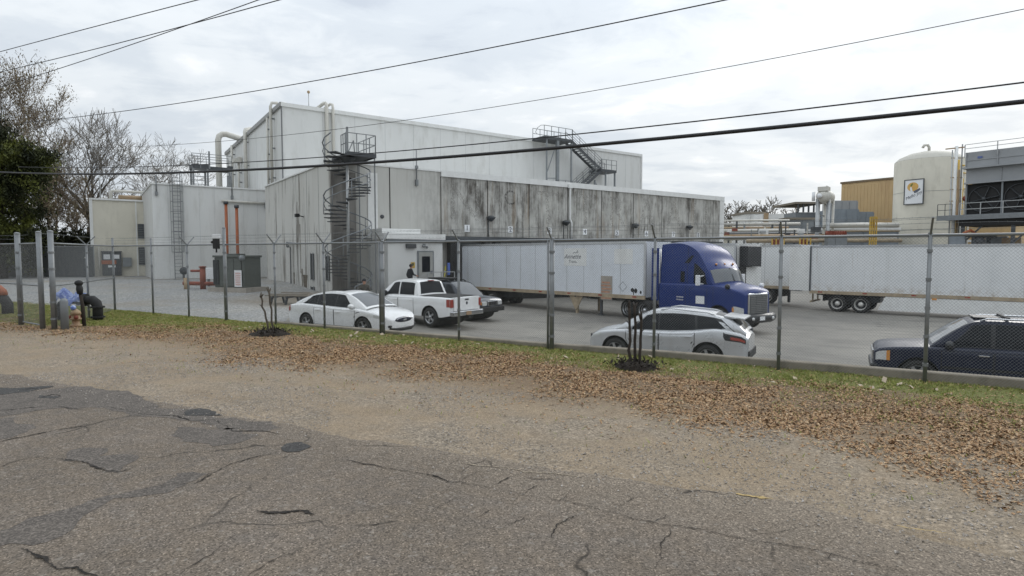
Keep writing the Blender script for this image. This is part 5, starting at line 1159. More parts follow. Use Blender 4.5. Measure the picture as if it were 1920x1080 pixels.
# sheet panels, script, hazard diamond and the orange striped patch on its near (right) side
def tside(name, x0, x1, z0, z1, mat, parent=tb, y=-W/2 - .004, th=.004): m = MB(); m.bx(x0, x1, y - th, y, z0, z1); return m.build(name, M[mat], parent)
pan = tside('name_panel', L - 5.35, L - 3.75, 2.78, 3.78, 'white_trim'); yy = -W/2 - .0095
text_mesh('script_name', 'Annette', .36, M['ink'], pan, (L - 4.75, yy, 3.30), (R(90), 0, 0), .3, extrude=.001); text_mesh('script_line', 'Trans.', .24, M['ink'], pan, (L - 4.72, yy, 3.02), (R(90), 0, 0), .1, extrude=.001)
m = MB(); m.tube([(L - 4.72, yy, 3.48), (L - 4.6, yy, 3.56), (L - 4.5, yy, 3.50), (L - 4.38, yy, 3.66), (L - 4.36, yy, 3.5)], .014, 5); m.build('script_flourish', M['ink'], pan)
tside('blank_panel', L - 1.9, L - .75, 2.92, 3.72, 'white_trim')
sp_ = tside('sticker_patch', L - 2.75, L - 2.02, .95, 2.25, 'pad', th=.03); m = MB()
for i, z in enumerate(lin(1.0, 1.85, 6)): m.bx(L - 2.72 + .04 * (i % 2), L - 2.05 - .05 * (i % 3), -W/2 - .036, -W/2 - .035, z, z + .09)
m.build('stripes', pm('faded orange tape', (.42,.22,.14), .7, var=.3, scale=8), sp_)
m = MB(); cx, cz = L - 1.35, 1.72
for q in range(4):
    a, b = q * math.pi / 2, (q + 1) * math.pi / 2; m.beam((cx + .26*math.cos(a), -W/2 - .006, cz + .26*math.sin(a)), (cx + .26*math.cos(b), -W/2 - .006, cz + .26*math.sin(b)), .012)
m.build('placard_diamond', M['gray_steel'], tb); m = MB(); m.ball((L - .75, -W/2, 1.55), 1, 6, sq=(.11, .012, .11)); m.ball((L - .55, -W/2, 1.52), 1, 6, sq=(.10, .012, .13)); m.ball((L - .25, -W/2, 1.45), 1, 6, sq=(.06, .012, .09)); m.ball((L - .68, -W/2, 1.38), 1, 6, sq=(.03, .012, .12)); m.build('tar_mark', M['black'], tb)
lg = MB(); lx = L - 4.55; lg.prism([(lx - .50, 1.08), (lx + .50, 1.08), (lx + .06, .30), (lx - .06, .30)], -1.22, -1.16); lg.bx(lx - .07, lx + .07, -1.15, -1.02, -.0, 1.08); lg.bx(lx - .14, lx + .14, -1.24, -.96, 0.0, .05); lg.bx(lx - .07, lx + .07, 1.02, 1.15, 0, 1.08); lg.build('landing_gear', M['tan_rail'], tb)
m = MB(); lx2 = L - 2.9; m.bx(lx2 - .06, lx2 + .06, -1.1, -.98, .1, 1.08); m.bx(lx2 - .14, lx2 + .14, -1.16, -.92, .05, .1); m.build('support_leg', M['dark_steel'], tb)
# right-hand long trailer
tr, L2, W2, _, _ = trailer('long_trailer', 'long rust streaked white trailer with skirt running off the frame edge', (19.1 + .75*16.0, 37.5 - .66*16.0), (.75, -.66), 16.0, M['skin_old'], ground=-1.07, ribs=1.22, rail='tan_rail', axle_from_rear=1.55, H1=4.12)
m = MB(); m.prism([(3.75, .24), (4.15, 1.06), (12.2, 1.06), (12.05, .24)], -W2/2 - .02, -W2/2 + .02); m.build('skirt', M['white_trim'], tr); m = MB(); m.bx(12.3, 13.8, -1.1, 1.1, .55, 1.05); m.build('tool_box', M['black'], tr)
for sg in (1, -1):
    for x in (12.6, 13.9): make_wheel(.51, .52, 0, 'rim_white', tr, (x, sg * 1.01, .51), sg)
m = MB(); m.bx(-1.26, -.04, -W2/2 - .03, -W2/2 + .03, 1.25, 4.02); m.build('rear_door', M['white_trim'], tr)
m = MB(); m.bx(-.045, .04, -W2/2 - .06, W2/2, 1.22, 4.08); m.build('rear_frame', M['dark_steel'], tr); m = MB(); m.bx(6.4, 6.62, -W2/2 - .05, -W2/2 - .023, .98, 1.08); m.build('marker_lamp', M['amber_lens'], tr)
# docked reefer behind the cab: cooling unit on its nose
def docked(s, L, label, unit, yaw=0):
    d = (-BQ).copy(); front = bld(s, 0) + d * L; left = Vector((-d.y, d.x, 0)); fnr = front - left * 1.3
    t, *_ = trailer('docked_trailer', label, (fnr.x, fnr.y), (d.x, d.y), L - .5, M['skin_old'] if not unit else M['white_panel'], ground=-.95, seams=1.22, rear_axle=True, group='trailers backed to the docks', rail='tan_rail' if not unit else 'aluminium')
    return t
td = docked(18.45, 14.6, 'white refrigerated trailer with a dark nose unit, behind the blue cab', True); LL = 14.1
m = MB(); m.bx(LL + .03, LL + .55, -.95, .55, 2.72, 3.95); m.build('cooling_unit', M['black_gloss'], td, bevel=.05)
m = MB(); m.bx(LL + .03, LL + .3, -1.1, -.65, 1.7, 2.7); m.build('unit_shade_side', M['black'], td)  # black box stands for the shaded side of the cooling unit
m = MB(); m.bx(LL + .03, LL + .2, -.6, 1.1, 1.3, 2.68); m.build('nose_panel', M['white_trim'], td); m = MB(); m.bx(LL + .05, LL + .5, -.7, .9, .85, 1.25); m.build('fuel_tank', M['dark_steel'], td, bevel=.05)
m = MB(); m.bx(LL - .9, LL - .75, -1.15, -1.0, 0, 1.1); m.bx(LL - .9, LL - .75, 1.0, 1.15, 0, 1.1); m.build('landing_gear', M['dark_steel'], td)
td2 = docked(25.75, 14.6, 'tan railed white trailer behind the open swing door of the long trailer', False)
m = MB(); m.bx(12.0, 12.15, -1.15, -1.0, 0, 1.1); m.bx(12.0, 12.15, 1.0, 1.15, 0, 1.1); m.build('landing_gear', M['dark_steel'], td2)
for x in (10.6, 11.8): make_wheel(.51, .52, 0, 'rim_white', td2, (x, -1.0, .51), -1)
m = MB(); m.bx(9.9, 12.4, -.5, .5, .5, 1.0); m.build('dolly_frame', M['black'], td2)
# ------------------------------------------------------------------ blue tractor
bd = Vector((*BD, 0)).normalized(); left = Vector((-bd.y, bd.x, 0)); bd = Vector((.49, -.87, 0)).normalized(); left = Vector((-bd.y, bd.x, 0)); cc = Vector((9.66, 28.05, 0))
c = Car('blue_tractor', 'deep blue sleeper cab semi tractor with chrome grille', 'truck', dict(
    w=[(-2.45,1.20),(-2.3,1.24),(.2,1.24),(.9,1.18),(1.5,1.16),(2.0,1.10),(2.3,.98),(2.45,.82)], sh=[(-2.45,2.0),(.5,2.03),(1.0,2.03),(1.6,1.97),(2.1,1.87),(2.35,1.77),(2.45,1.66)],
    roof=[(-2.45,2.3),(-2.43,3.72),(-2.35,3.92),(-1.3,3.97),(-.65,3.86),(-.05,3.55),(.35,3.06),(.52,2.80),(.58,2.72),(.92,2.04)], bow=(.30,.25,.68), wr=1.04, sill=.42, lift=0, axles=(1.30,), r=.51, R=.64, paint='paint_blue', crown=.13, tuck=.985, rcrown=.10), Vector((cc.x, cc.y, -.93)), heading(bd.x, bd.y))
g = MB(); g.grid(lambda u, v: Vector(c.ctop(.60 + .29 * u, v)) + Vector((.012, 0, .008)), lin(0, 1, 12), lin(-.93, .93, 13)); g.build('windscreen', M['glass_clear'], c.t)
m = MB(); m.beam(Vector(c.ctop(.60, 0)) + Vector((.02, 0, .012)), Vector(c.ctop(.89, 0)) + Vector((.02, 0, .012)), .05, .02); m.build('screen_pillar', M['black'], c.t)
c.win((-.22, .58, -.20, .46), f0=.04, f1=.62)
def side_panel(name, pts, mat, off=.01, sg=-1):
    g = MB(); g.poly([c.cside(x, (z - (c.sh(x) - .02)) / (c.roof(x) - c.sh(x) + .02), off, sg) if z > c.sh(x) else c.side_z(x, z, off, sg) for x, z in pts]); return g.build(name, M[mat], c.t)
for sg in (1, -1):
    side_panel('bunk_window', [(-.82, 3.02), (-.52, 3.02), (-.22, 3.38), (-.42, 3.38)], 'glass', .012, sg); side_panel('sleeper_vent', [(-1.05, 2.10), (-.78, 2.10), (-.78, 2.62), (-1.05, 2.62)], 'glass', .012, sg)
    for z in (1.35, 1.22): side_panel('badge_line', [(-1.2, z), (-.75, z), (-.75, z + .06), (-1.2, z + .06)], 'aluminium', .008, sg)
    side_panel('door_placard', [(.05, 1.14), (.55, 1.14), (.55, 1.5), (.05, 1.5)], 'sign_white', .03, sg)
    c.door(-.35, .64, .8, sg, -.22)
    m = MB(); y = sg * 1.52; m.bx(.36, .48, y - .11, y + .11, 2.0, 2.48); m.beam((.42, sg*1.12, 2.45), (.42, y, 2.40), .05); m.beam((.42, sg*1.14, 2.06), (.42, y, 2.10), .05); m.build('mirror', M['sign_white'], c.t, bevel=.03)
    m = MB(); m.ball((1.78, sg * 1.14, 2.0), .12, 7); m.beam((1.75, sg*.95, 1.72), (1.78, sg*1.12, 1.95), .03); m.build('hood_mirror', M['black_gloss'] if sg < 0 else M['sign_white'], c.t)
    c.patch('headlight', 2.06, 2.43, .30, .50, 'clear_lens', sg, .014); c.patch('turn_signal', 2.0, 2.09, .32, .46, 'amber_lens', sg, .014)
    m = MB(); m.cyl((-.3, sg * 1.04, .60), (.58, sg * 1.04, .60), .31, 18); m.build('fuel_tank', M['aluminium'], c.t); m = MB(); m.bx(.05, .6, sg*1.2 - .1, sg*1.2 + .1, .72, .78); m.bx(.05, .6, sg*1.2 - .1, sg*1.2 + .1, .36, .42); m.build('step', M['aluminium'], c.t)
    m = MB(); m.bx(-2.95, -2.47, sg*1.2 - .025, sg*1.2 + .025, 1.1, 3.75); m.build('side_extender', M['black_gloss'] if sg > 0 else M['paint_blue'], c.t)
for y in (-.35, 0, .35): m = MB(); m.ball((.44 + .18, y * 1.6, 2.97), .055, 5); m.build('roof_marker', M['amber_lens'], c.t)
gr = c.box('grille', 2.40, 2.53, -.64, .64, .74, 1.72, 'chrome', .05); m = MB()
for k in range(3): m.bx(2.531, 2.545, -.56 + k*.385, -.56 + k*.385 + .34, .82, 1.64)
m.build('grille_mesh', pm('grille mesh', (.09,.095,.10), .4, .5), gr); m = MB(); [m.bx(2.546, 2.552, -.56, .56, z, z + .014) for z in lin(.86, 1.58, 10)]; m.build('grille_bar', M['chrome'], gr)
m = MB(); m.tube([(2.12, -1.16, .62), (2.42, -1.02, .62), (2.58, -.7, .62), (2.62, 0, .62), (2.58, .7, .62), (2.42, 1.02, .62), (2.12, 1.16, .62)], .21, 10); m.bx(2.2, 2.6, -.8, .8, .42, .82); bmp = m.build('bumper', M['black_gloss'], c.t)
m = MB(); m.bx(2.83, 2.84, -.28, .05, .55, .72); m.build('license_plate', M['sign_white'], bmp)
for y in (-.72, .72): m = MB(); m.ball((2.78, y * .9, .62), .075, 6); m.build('fog_lamp', M['clear_lens'], bmp)
for sg in (1, -1): make_wheel(.51, .30, 0, 'aluminium', c.t, (1.30, sg * 1.02, .51), sg)
for x in (-3.55, -4.85):
    for sg in (1, -1): make_wheel(.51, .55, 0, 'aluminium', c.t, (x, sg * .96, .51), sg)
m = MB(); [m.bx(-5.6, -2.3, sg*.42 - .05, sg*.42 + .05, .72, .98) for sg in (1, -1)]; m.bx(-4.8, -3.6, -.5, .5, .98, 1.06); [m.cyl((x, -.9, .51), (x, .9, .51), .09, 8) for x in (-3.55, -4.85)]; m.build('frame_rail', M['black'], c.t)
for sg in (1, -1):
    g = MB(); g.grid(lambda x, z: c.side_z(x, z, .009, sg), [.985, 1.005], lin(.75, 1.98, 8)); g.build('hood_seam', M['black'], c.t)
    g = MB(); g.grid(lambda x, f: c.cside(x, f, .009, sg), [-.62, -.60], lin(0, .98, 8)); g.build('sleeper_seam', M['black'], c.t)
    g = MB(); g.grid(lambda x, z: c.side_z(x, z, .009, sg), [-.62, -.60], lin(.82, 1.98, 8)); g.build('sleeper_seam', M['black'], c.t)
m = MB(); m.cyl((-2.62, -1.02, .9), (-2.62, -1.02, 3.7), .10, 10); m.build('exhaust_stack', M['aluminium'], c.t); m = MB(); m.bx(-2.7, -2.52, -1.22, -.98, 1.5, 2.6); m.build('stack_guard', M['white_trim'], c.t)
m = MB(); m.bx(-1.9, -.4, -1.18, 1.18, .40, .80); m.build('side_fairing', M['paint_blue'], c.t, bevel=.03)
# ------------------------------------------------------------------ plant beyond the yard, to the right
def xy(px, Y): return (px - 960) / FPX * Y * .9984 / 1.0
def zat(py, Y, px=960): return at(px, py, Y).z
TC = Vector((52.8, 75.0, -1.0))
t = thing('storage_tank', 'tall cream domed storage tank with a framed logo sign', 'tank', TC)
m = MB(); m.lathe([(3.75, 0), (3.75, 15.1), (3.70, 15.25)], n=56); m.build('shell', M['cream_panel'], t)
m = MB(); m.lathe([(3.72, 15.25), (3.3, 15.7), (2.2, 16.2), (1.0, 16.45), (.001, 16.5)], n=48); m.build('dome', pm('cream dome', (.46,.445,.39), .6, var=.06), t)
m = MB(); [m.lathe([(3.76, z), (3.785, z + .03), (3.76, z + .06)], n=56) for z in (3.2, 5.6, 6.5, 8.0, 11.2)]; m.build('weld_band', pm('weld band', (.44,.44,.40), .6), t)
m = MB(); m.tube([(-.1, 0, 16.4), (-.1, 0, 17.0), (-.3, 0, 17.3), (-.75, 0, 17.25), (-.9, 0, 16.95)], .16, 8); m.build('vent_pipe', M['beige_pipe'], t)
ca, sa = -.576, -.818
def tpt(phi, r, z): return Vector((ca*math.cos(phi) - (-sa)*math.sin(phi)*1.0, sa*math.cos(phi) + (-ca)*math.sin(phi)*1.0, 0)) * r + Vector((0, 0, z))
# yellow pipes and red valves up its right flank
for i, ph in enumerate((-.78, -.86, -.95, -1.05, -1.15, -1.25, -1.33)):
    m = MB(); a = tpt(ph, 4.1 + .15 * (i % 2), 0); m.cyl((a.x, a.y, 0), (a.x, a.y, 14.8 - 1.1 * i), .12, 8); m.build('riser_pipe', M['yellow'] if i % 2 == 0 else M['beige_pipe'], t)
m = MB(); a = tpt(-1.0, 4.3, 0); [m.ball((a.x, a.y, z), .3, 6) for z in (7.2, 8.0, 10.2)]; m.build('valve', M['red_paint'], t)
m = MB(); [m.tube([tuple(tpt(-.95 - .05*k, 4.0, z + 0) ) for k in range(8)], .08, 6) for z in (14.2, 13.3, 11.4)]; m.build('pipe_loop', M['yellow'], t)
ph = .385; nv = tpt(ph, 1, 0); sp0 = TC + tpt(ph, 3.86, 11.2); rzs = math.atan2(nv.y, nv.x) + R(90)
t = thing('logo_sign', 'framed white sign with an orange emblem and slanted script on the cream tank', 'sign', sp0, rzs)
m = MB(); m.bx(-1.0, 1.0, -.02, .06, -1.45, 1.45); m.build('sign_face', M['sign_white'], t)
m = MB(); [m.bx(*b) for b in ((-1.1,-1.003,-.06,.07,-1.55,1.55),(1.003,1.1,-.06,.07,-1.55,1.55),(-1.0,1.0,-.06,.07,1.453,1.55),(-1.0,1.0,-.06,.07,-1.55,-1.453))]; m.build('frame', M['dark_steel'], t)
def disc(name, pts, mat, y): m = MB(); m.poly([(x, y, z) for x, z in pts]); return m.build(name, mat, t)
disc('sun_emblem', [(-.12 + .62*math.cos(a), .62 + .55*math.sin(a)) for a in lin(0, 6.1, 28)], pm('emblem orange', (.60,.36,.10), .5), -.026)
disc('leaf_emblem', [(-.42,.75),(-.30,.98),(-.15,1.08),(-.12,.9),(-.28,.66)], pm('emblem green', (.13,.17,.03), .5), -.031); disc('bird_emblem', [(-.4,.62),(-.26,.6),(-.18,.28),(-.12,.05),(-.3,.0),(-.42,.3)], M['sign_white'], -.032)
disc('cup_emblem', [(-.05,.08),(.25,.22),(.66,.42),(.72,.22),(.45,-.02),(.1,-.2)], pm('emblem slate', (.10,.11,.14), .5), -.033)
text_mesh('script_lettering', 'Mello Joy', .52, M['ink'], t, (-.02, -.03, -.45), (R(90), R(-24), 0), .35, extrude=.002)
# tan building
t0 = at(1578, 345, 95); d = Vector((.5818, -.8133, 0)); t = thing('tan_building', 'flat tan metal sided building behind the cream tank', 'building', (t0.x, t0.y, -1), heading(d.x, d.y))
H = t0.z + 1; m = MB(); m.bx(0, 22, 0, 24, 0, H)
x = .3
while x < 21.8: m.bx(x, x + .14, -.05, -.003, .3, H - .4); x += .5
m.build('wall', M['tan_metal'], t); m = MB(); m.bx(-.15, 22.1, -.15, 24, H + .003, H + .3); m.build('roof_trim', pm('brown roof trim', (.17,.12,.07), .6), t); m = MB(); m.bx(0, 22, -.08, -.003, 5.2, 5.5); m.build('ledge', M['sign_white'], t)
# evaporative condenser on its steel deck
c0 = at(1806, 405, 60); d = Vector((.5818, -.8133, 0)); t = thing('condenser', 'big grey evaporative condenser with three dark fan bays on a railed steel deck', 'condenser', (c0.x, c0.y, -1), heading(d.x, d.y))
LC, zd = 10.5, 7.35
m = MB(); m.bx(0, LC, .0, 5, 12.25, 13.75); m.bx(-.15, LC, -.35, 5, 12.1, 12.247); [m.bx(x - .05, x + .05, -.08, -.003, 12.25, 13.75) for x in (.05, 2.6, 5.5, 8.4)]; m.bx(0, LC, -.06, -.003, 12.9, 13.0); m.build('upper_casing', M['cooler_gray'], t)
m = MB(); m.bx(0, LC, .3, 5, 10.75, 12.097); [m.bx(x, x + .1, .2, .297, 10.8, 12.0) for x in (2.8, 5.7, 8.6)]; m.bx(-.1, LC, .1, .297, 10.6, 10.76); m.build('middle_casing', M['cooler_gray'], t)
m = MB(); m.bx(.05, LC, .62, 4.8, zd + .003, 10.597); m.build('fan_housing', M['black'], t)
for x in (0, 2.9, 5.8, 8.7): m = MB(); m.bx(x, x + .14, .3, .5, zd, 10.6); m.build('mullion', M['gray_steel'], t)
for i, x in enumerate((1.5, 4.4, 7.3)):
    m = MB(); ring = [(x + 1.28*math.cos(a), .5, 9.05 + 1.28*math.sin(a)) for a in lin(0, 2*math.pi, 33)]; m.tube(ring, .04, 6); m.build('fan_ring', M['dark_steel'], t)
    m = MB(); [m.beam((x, .52, 9.05), (x + 1.2*math.cos(a), .56, 9.05 + 1.2*math.sin(a)), .05, .26, up=(0,1,.5)) for a in lin(.2, .2 + 2*math.pi*5/6, 6)]; m.ball((x, .48, 9.05), .2, 6); m.build('fan_blades', M['dark_steel'], t)
m = MB(); m.bx(-1.9, LC, -1.2, 5, zd - .3, zd); m.bx(-1.9, LC, -1.25, -1.203, zd - .4, zd + .1); m.build('deck', M['gray_steel'], t)
m = MB(); m.bx(0, LC, -.9, 4.8, zd - 1.0, zd - .31); m.build('deck_beam', M['black'], t)
m = MB(); [m.beam((-1.85 if False else -.0, -1.2, zd + h), (LC, -1.2, zd + h), .07) for h in (.65, 1.25)]; [m.beam((x, -1.2, zd), (x, -1.2, zd + 1.25), .08) for x in lin(0, LC, 7)]; m.build('handrail', M['galv_light'], t)
m = MB(); [m.beam((-1.85, -1.2, zd + h), (-.6, -1.2, zd + h), .05) for h in (.65, 1.25)]; [m.beam((x, -1.2, zd), (x, -1.2, zd + 1.25), .05) for x in (-1.85, -1.2, -.6)]; m.build('gate_rail', M['dark_steel'], t)
m = MB(); [m.beam((0, -.3, 13.76 + h), (LC, -.3, 13.76 + h), .05) for h in (.35, .75)]; [m.beam((x, -.3, 13.2), (x, -.3, 14.5), .07) for x in lin(0, LC, 5)]; m.build('roof_rail', M['galv_light'], t)
for x in (.2, 4.2, 8.2): m = MB(); m.beam((x, -.6, -.2), (x, -.6, zd - 1.0), .28); m.beam((x, -.6, 4.6), (x + 1.6, -.6, zd - 1.0), .14); m.build('leg', M['dark_steel'], t)
m = MB(); m.bx(1.0, 1.4, -.086, -.081, 13.05, 13.25); m.build('badge', pm('badge blue', (.10,.14,.33), .6), t)
t = thing('pipe_riser', 'white and rusty vertical pipes rising beside the grey condenser', 'pipe', at(1788, 405, 61) * 1 - Vector((0, 0, at(1788, 405, 61).z)))
for dx, r, mt, z in ((-.4, .06, 'galv_light', 13.2), (0, .16, 'white_trim', 13.6), (.35, .1, 'hydrant_tan', 11.2), (.6, .06, 'galv', 13.8)): m = MB(); m.cyl((dx, 0, -1), (dx, 0, z), r, 8); m.build('pipe_run', M[mt], t)
m = MB(); m.beam((-1.1, 0, 13.3), (.8, 0, 13.5), .12); [m.beam((-.5, 0, z), (.7, 0, z), .08) for z in (8, 9.2, 10.4, 12.4)]; m.build('bracket', M['hydrant_tan'], t)
# equipment below the deck
for px, Y, w, h, mt, lab in ((1797, 60, 1.3, 5.5, 'blue_gray', 'pale blue grey cabinet under the condenser deck, left of the legs'), (1870, 62, 1.8, 5.4, 'blue_gray', 'pale grey twin door cabinet under the condenser deck, mid way'), (1898, 60, 1.5, 5.2, 'hydrant_tan', 'tan panel cabinet under the condenser deck at the frame edge')):
    p = at(px, 430, Y); o = thing('equipment_cabinet', lab, 'cabinet', (p.x, p.y, -1), R(-45), 'cabinets under the condenser'); m = MB(); m.bx(-w/2, w/2, -.5, .5, 0, h); m.build('cabinet_shell', M[mt], o, bevel=.03); m = MB(); m.bx(-w/2 + .1, -.03, -.53, -.503, .4, h - .2); m.bx(.03, w/2 - .1, -.53, -.503, .4, h - .2); m.build('door', M[mt], o)
p = at(1838, 432, 59); o = thing('pump_set', 'dark pump and pipe cluster under the condenser deck', 'pump', (p.x, p.y, -1)); m = MB(); [m.cyl((x, y, 0), (x, y, z), r, 8) for x, y, z, r in ((-.6,0,5.2,.2),(.1,.3,5.0,.3),(.9,0,5.3,.18))]; m.ball((-.1, 0, 4.8), .55, 7); m.tube([(-1.4,0,5.4),(-.2,0,5.3),(1.6,0,5.2)], .16, 8); m.build('pump_body', M['dark_steel'], o); m = MB(); m.tube([(-1.9,-.3,5.6),(-1.2,-.3,5.9),(-.6,-.3,5.5)], .13, 8); m.build('red_pipe', M['orange'], o)
# horizontal vessel on legs
v0 = at(1548, 369, 70); t = thing('surge_drum', 'beige horizontal drum vessel on tall pipe legs', 'vessel', (v0.x, v0.y, -1), heading(.62, .78))
zc = v0.z + 1
m = MB(); m.lathe([(.001, -1.75), (.4, -1.7), (.72, -1.45), (.80, -1.2), (.80, 1.2), (.72, 1.45), (.4, 1.7), (.001, 1.75)], (0, 0, zc), 22, 'x'); m.build('drum_shell', M['beige_pipe'], t)
m = MB(); m.bx(-1.7, -.3, -.55, .55, zc + .55, zc + 1.05); m.cyl((.5, 0, zc + .7), (.5, 0, zc + 1.35), .1, 8); m.build('top_nozzle', M['beige_pipe'], t); m = MB(); m.cyl((-1.95, .3, zc), (-1.7, .3, zc), .28, 12); m.cyl((-1.5, 1.0, zc - .55), (-1.5, 1.0, zc + .5), .18, 8); m.build('gauge', M['sign_white'], t)
for x, y, r in ((-1.3, .55, .24), (-.9, -.5, .2), (1.2, .3, .17), (1.3, -.6, .15)): m = MB(); m.cyl((x, y, 0), (x, y, zc - .3), r, 10); m.build('leg', M['galv_light'] if r > .18 else M['beige_pipe'], t)
m = MB(); [m.beam((-1.3, .55, z), (1.2, .3, z), .12) for z in (zc - 2.2, zc - 3.6)]; m.build('cross_beam', M['gray_steel'], t)
# assorted plant blocks
def block(name, label, cat, px0, px1, py, Y, depth, mat, roof=None, group=None, base=-1.0, ribs=0):
    a, b = at(px0, py, Y), at(px1, py, Y); w = b.x - a.x; o = thing(name, label, cat, (a.x, Y, base), 0, group); h = a.z - base
    m = MB(); m.bx(0, w, 0, depth, 0, h)
    if ribs:
        k = max(2, int(w / ribs)); [m.bx(w * i / k - .06, w * i / k + .06, -.07, -.003, .2, h - .15) for i in range(k + 1)]
    m.build('wall', M[mat], o)
    if roof: m = MB(); m.bx(-.2, w + .2, -.25, depth, h + .003, h + .28); m.build('roof', M[roof], o)
    return o, w, h
block('equipment_shed', 'grey block wall building beside the drum vessel', 'building', 1476, 1534, 412, 78, 8, 'gray_steel', 'wood_gray', ribs=2.2)
o, w, h = block('open_shed', 'open sided shed with brown flat roof above the grey block building', 'shed', 1492, 1536, 398, 88, 7, 'gray_steel', None)
m = MB(); m.bx(-.4, w + .4, -.6, 7, h + 1.2, h + 1.5); m.build('roof', M['wood_gray'], o); [MB().bx(x - .1, x + .1, -.4, -.2, h, h + 1.197).build('post', M['dark_steel'], o) for x in lin(.2, w - .2, 5)]
block('chiller', 'blue grey chiller block with panelled front before the tan building', 'chiller', 1566, 1610, 392, 82, 5, 'blue_gray', None, 'rooftop chillers', ribs=1.3)
block('chiller', 'stepped blue grey chiller lower than its neighbour, against the tan wall', 'chiller', 1612, 1638, 397, 84, 5, 'blue_gray', None, 'rooftop chillers', ribs=1.0)
o, w, h = block('fan_unit', 'row of ribbed grey fan units on top of the chillers', 'fan unit', 1566, 1608, 376, 86, 3.5, 'cooler_gray', None, ribs=.9)
block('long_duct_house', 'low blue grey shed wall running behind the pipes to the tank', 'building', 1556, 1684, 431, 72, 5, 'blue_gray', 'white_trim', ribs=3)
block('white_unit', 'white boxy roof unit with an orange corner strip', 'roof unit', 1430, 1470, 401, 80, 5, 'white_trim', None, 'white rooftop units')
block('white_unit', 'white flat unit with overhanging top, left of the striped one', 'roof unit', 1398, 1432, 401, 84, 5, 'white_trim', 'wood_gray', 'white rooftop units')
p_ = at(1437, 400, 79.7); o = thing('corner_strip', 'orange painted corner strip on the white roof unit', 'trim', (p_.x, 79.7, p_.z - 1.5)); m = MB(); m.bx(-.25, .3, 0, .25, 0, 1.55); m.build('strip', M['hydrant_tan'], o)
block('process_hall', 'low cream process hall behind the pipe racks', 'building', 1330, 1560, 424, 92, 10, 'cream_panel', 'wood_gray', ribs=4)
rnd = random.Random(11)
o = thing('pipe_rack', 'rusty beige pipe rack crossing behind the parked trailers', 'pipe rack', (0, 0, 0))
for py, Y, x0, x1, r, mt in ((414, 76, 1352, 1480, .12, 'beige_pipe'), (421, 75, 1350, 1500, .2, 'beige_pipe'), (428, 74, 1355, 1478, .16, 'hydrant_tan'), (433, 73, 1358, 1500, .22, 'beige_pipe'), (438, 72, 1356, 1560, .14, 'galv'), (443, 71, 1352, 1545, .2, 'hydrant_tan'), (447, 70, 1352, 1680, .24, 'beige_pipe'), (423, 70, 1545, 1684, .3, 'beige_pipe'), (452, 68, 1400, 1690, .22, 'tan_rail'), (434, 69, 1550, 1686, .12, 'tan_rail')):
    a, b = at(x0, py, Y), at(x1, py - 1, Y); m = MB(); m.tube([a, (a + b) / 2 + Vector((0, .2, .03)), b], r, 8); m.build('pipe_run', M[mt], o)
for px in range(1356, 1545, 13):
    a = at(px + rnd.uniform(-4, 4), 412 + rnd.uniform(0, 22), 73.5 + rnd.uniform(-3, 3)); m = MB(); m.beam((a.x, a.y, -1), a, rnd.uniform(.08, .2)); m.build('rack_post', M[rnd.choice(['dark_steel', 'galv', 'tan_rail', 'beige_pipe'])], o)
for i in range(14):
    a = at(rnd.uniform(1360, 1530), rnd.uniform(430, 452), 69 + rnd.uniform(-1, 1)); m = MB(); s_ = rnd.uniform(.2, .5); m.bx(a.x - s_, a.x + s_, a.y - .2, a.y + .2, a.z - s_ * .6, a.z + s_ * .6); m.build('valve_box', M[rnd.choice(['dark_steel', 'galv_light', 'white_trim', 'red_paint'])], o)
for px0, px1, Y, lab in ((1448, 1470, 66, 'yellow safety cage with red louvre above the tan railed trailer'), (1500, 1520, 66, 'yellow safety cage by the foot of the drum vessel legs'), (1632, 1644, 67, 'tall yellow ladder cage left of the cream tank')):
    top_ = 446 if px1 < 1600 else 407; a, b = at(px0, top_, Y), at(px1, top_, Y); o = thing('safety_cage', lab, 'cage', (a.x, Y, -1), 0, 'yellow cages'); w, h = b.x - a.x, a.z + 1
    m = MB(); [m.beam((x, 0, 0), (x, 0, h), .12) for x in lin(0, w, 4)]; [m.beam((0, 0, z), (w, 0, z), .1) for z in lin(1, h, 6)]; m.build('cage_bars', M['yellow'], o); m = MB(); m.bx(.2, w - .2, .15, .5, h - 1.2, h - .15); m.build('louvre', M['red_paint'] if px1 < 1600 else M['yellow'], o)
for px, w_, lab in ((1556, .8, 'small red motor block at the foot of the beige drum'), (1574, 1.3, 'wider red motor block right of the drum legs')):
    a = at(px, 443, 66.5); o = thing('motor_block', lab, 'motor', (a.x, a.y, -1), 0, 'red motor blocks'); m = MB(); m.bx(-w_/2, w_/2, -.4, .4, 0, a.z + 1); m.build('stand', M['gray_steel'], o); m = MB(); m.cyl((-w_/2, 0, a.z + 1.3), (w_/2, 0, a.z + 1.3), .32, 10); [m.bx(x - .03, x + .03, -.36, .36, a.z + 1.0, a.z + 1.62) for x in lin(-w_/2 + .1, w_/2 - .1, 5)]; m.build('motor_case', M['red_paint'], o)

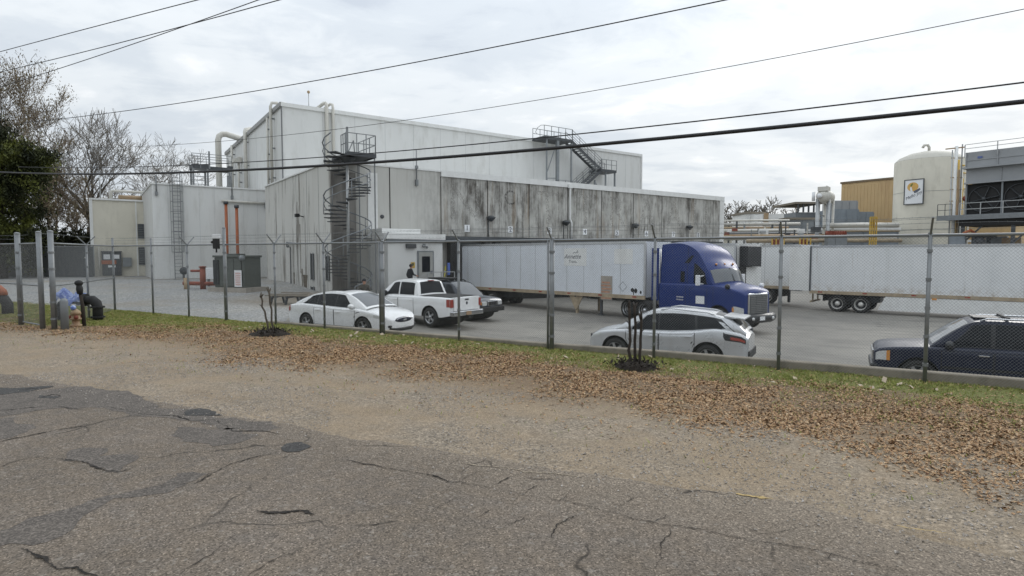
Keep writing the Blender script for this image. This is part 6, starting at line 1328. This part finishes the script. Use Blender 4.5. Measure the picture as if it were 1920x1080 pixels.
# ------------------------------------------------------------------ trees
def bare_tree(p, h, spread, seed, label, name='bare_tree', lv=6, bark='bark', twig='twig_gray', leaf=0, up=.55, r0=None, fork=.28, group='bare trees by the lot', leafmat_='olive_leaf', dens=1.0, rmin=.0135):
    rnd = random.Random(seed); t = thing(name, label, 'tree', p, 0, group); tk, cr = MB(), MB(); leaves = []
    r0 = r0 or h * .022
    def grow(q, d, L, r, l):
        n = 4 if l < 3 else 3; pts = [q]; rs = [r]; step = L / n
        for i in range(n):
            d = (d + Vector((rnd.gauss(0, .13), rnd.gauss(0, .13), rnd.gauss(.03 * (1 + l * .5) * up, .06)))).normalized(); q = q + d * step; pts.append(q); rs.append(max(rmin, r * (1 - .38 * (i + 1) / n)))
        (tk if l < 3 else cr).tube(pts, rs, 7 if l < 2 else (4 if l < 4 else 3), cap=False)
        if l >= lv:
            if leaf: leaves.append(pts[-1]); leaves.append(pts[1])
            return
        k = rnd.choice((2, 3, 3)) if l > 0 else 3
        for j in range(k):
            ax = Vector((rnd.gauss(0, 1), rnd.gauss(0, 1), rnd.gauss(0, .5))); ax = (ax - d * ax.dot(d)).normalized()
            sp_ = rnd.uniform(.35, .85) * spread; dd = (d * math.cos(sp_) + ax * math.sin(sp_) + Vector((0, 0, .22 * up))).normalized(); grow(q, dd, L * rnd.uniform(.62, .88), rs[-1] * rnd.uniform(.52, .72), l + 1)
        for j in range(int(round((1 if l < 2 else 2) * dens))):
            i = rnd.randint(1, n - 1); ax = Vector((rnd.gauss(0, 1), rnd.gauss(0, 1), rnd.gauss(.2, .4))).normalized(); grow(pts[i], (d * .5 + ax * .8).normalized(), L * rnd.uniform(.45, .7), rs[i] * .42, min(lv, l + 2))
    grow(Vector((0, 0, -.3)), Vector((rnd.gauss(0, .04), rnd.gauss(0, .04), 1)).normalized(), h * fork, r0, 0)
    top = max(v[2] for v in cr.v); k = h / top
    for b in (tk, cr): b.v = [(x * k, y * k, z * k) for x, y, z in b.v]
    tk.build('trunk', M[bark], t, recalc=False); crown = cr.build('crown', M[twig], t, recalc=False)
    if leaf:
        L_ = [l * k for l in leaves]; P = np.array([(l.x + rnd.gauss(0, .25), l.y + rnd.gauss(0, .25), l.z + rnd.gauss(0, .25)) for l in L_ for _ in range(leaf)])
        o = quads('foliage', M[leafmat_], P, rng.uniform(.04, .09, len(P)), .9, .6, 0); o.parent = crown
    return t
def leafy(p, blobs, label, n, mat, size, name='evergreen_tree', trunk=None, group=None, seed=1, cat='tree'):
    rnd = random.Random(seed); t = thing(name, label, cat, p, 0, group)
    if trunk:
        m = MB(); m.tube([(0, 0, -.3), (.1, 0, trunk * .4), (0, .1, trunk * .8), (.1, 0, trunk)], [.38, .3, .2, .06], 10)
        for (x, y, z, r, q) in blobs: m.tube([(0, 0, max(1.5, z - 2.5)), (x * .5, y * .5, z - .8), (x, y, z)], [.14, .09, .03], 6)
        m.build('trunk', M['bark_dark'], t)
    P = []
    tot = sum(b[3] ** 2 for b in blobs)
    for x, y, z, r, q in blobs:
        subs = [(x + rnd.gauss(0, .5) * r, y + rnd.gauss(0, .5) * r, z + rnd.gauss(0, .42) * r * q) for _ in range(int(9 + r * 4))]
        for k in range(int(n * r * r / tot)):
            s = rnd.choice(subs); e = r * .26; P.append((s[0] + rnd.gauss(0, e), s[1] + rnd.gauss(0, e), s[2] + rnd.gauss(0, e * .7)))
    P = np.array(P); P[:, 2] = np.maximum(P[:, 2], .05); o = quads('crown', mat, P, rng.uniform(size * .6, size * 1.4, len(P)), .8, .5, 0); o.parent = t; return t
def tp_(px, Y, z=.4): return Vector(((px - 960) / FPX * Y, Y, z))
bare_tree(tp_(50, 63), 22.3, .58, 21, 'tall brown twiggy tree rising above the evergreen at the far left', twig='twig', leaf=6, up=.75, lv=6, fork=.2, dens=1.1)
bare_tree(tp_(98, 66), 14.0, .75, 23, 'dense brown understory tree between the evergreen and the bare trees', twig='twig', leaf=4, up=.5, lv=6, fork=.18, dens=1.0)
bare_tree(tp_(166, 74), 20.5, .70, 31, 'bare tree with a straight dark trunk, second from the plant room', up=.55, lv=6, fork=.2, dens=1.1)
bare_tree(tp_(228, 77), 20.8, .80, 37, 'bare forked tree rising directly behind the plant room', up=.6, lv=6, fork=.18, dens=1.1)
bare_tree(tp_(298, 86), 20.0, .95, 44, 'wide spreading bare tree just left of the caged ladder', up=.4, lv=6, fork=.17, dens=1.1)
bare_tree(tp_(128, 70), 9.5, .9, 47, 'low brown leafed tree against the slat fence', twig='twig', leaf=5, up=.3, lv=5, fork=.2)
bare_tree(tp_(1388, 150, -1), 17.0, 1.15, 51, 'far bare tree above the pipe racks, left of its pair', group='far bare trees', lv=6, r0=.35, rmin=.035, up=.35, fork=.17, dens=1.4)
bare_tree(tp_(1436, 145, -1), 17.8, 1.15, 55, 'far bare tree above the white roof units, right of its pair', group='far bare trees', lv=6, r0=.35, rmin=.035, up=.35, fork=.17, dens=1.4)
bare_tree(tp_(1296, 125, -1), 16.4, .85, 58, 'bare tree top peeking over the concrete parapet', group='far bare trees', lv=6, r0=.3, rmin=.035)
E = tp_(5, 50)
leafy(E, [(-1, 0, 12.2, 2.0, .8), (.5, .5, 10.4, 2.3, .8), (2.4, 0, 10.0, 1.8, .6), (3.7, .3, 10.2, 1.1, .5), (-2, 0, 8.5, 2.8, .9), (1.6, 0, 7.8, 2.4, .9), (2.2, .5, 5.8, 1.2, .9), (-1.5, .5, 5.2, 2.4, .9), (.3, 0, 4.0, 1.6, 1), (-3.5, 0, 7, 3, 1), (-4, 0, 11, 2.5, 1), (-.6, 0, 12.9, 1.3, .7), (3.2, 0, 8.9, 1.4, .6), (1.2, -.3, 11.3, 1.5, .6), (-2, 0, 3, 2.6, 1), (.8, .4, 2.2, 1.8, 1)],
      'dense dark evergreen with olive top overhanging the slat fence', 65000, M['evergreen'], .10, trunk=12, seed=4)
for i, (px, Y, r, h, lab) in enumerate(((-20, 60, 2.6, 3.4, 'dark shrub mass at the far left frame edge behind the slats'), (45, 61, 2.5, 3.6, 'dark shrub under the evergreen behind the slats'), (98, 60, 2.2, 3.3, 'dark shrub under the understory tree'), (140, 62, 1.7, 2.7, 'small dark shrub by the gap of sky'), (165, 63, 1.3, 3.0, 'dark shrub touching the plant room corner'))):
    leafy(tp_(px, Y), [(-.8, 0, h * .5, r, .8), (.9, 0, h * .6, r * .9, .8), (0, .3, h * 1.1, r * .8, .7), (.3, -.2, h * .25, r, .6)], lab, 8000, M['shrub'], .14, name='shrub', group='shrubs behind the slat fence', seed=60 + i, cat='shrub')

# ------------------------------------------------------------------ overhead cables, each hanging in its own vertical plane along the street
def cable(name, label, pts, n, r, ext=(14, 10)):
    A, Z = [], []
    for px, py in pts:
        d = ray(px, py); tt = n / (FN.x * d.x + FN.y * d.y); p = Vector((0, 0, HC)) + d * tt; A.append(p.dot(FA)); Z.append(p.z)
    co = np.polyfit(A, Z, 2 if len(pts) > 2 else 1); f = np.poly1d(co); a0, a1 = min(A) - ext[0], max(A) + ext[1]
    m = MB(); m.tube([street(a, n, float(f(a))) for a in lin(a0, a1, 70)], r, 6, cap=False); o = m.build(name, M['cable'], recalc=False); return tag(o, label, 'cable', 'overhead cables')
cable('overhead_cable', 'topmost thin cable crossing the upper left corner of sky', [(0, 97), (185, 48), (370, 0)], 13, .016)
cable('overhead_cable', 'thin cable second from the top left, gentler of the crossing pair', [(0, 135), (213, 83), (367, 43), (523, 0)], 12.6, .015)
cable('overhead_cable', 'thin cable third from the top left, steeper of the crossing pair', [(0, 163), (213, 97), (300, 63), (367, 41), (487, 0)], 13.4, .015)
cable('overhead_cable', 'thin cable from the bare trees up to the top of the sky', [(165, 217), (640, 142), (960, 83), (1280, 16), (1360, 0)], 13, .013, (6, 10))
cable('overhead_cable', 'thin cable crossing the tall white wall and the right sky', [(320, 272), (640, 240), (960, 197), (1280, 140), (1600, 82), (1920, 16)], 13, .007, (8, 10))
cable('overhead_cable', 'medium cable just above the thickest one', [(385, 308), (600, 295), (690, 288), (1000, 260), (1280, 230), (1600, 193), (1920, 155)], 12.3, .014)
cable('overhead_cable', 'thickest black cable sagging across the whole yard', [(0, 323), (330, 323), (640, 309), (960, 285), (1280, 256), (1600, 224), (1920, 190)], 12, .040)

# unseen foliage added behind the viewer to darken reflections in glass and paint
P = []
for i in range(60):
    a_, n_, r_, z_ = random.uniform(-48, 42), random.uniform(-30, -20), random.uniform(1.6, 3), random.uniform(1.2, 8)
    for k in range(420): P.append((a_ + random.gauss(0, r_ * .6), n_ + random.gauss(0, r_ * .5), max(.1, z_ + random.gauss(0, r_ * .5))))
struct(quads('added_reflection_foliage', M['shrub'], np.array(P), rng.uniform(.12, .3, len(P)), .8, .5), 'stuff')
# ------------------------------------------------------------------ people
def person(label, p, rz, H, joints, top, low, group=None, hood=False):
    """joints: dict of overrides in metres for a 1.75 m figure facing +x."""
    J = dict(pel=(0,0,.95), sp=(0,0,1.15), ch=(.01,0,1.35), nk=(.02,0,1.50), hd0=(.035,0,1.58), hd=(.04,0,1.68), hdt=(.03,0,1.745), shl=(0,.19,1.42), shr=(0,-.19,1.42), ell=(-.04,.25,1.14), elr=(-.04,-.25,1.14), wrl=(.06,.25,.90), wrr=(.06,-.25,.90),
             hpl=(0,.10,.90), hpr=(0,-.10,.90), knl=(.03,.11,.50), knr=(.03,-.11,.50), anl=(-.02,.11,.09), anr=(-.02,-.11,.09), tol=(.17,.12,.035), tor=(.17,-.12,.035))
    J.update(joints); k = H / 1.75
    E_ = [('pel','sp'),('sp','ch'),('ch','nk'),('nk','hd0'),('hd0','hd'),('hd','hdt'),('ch','shl'),('shl','ell'),('ell','wrl'),('ch','shr'),('shr','elr'),('elr','wrr'),('pel','hpl'),('hpl','knl'),('knl','anl'),('anl','tol'),('pel','hpr'),('hpr','knr'),('knr','anr'),('anr','tor')]
    RR = dict(pel=.145, sp=.14, ch=.155, nk=.06, hd0=.075, hd=.098, hdt=.06, shl=.085, shr=.085, ell=.058, elr=.058, wrl=.036, wrr=.036, hpl=.105, hpr=.105, knl=.068, knr=.068, anl=.05, anr=.05, tol=.04, tor=.04)
    names = list(J); V = [Vector(J[n]) for n in names]; R_ = [RR[n] for n in names]; idx = {n: i for i, n in enumerate(names)}; Ed = [(idx[a], idx[b]) for a, b in E_]
    hands = []
    for q, (w, e) in enumerate((('wrl','ell'),('wrr','elr'))):
        d = (Vector(J[w]) - Vector(J[e])).normalized(); sd = d.cross(Vector((1,0,0))); sd = sd.normalized() if sd.length > .2 else Vector((0,1,0)); up_ = d.cross(sd).normalized()
        pm_ = len(V); V.append(Vector(J[w]) + d * .07); R_.append(.030); Ed.append((idx[w], pm_)); hands.append(V[-1])
        for f in range(4):
            b = V[pm_] + d * .025 + up_ * (f - 1.5) * .019; L_ = (.066, .078, .072, .055)[f]; i0 = len(V); V += [b, b + d * L_ * .5 + sd * .008, b + d * L_ + sd * .028]; R_ += [.010, .009, .008]; Ed += [(pm_, i0), (i0, i0 + 1), (i0 + 1, i0 + 2)]
        i0 = len(V); b = V[pm_] - d * .02 + up_ * .03; V += [b, b + up_ * .03 + d * .025, b + up_ * .035 + d * .055]; R_ += [.012, .010, .009]; Ed += [(pm_, i0), (i0, i0 + 1), (i0 + 1, i0 + 2)]
    me = bpy.data.meshes.new('tmp_body'); me.from_pydata([v * k for v in V], Ed, []); o = bpy.data.objects.new('tmp_body', me); COL.objects.link(o)
    o.modifiers.new('skin', 'SKIN'); sk = me.skin_vertices[0].data
    for i, r in enumerate(R_): sk[i].radius = (r * k * (1.12 if i in (idx['ch'], idx['pel']) else 1), r * k); sk[i].use_root = (i == idx['pel'])
    s_ = o.modifiers.new('sub', 'SUBSURF'); s_.levels = s_.render_levels = 2
    dg = bpy.context.evaluated_depsgraph_get(); bm_ = bpy.data.meshes.new_from_object(o.evaluated_get(dg)); bpy.data.objects.remove(o)
    bm_.name = 'person'; bm_.materials.clear(); [bm_.materials.append(x) for x in (M[top], M[low], M['skin'], M['black'])]
    for pg in bm_.polygons:
        c = pg.center / k; pg.use_smooth = True
        hd = min((c - h).length for h in hands) < .10
        pg.material_index = 2 if (c.z > J['nk'][2] + .01 or hd) else (3 if c.z < min(J['anl'][2], J['anr'][2]) + .03 else (0 if c.z > J['pel'][2] - .06 else 1))
    body = bpy.data.objects.new('person', bm_); COL.objects.link(body); body.location = p; body.rotation_euler = (0, 0, rz); tag(body, label, 'person', group)
    hd = Vector(J['hd']) * k; m = MB()
    pr = [(x, y, z) for x, y, z in ()]
    m.ball((hd.x - .022 * k, 0, hd.z + .028 * k), .112 * k, 8, sq=(1.0, .93, .95)); m.build('hood' if hood else 'hair', M['black_cloth'] if hood else M['hair'], body)
    m = MB(); m.ball((hd.x + .105 * k, 0, hd.z - .02 * k), .016 * k, 5, sq=(1.2, .8, 1.3)); m.build('nose', M['skin'], body)
    m = MB(); [m.ball((hd.x + .088 * k, y * k, hd.z + .012 * k), .012 * k, 5) for y in (-.032, .032)]; m.build('eyes', M['ink'], body); m = MB(); m.bx(hd.x + .085 * k, hd.x + .094 * k, -.022 * k, .022 * k, hd.z - .06 * k, hd.z - .05 * k); m.build('mouth', pm('lips', (.3,.12,.09), .6), body)
    m = MB(); [m.ball((hd.x, y * k, hd.z), .026 * k, 5, sq=(.7, .4, 1.1)) for y in (-.1, .1)]; m.build('ears', M['skin'], body)
    return body
q = bld(2.55 - .9 - .25, -3.0 - .85, 0); pa = at(769, 497, q.y)
person('person in a black jacket climbing the dock office steps toward the door', Vector((pa.x, pa.y, pa.z - 1.70)), B_RZ, 1.72, dict(elr=(.10,-.24,1.16), wrr=(.30,-.20,1.10), ell=(-.1,.24,1.14), wrl=(.02,.26,.92), knl=(.22,.11,.55), anl=(.18,.11,.20), tol=(.36,.12,.16), knr=(-.02,-.11,.48), anr=(-.14,-.11,.08), tor=(.04,-.12,.03), hd=(.07,0,1.67), hdt=(.06,0,1.735), nk=(.04,0,1.50), hd0=(.06,0,1.58)), 'black_cloth', 'jeans')
Yb = 26.0
for _ in range(60):
    pb = at(683, 525, Yb)
    if pb.z - yard_z(pb.x, pb.y) < 1.62: break
    Yb += .15
person('person in a dark patterned jacket standing behind the white sedan', Vector((pb.x, pb.y, yard_z(pb.x, pb.y))), R(-80), pb.z - yard_z(pb.x, pb.y) + .02, dict(elr=(.08,-.27,1.16), wrr=(.22,-.12,1.12), ell=(.08,.27,1.16), wrl=(.22,.12,1.10)), 'olive_cloth', 'jeans', hood=True)

# ------------------------------------------------------------------ sky and sun
SUN = Vector((.62, .62, .48)).normalized()
w = bpy.data.worlds.new('World'); scene.world = w; w.use_nodes = True; nt = w.node_tree
bg = nt.nodes['Background']; tc = nt.nodes.new('ShaderNodeTexCoord')
def N_(ty, **kw):
    x = nt.nodes.new(ty)
    for k_, v_ in kw.items(): setattr(x, k_, v_)
    return x
lk = nt.links.new
sky = N_('ShaderNodeTexSky', sky_type='NISHITA', sun_disc=False); sky.sun_elevation = math.asin(SUN.z); sky.sun_rotation = math.atan2(SUN.x, SUN.y); sky.air_density = 1.2; sky.dust_density = 2.5
sep = N_('ShaderNodeSeparateXYZ'); lk(tc.outputs['Generated'], sep.inputs[0])
def mth(op, a, b=0.0, c=0.0, cl=False):
    x = N_('ShaderNodeMath', operation=op, use_clamp=cl)
    for s_, v_ in zip(x.inputs, (a, b, c)):
        if hasattr(v_, 'is_output'): lk(v_, s_)
        else: s_.default_value = v_
    return x.outputs[0]
den = mth('ADD', mth('MAXIMUM', sep.outputs[2], 0.0), .16)
cmb = N_('ShaderNodeCombineXYZ'); lk(mth('DIVIDE', sep.outputs[0], den), cmb.inputs[0]); lk(mth('DIVIDE', sep.outputs[1], den), cmb.inputs[1])
def cn(scale, loc, det=7, rough=.55, dist=.3):
    mp = N_('ShaderNodeMapping'); lk(cmb.outputs[0], mp.inputs[0]); mp.inputs['Location'].default_value = loc; mp.inputs['Scale'].default_value = (1, 1.25, 1)
    n = N_('ShaderNodeTexNoise'); lk(mp.outputs[0], n.inputs['Vector']); n.inputs['Scale'].default_value = scale; n.inputs['Detail'].default_value = det; n.inputs['Roughness'].default_value = rough; n.inputs['Distortion'].default_value = dist
    return n.outputs['Fac']
def rmp(f, st):
    x = N_('ShaderNodeValToRGB'); lk(f, x.inputs[0]); e = x.color_ramp.elements; x.color_ramp.interpolation = 'EASE'
    while len(e) < len(st): e.new(.5)
    for i, (p_, c_) in enumerate(st): e[i].position = p_; e[i].color = (*c_, 1)
    return x.outputs[0]
n1, n2 = cn(1.15, (2.3, 1.1, 0)), cn(3.1, (5.2, 3.7, 0), 8, .6, .5)
f = mth('ADD', mth('MULTIPLY', n1, .62), mth('MULTIPLY', n2, .38))
dot = N_('ShaderNodeVectorMath', operation='DOT_PRODUCT'); lk(tc.outputs['Generated'], dot.inputs[0]); dot.inputs[1].default_value = Vector((.66, .72, .20)).normalized()
glow = mth('POWER', mth('MAXIMUM', dot.outputs['Value'], 0.0), 6.0)
f2 = mth('ADD', f, mth('MULTIPLY', glow, .055))
cl = rmp(f2, [(.33, (.55,.605,.68)), (.44, (.655,.71,.77)), (.55, (.77,.815,.855)), (.69, (.97,.985,1.0))])
zen = mth('ADD', mth('MULTIPLY', mth('POWER', mth('MAXIMUM', sep.outputs[2], 0.0), 1.4), 1.05), .96)     # an overcast sky is brightest overhead
zen = mth('MULTIPLY', mth('ADD', zen, mth('MULTIPLY', glow, .10)), 9.6)
mx = N_('ShaderNodeMixRGB', blend_type='MULTIPLY'); mx.inputs[0].default_value = 1; lk(cl, mx.inputs[1])
cz = N_('ShaderNodeCombineXYZ'); [lk(zen, i_) for i_ in cz.inputs]; lk(cz.outputs[0], mx.inputs[2])
m2 = N_('ShaderNodeMixRGB'); m2.inputs[0].default_value = .95; lk(sky.outputs[0], m2.inputs[1]); lk(mx.outputs[0], m2.inputs[2])
lk(m2.outputs[0], bg.inputs['Color']); bg.inputs['Strength'].default_value = .1
sd = bpy.data.lights.new('sun', 'SUN'); sd.energy = .8; sd.angle = R(25); sd.color = (1, .97, .93); so = bpy.data.objects.new('sun', sd); COL.objects.link(so)
so.rotation_euler = (-SUN).to_track_quat('-Z', 'Y').to_euler(); so.location = SUN * 60
vs = scene.view_settings; vs.view_transform = 'Standard'; vs.look = 'None'; vs.gamma = 1; vs.exposure = .08; vs.use_curve_mapping = False
scene.cycles.max_bounces = 6; scene.cycles.diffuse_bounces = 3; scene.cycles.glossy_bounces = 3; scene.cycles.transparent_max_bounces = 8
scene.cycles.use_denoising = True; scene.cycles.denoiser = 'OPENIMAGEDENOISE'; scene.cycles.denoising_prefilter = 'ACCURATE'
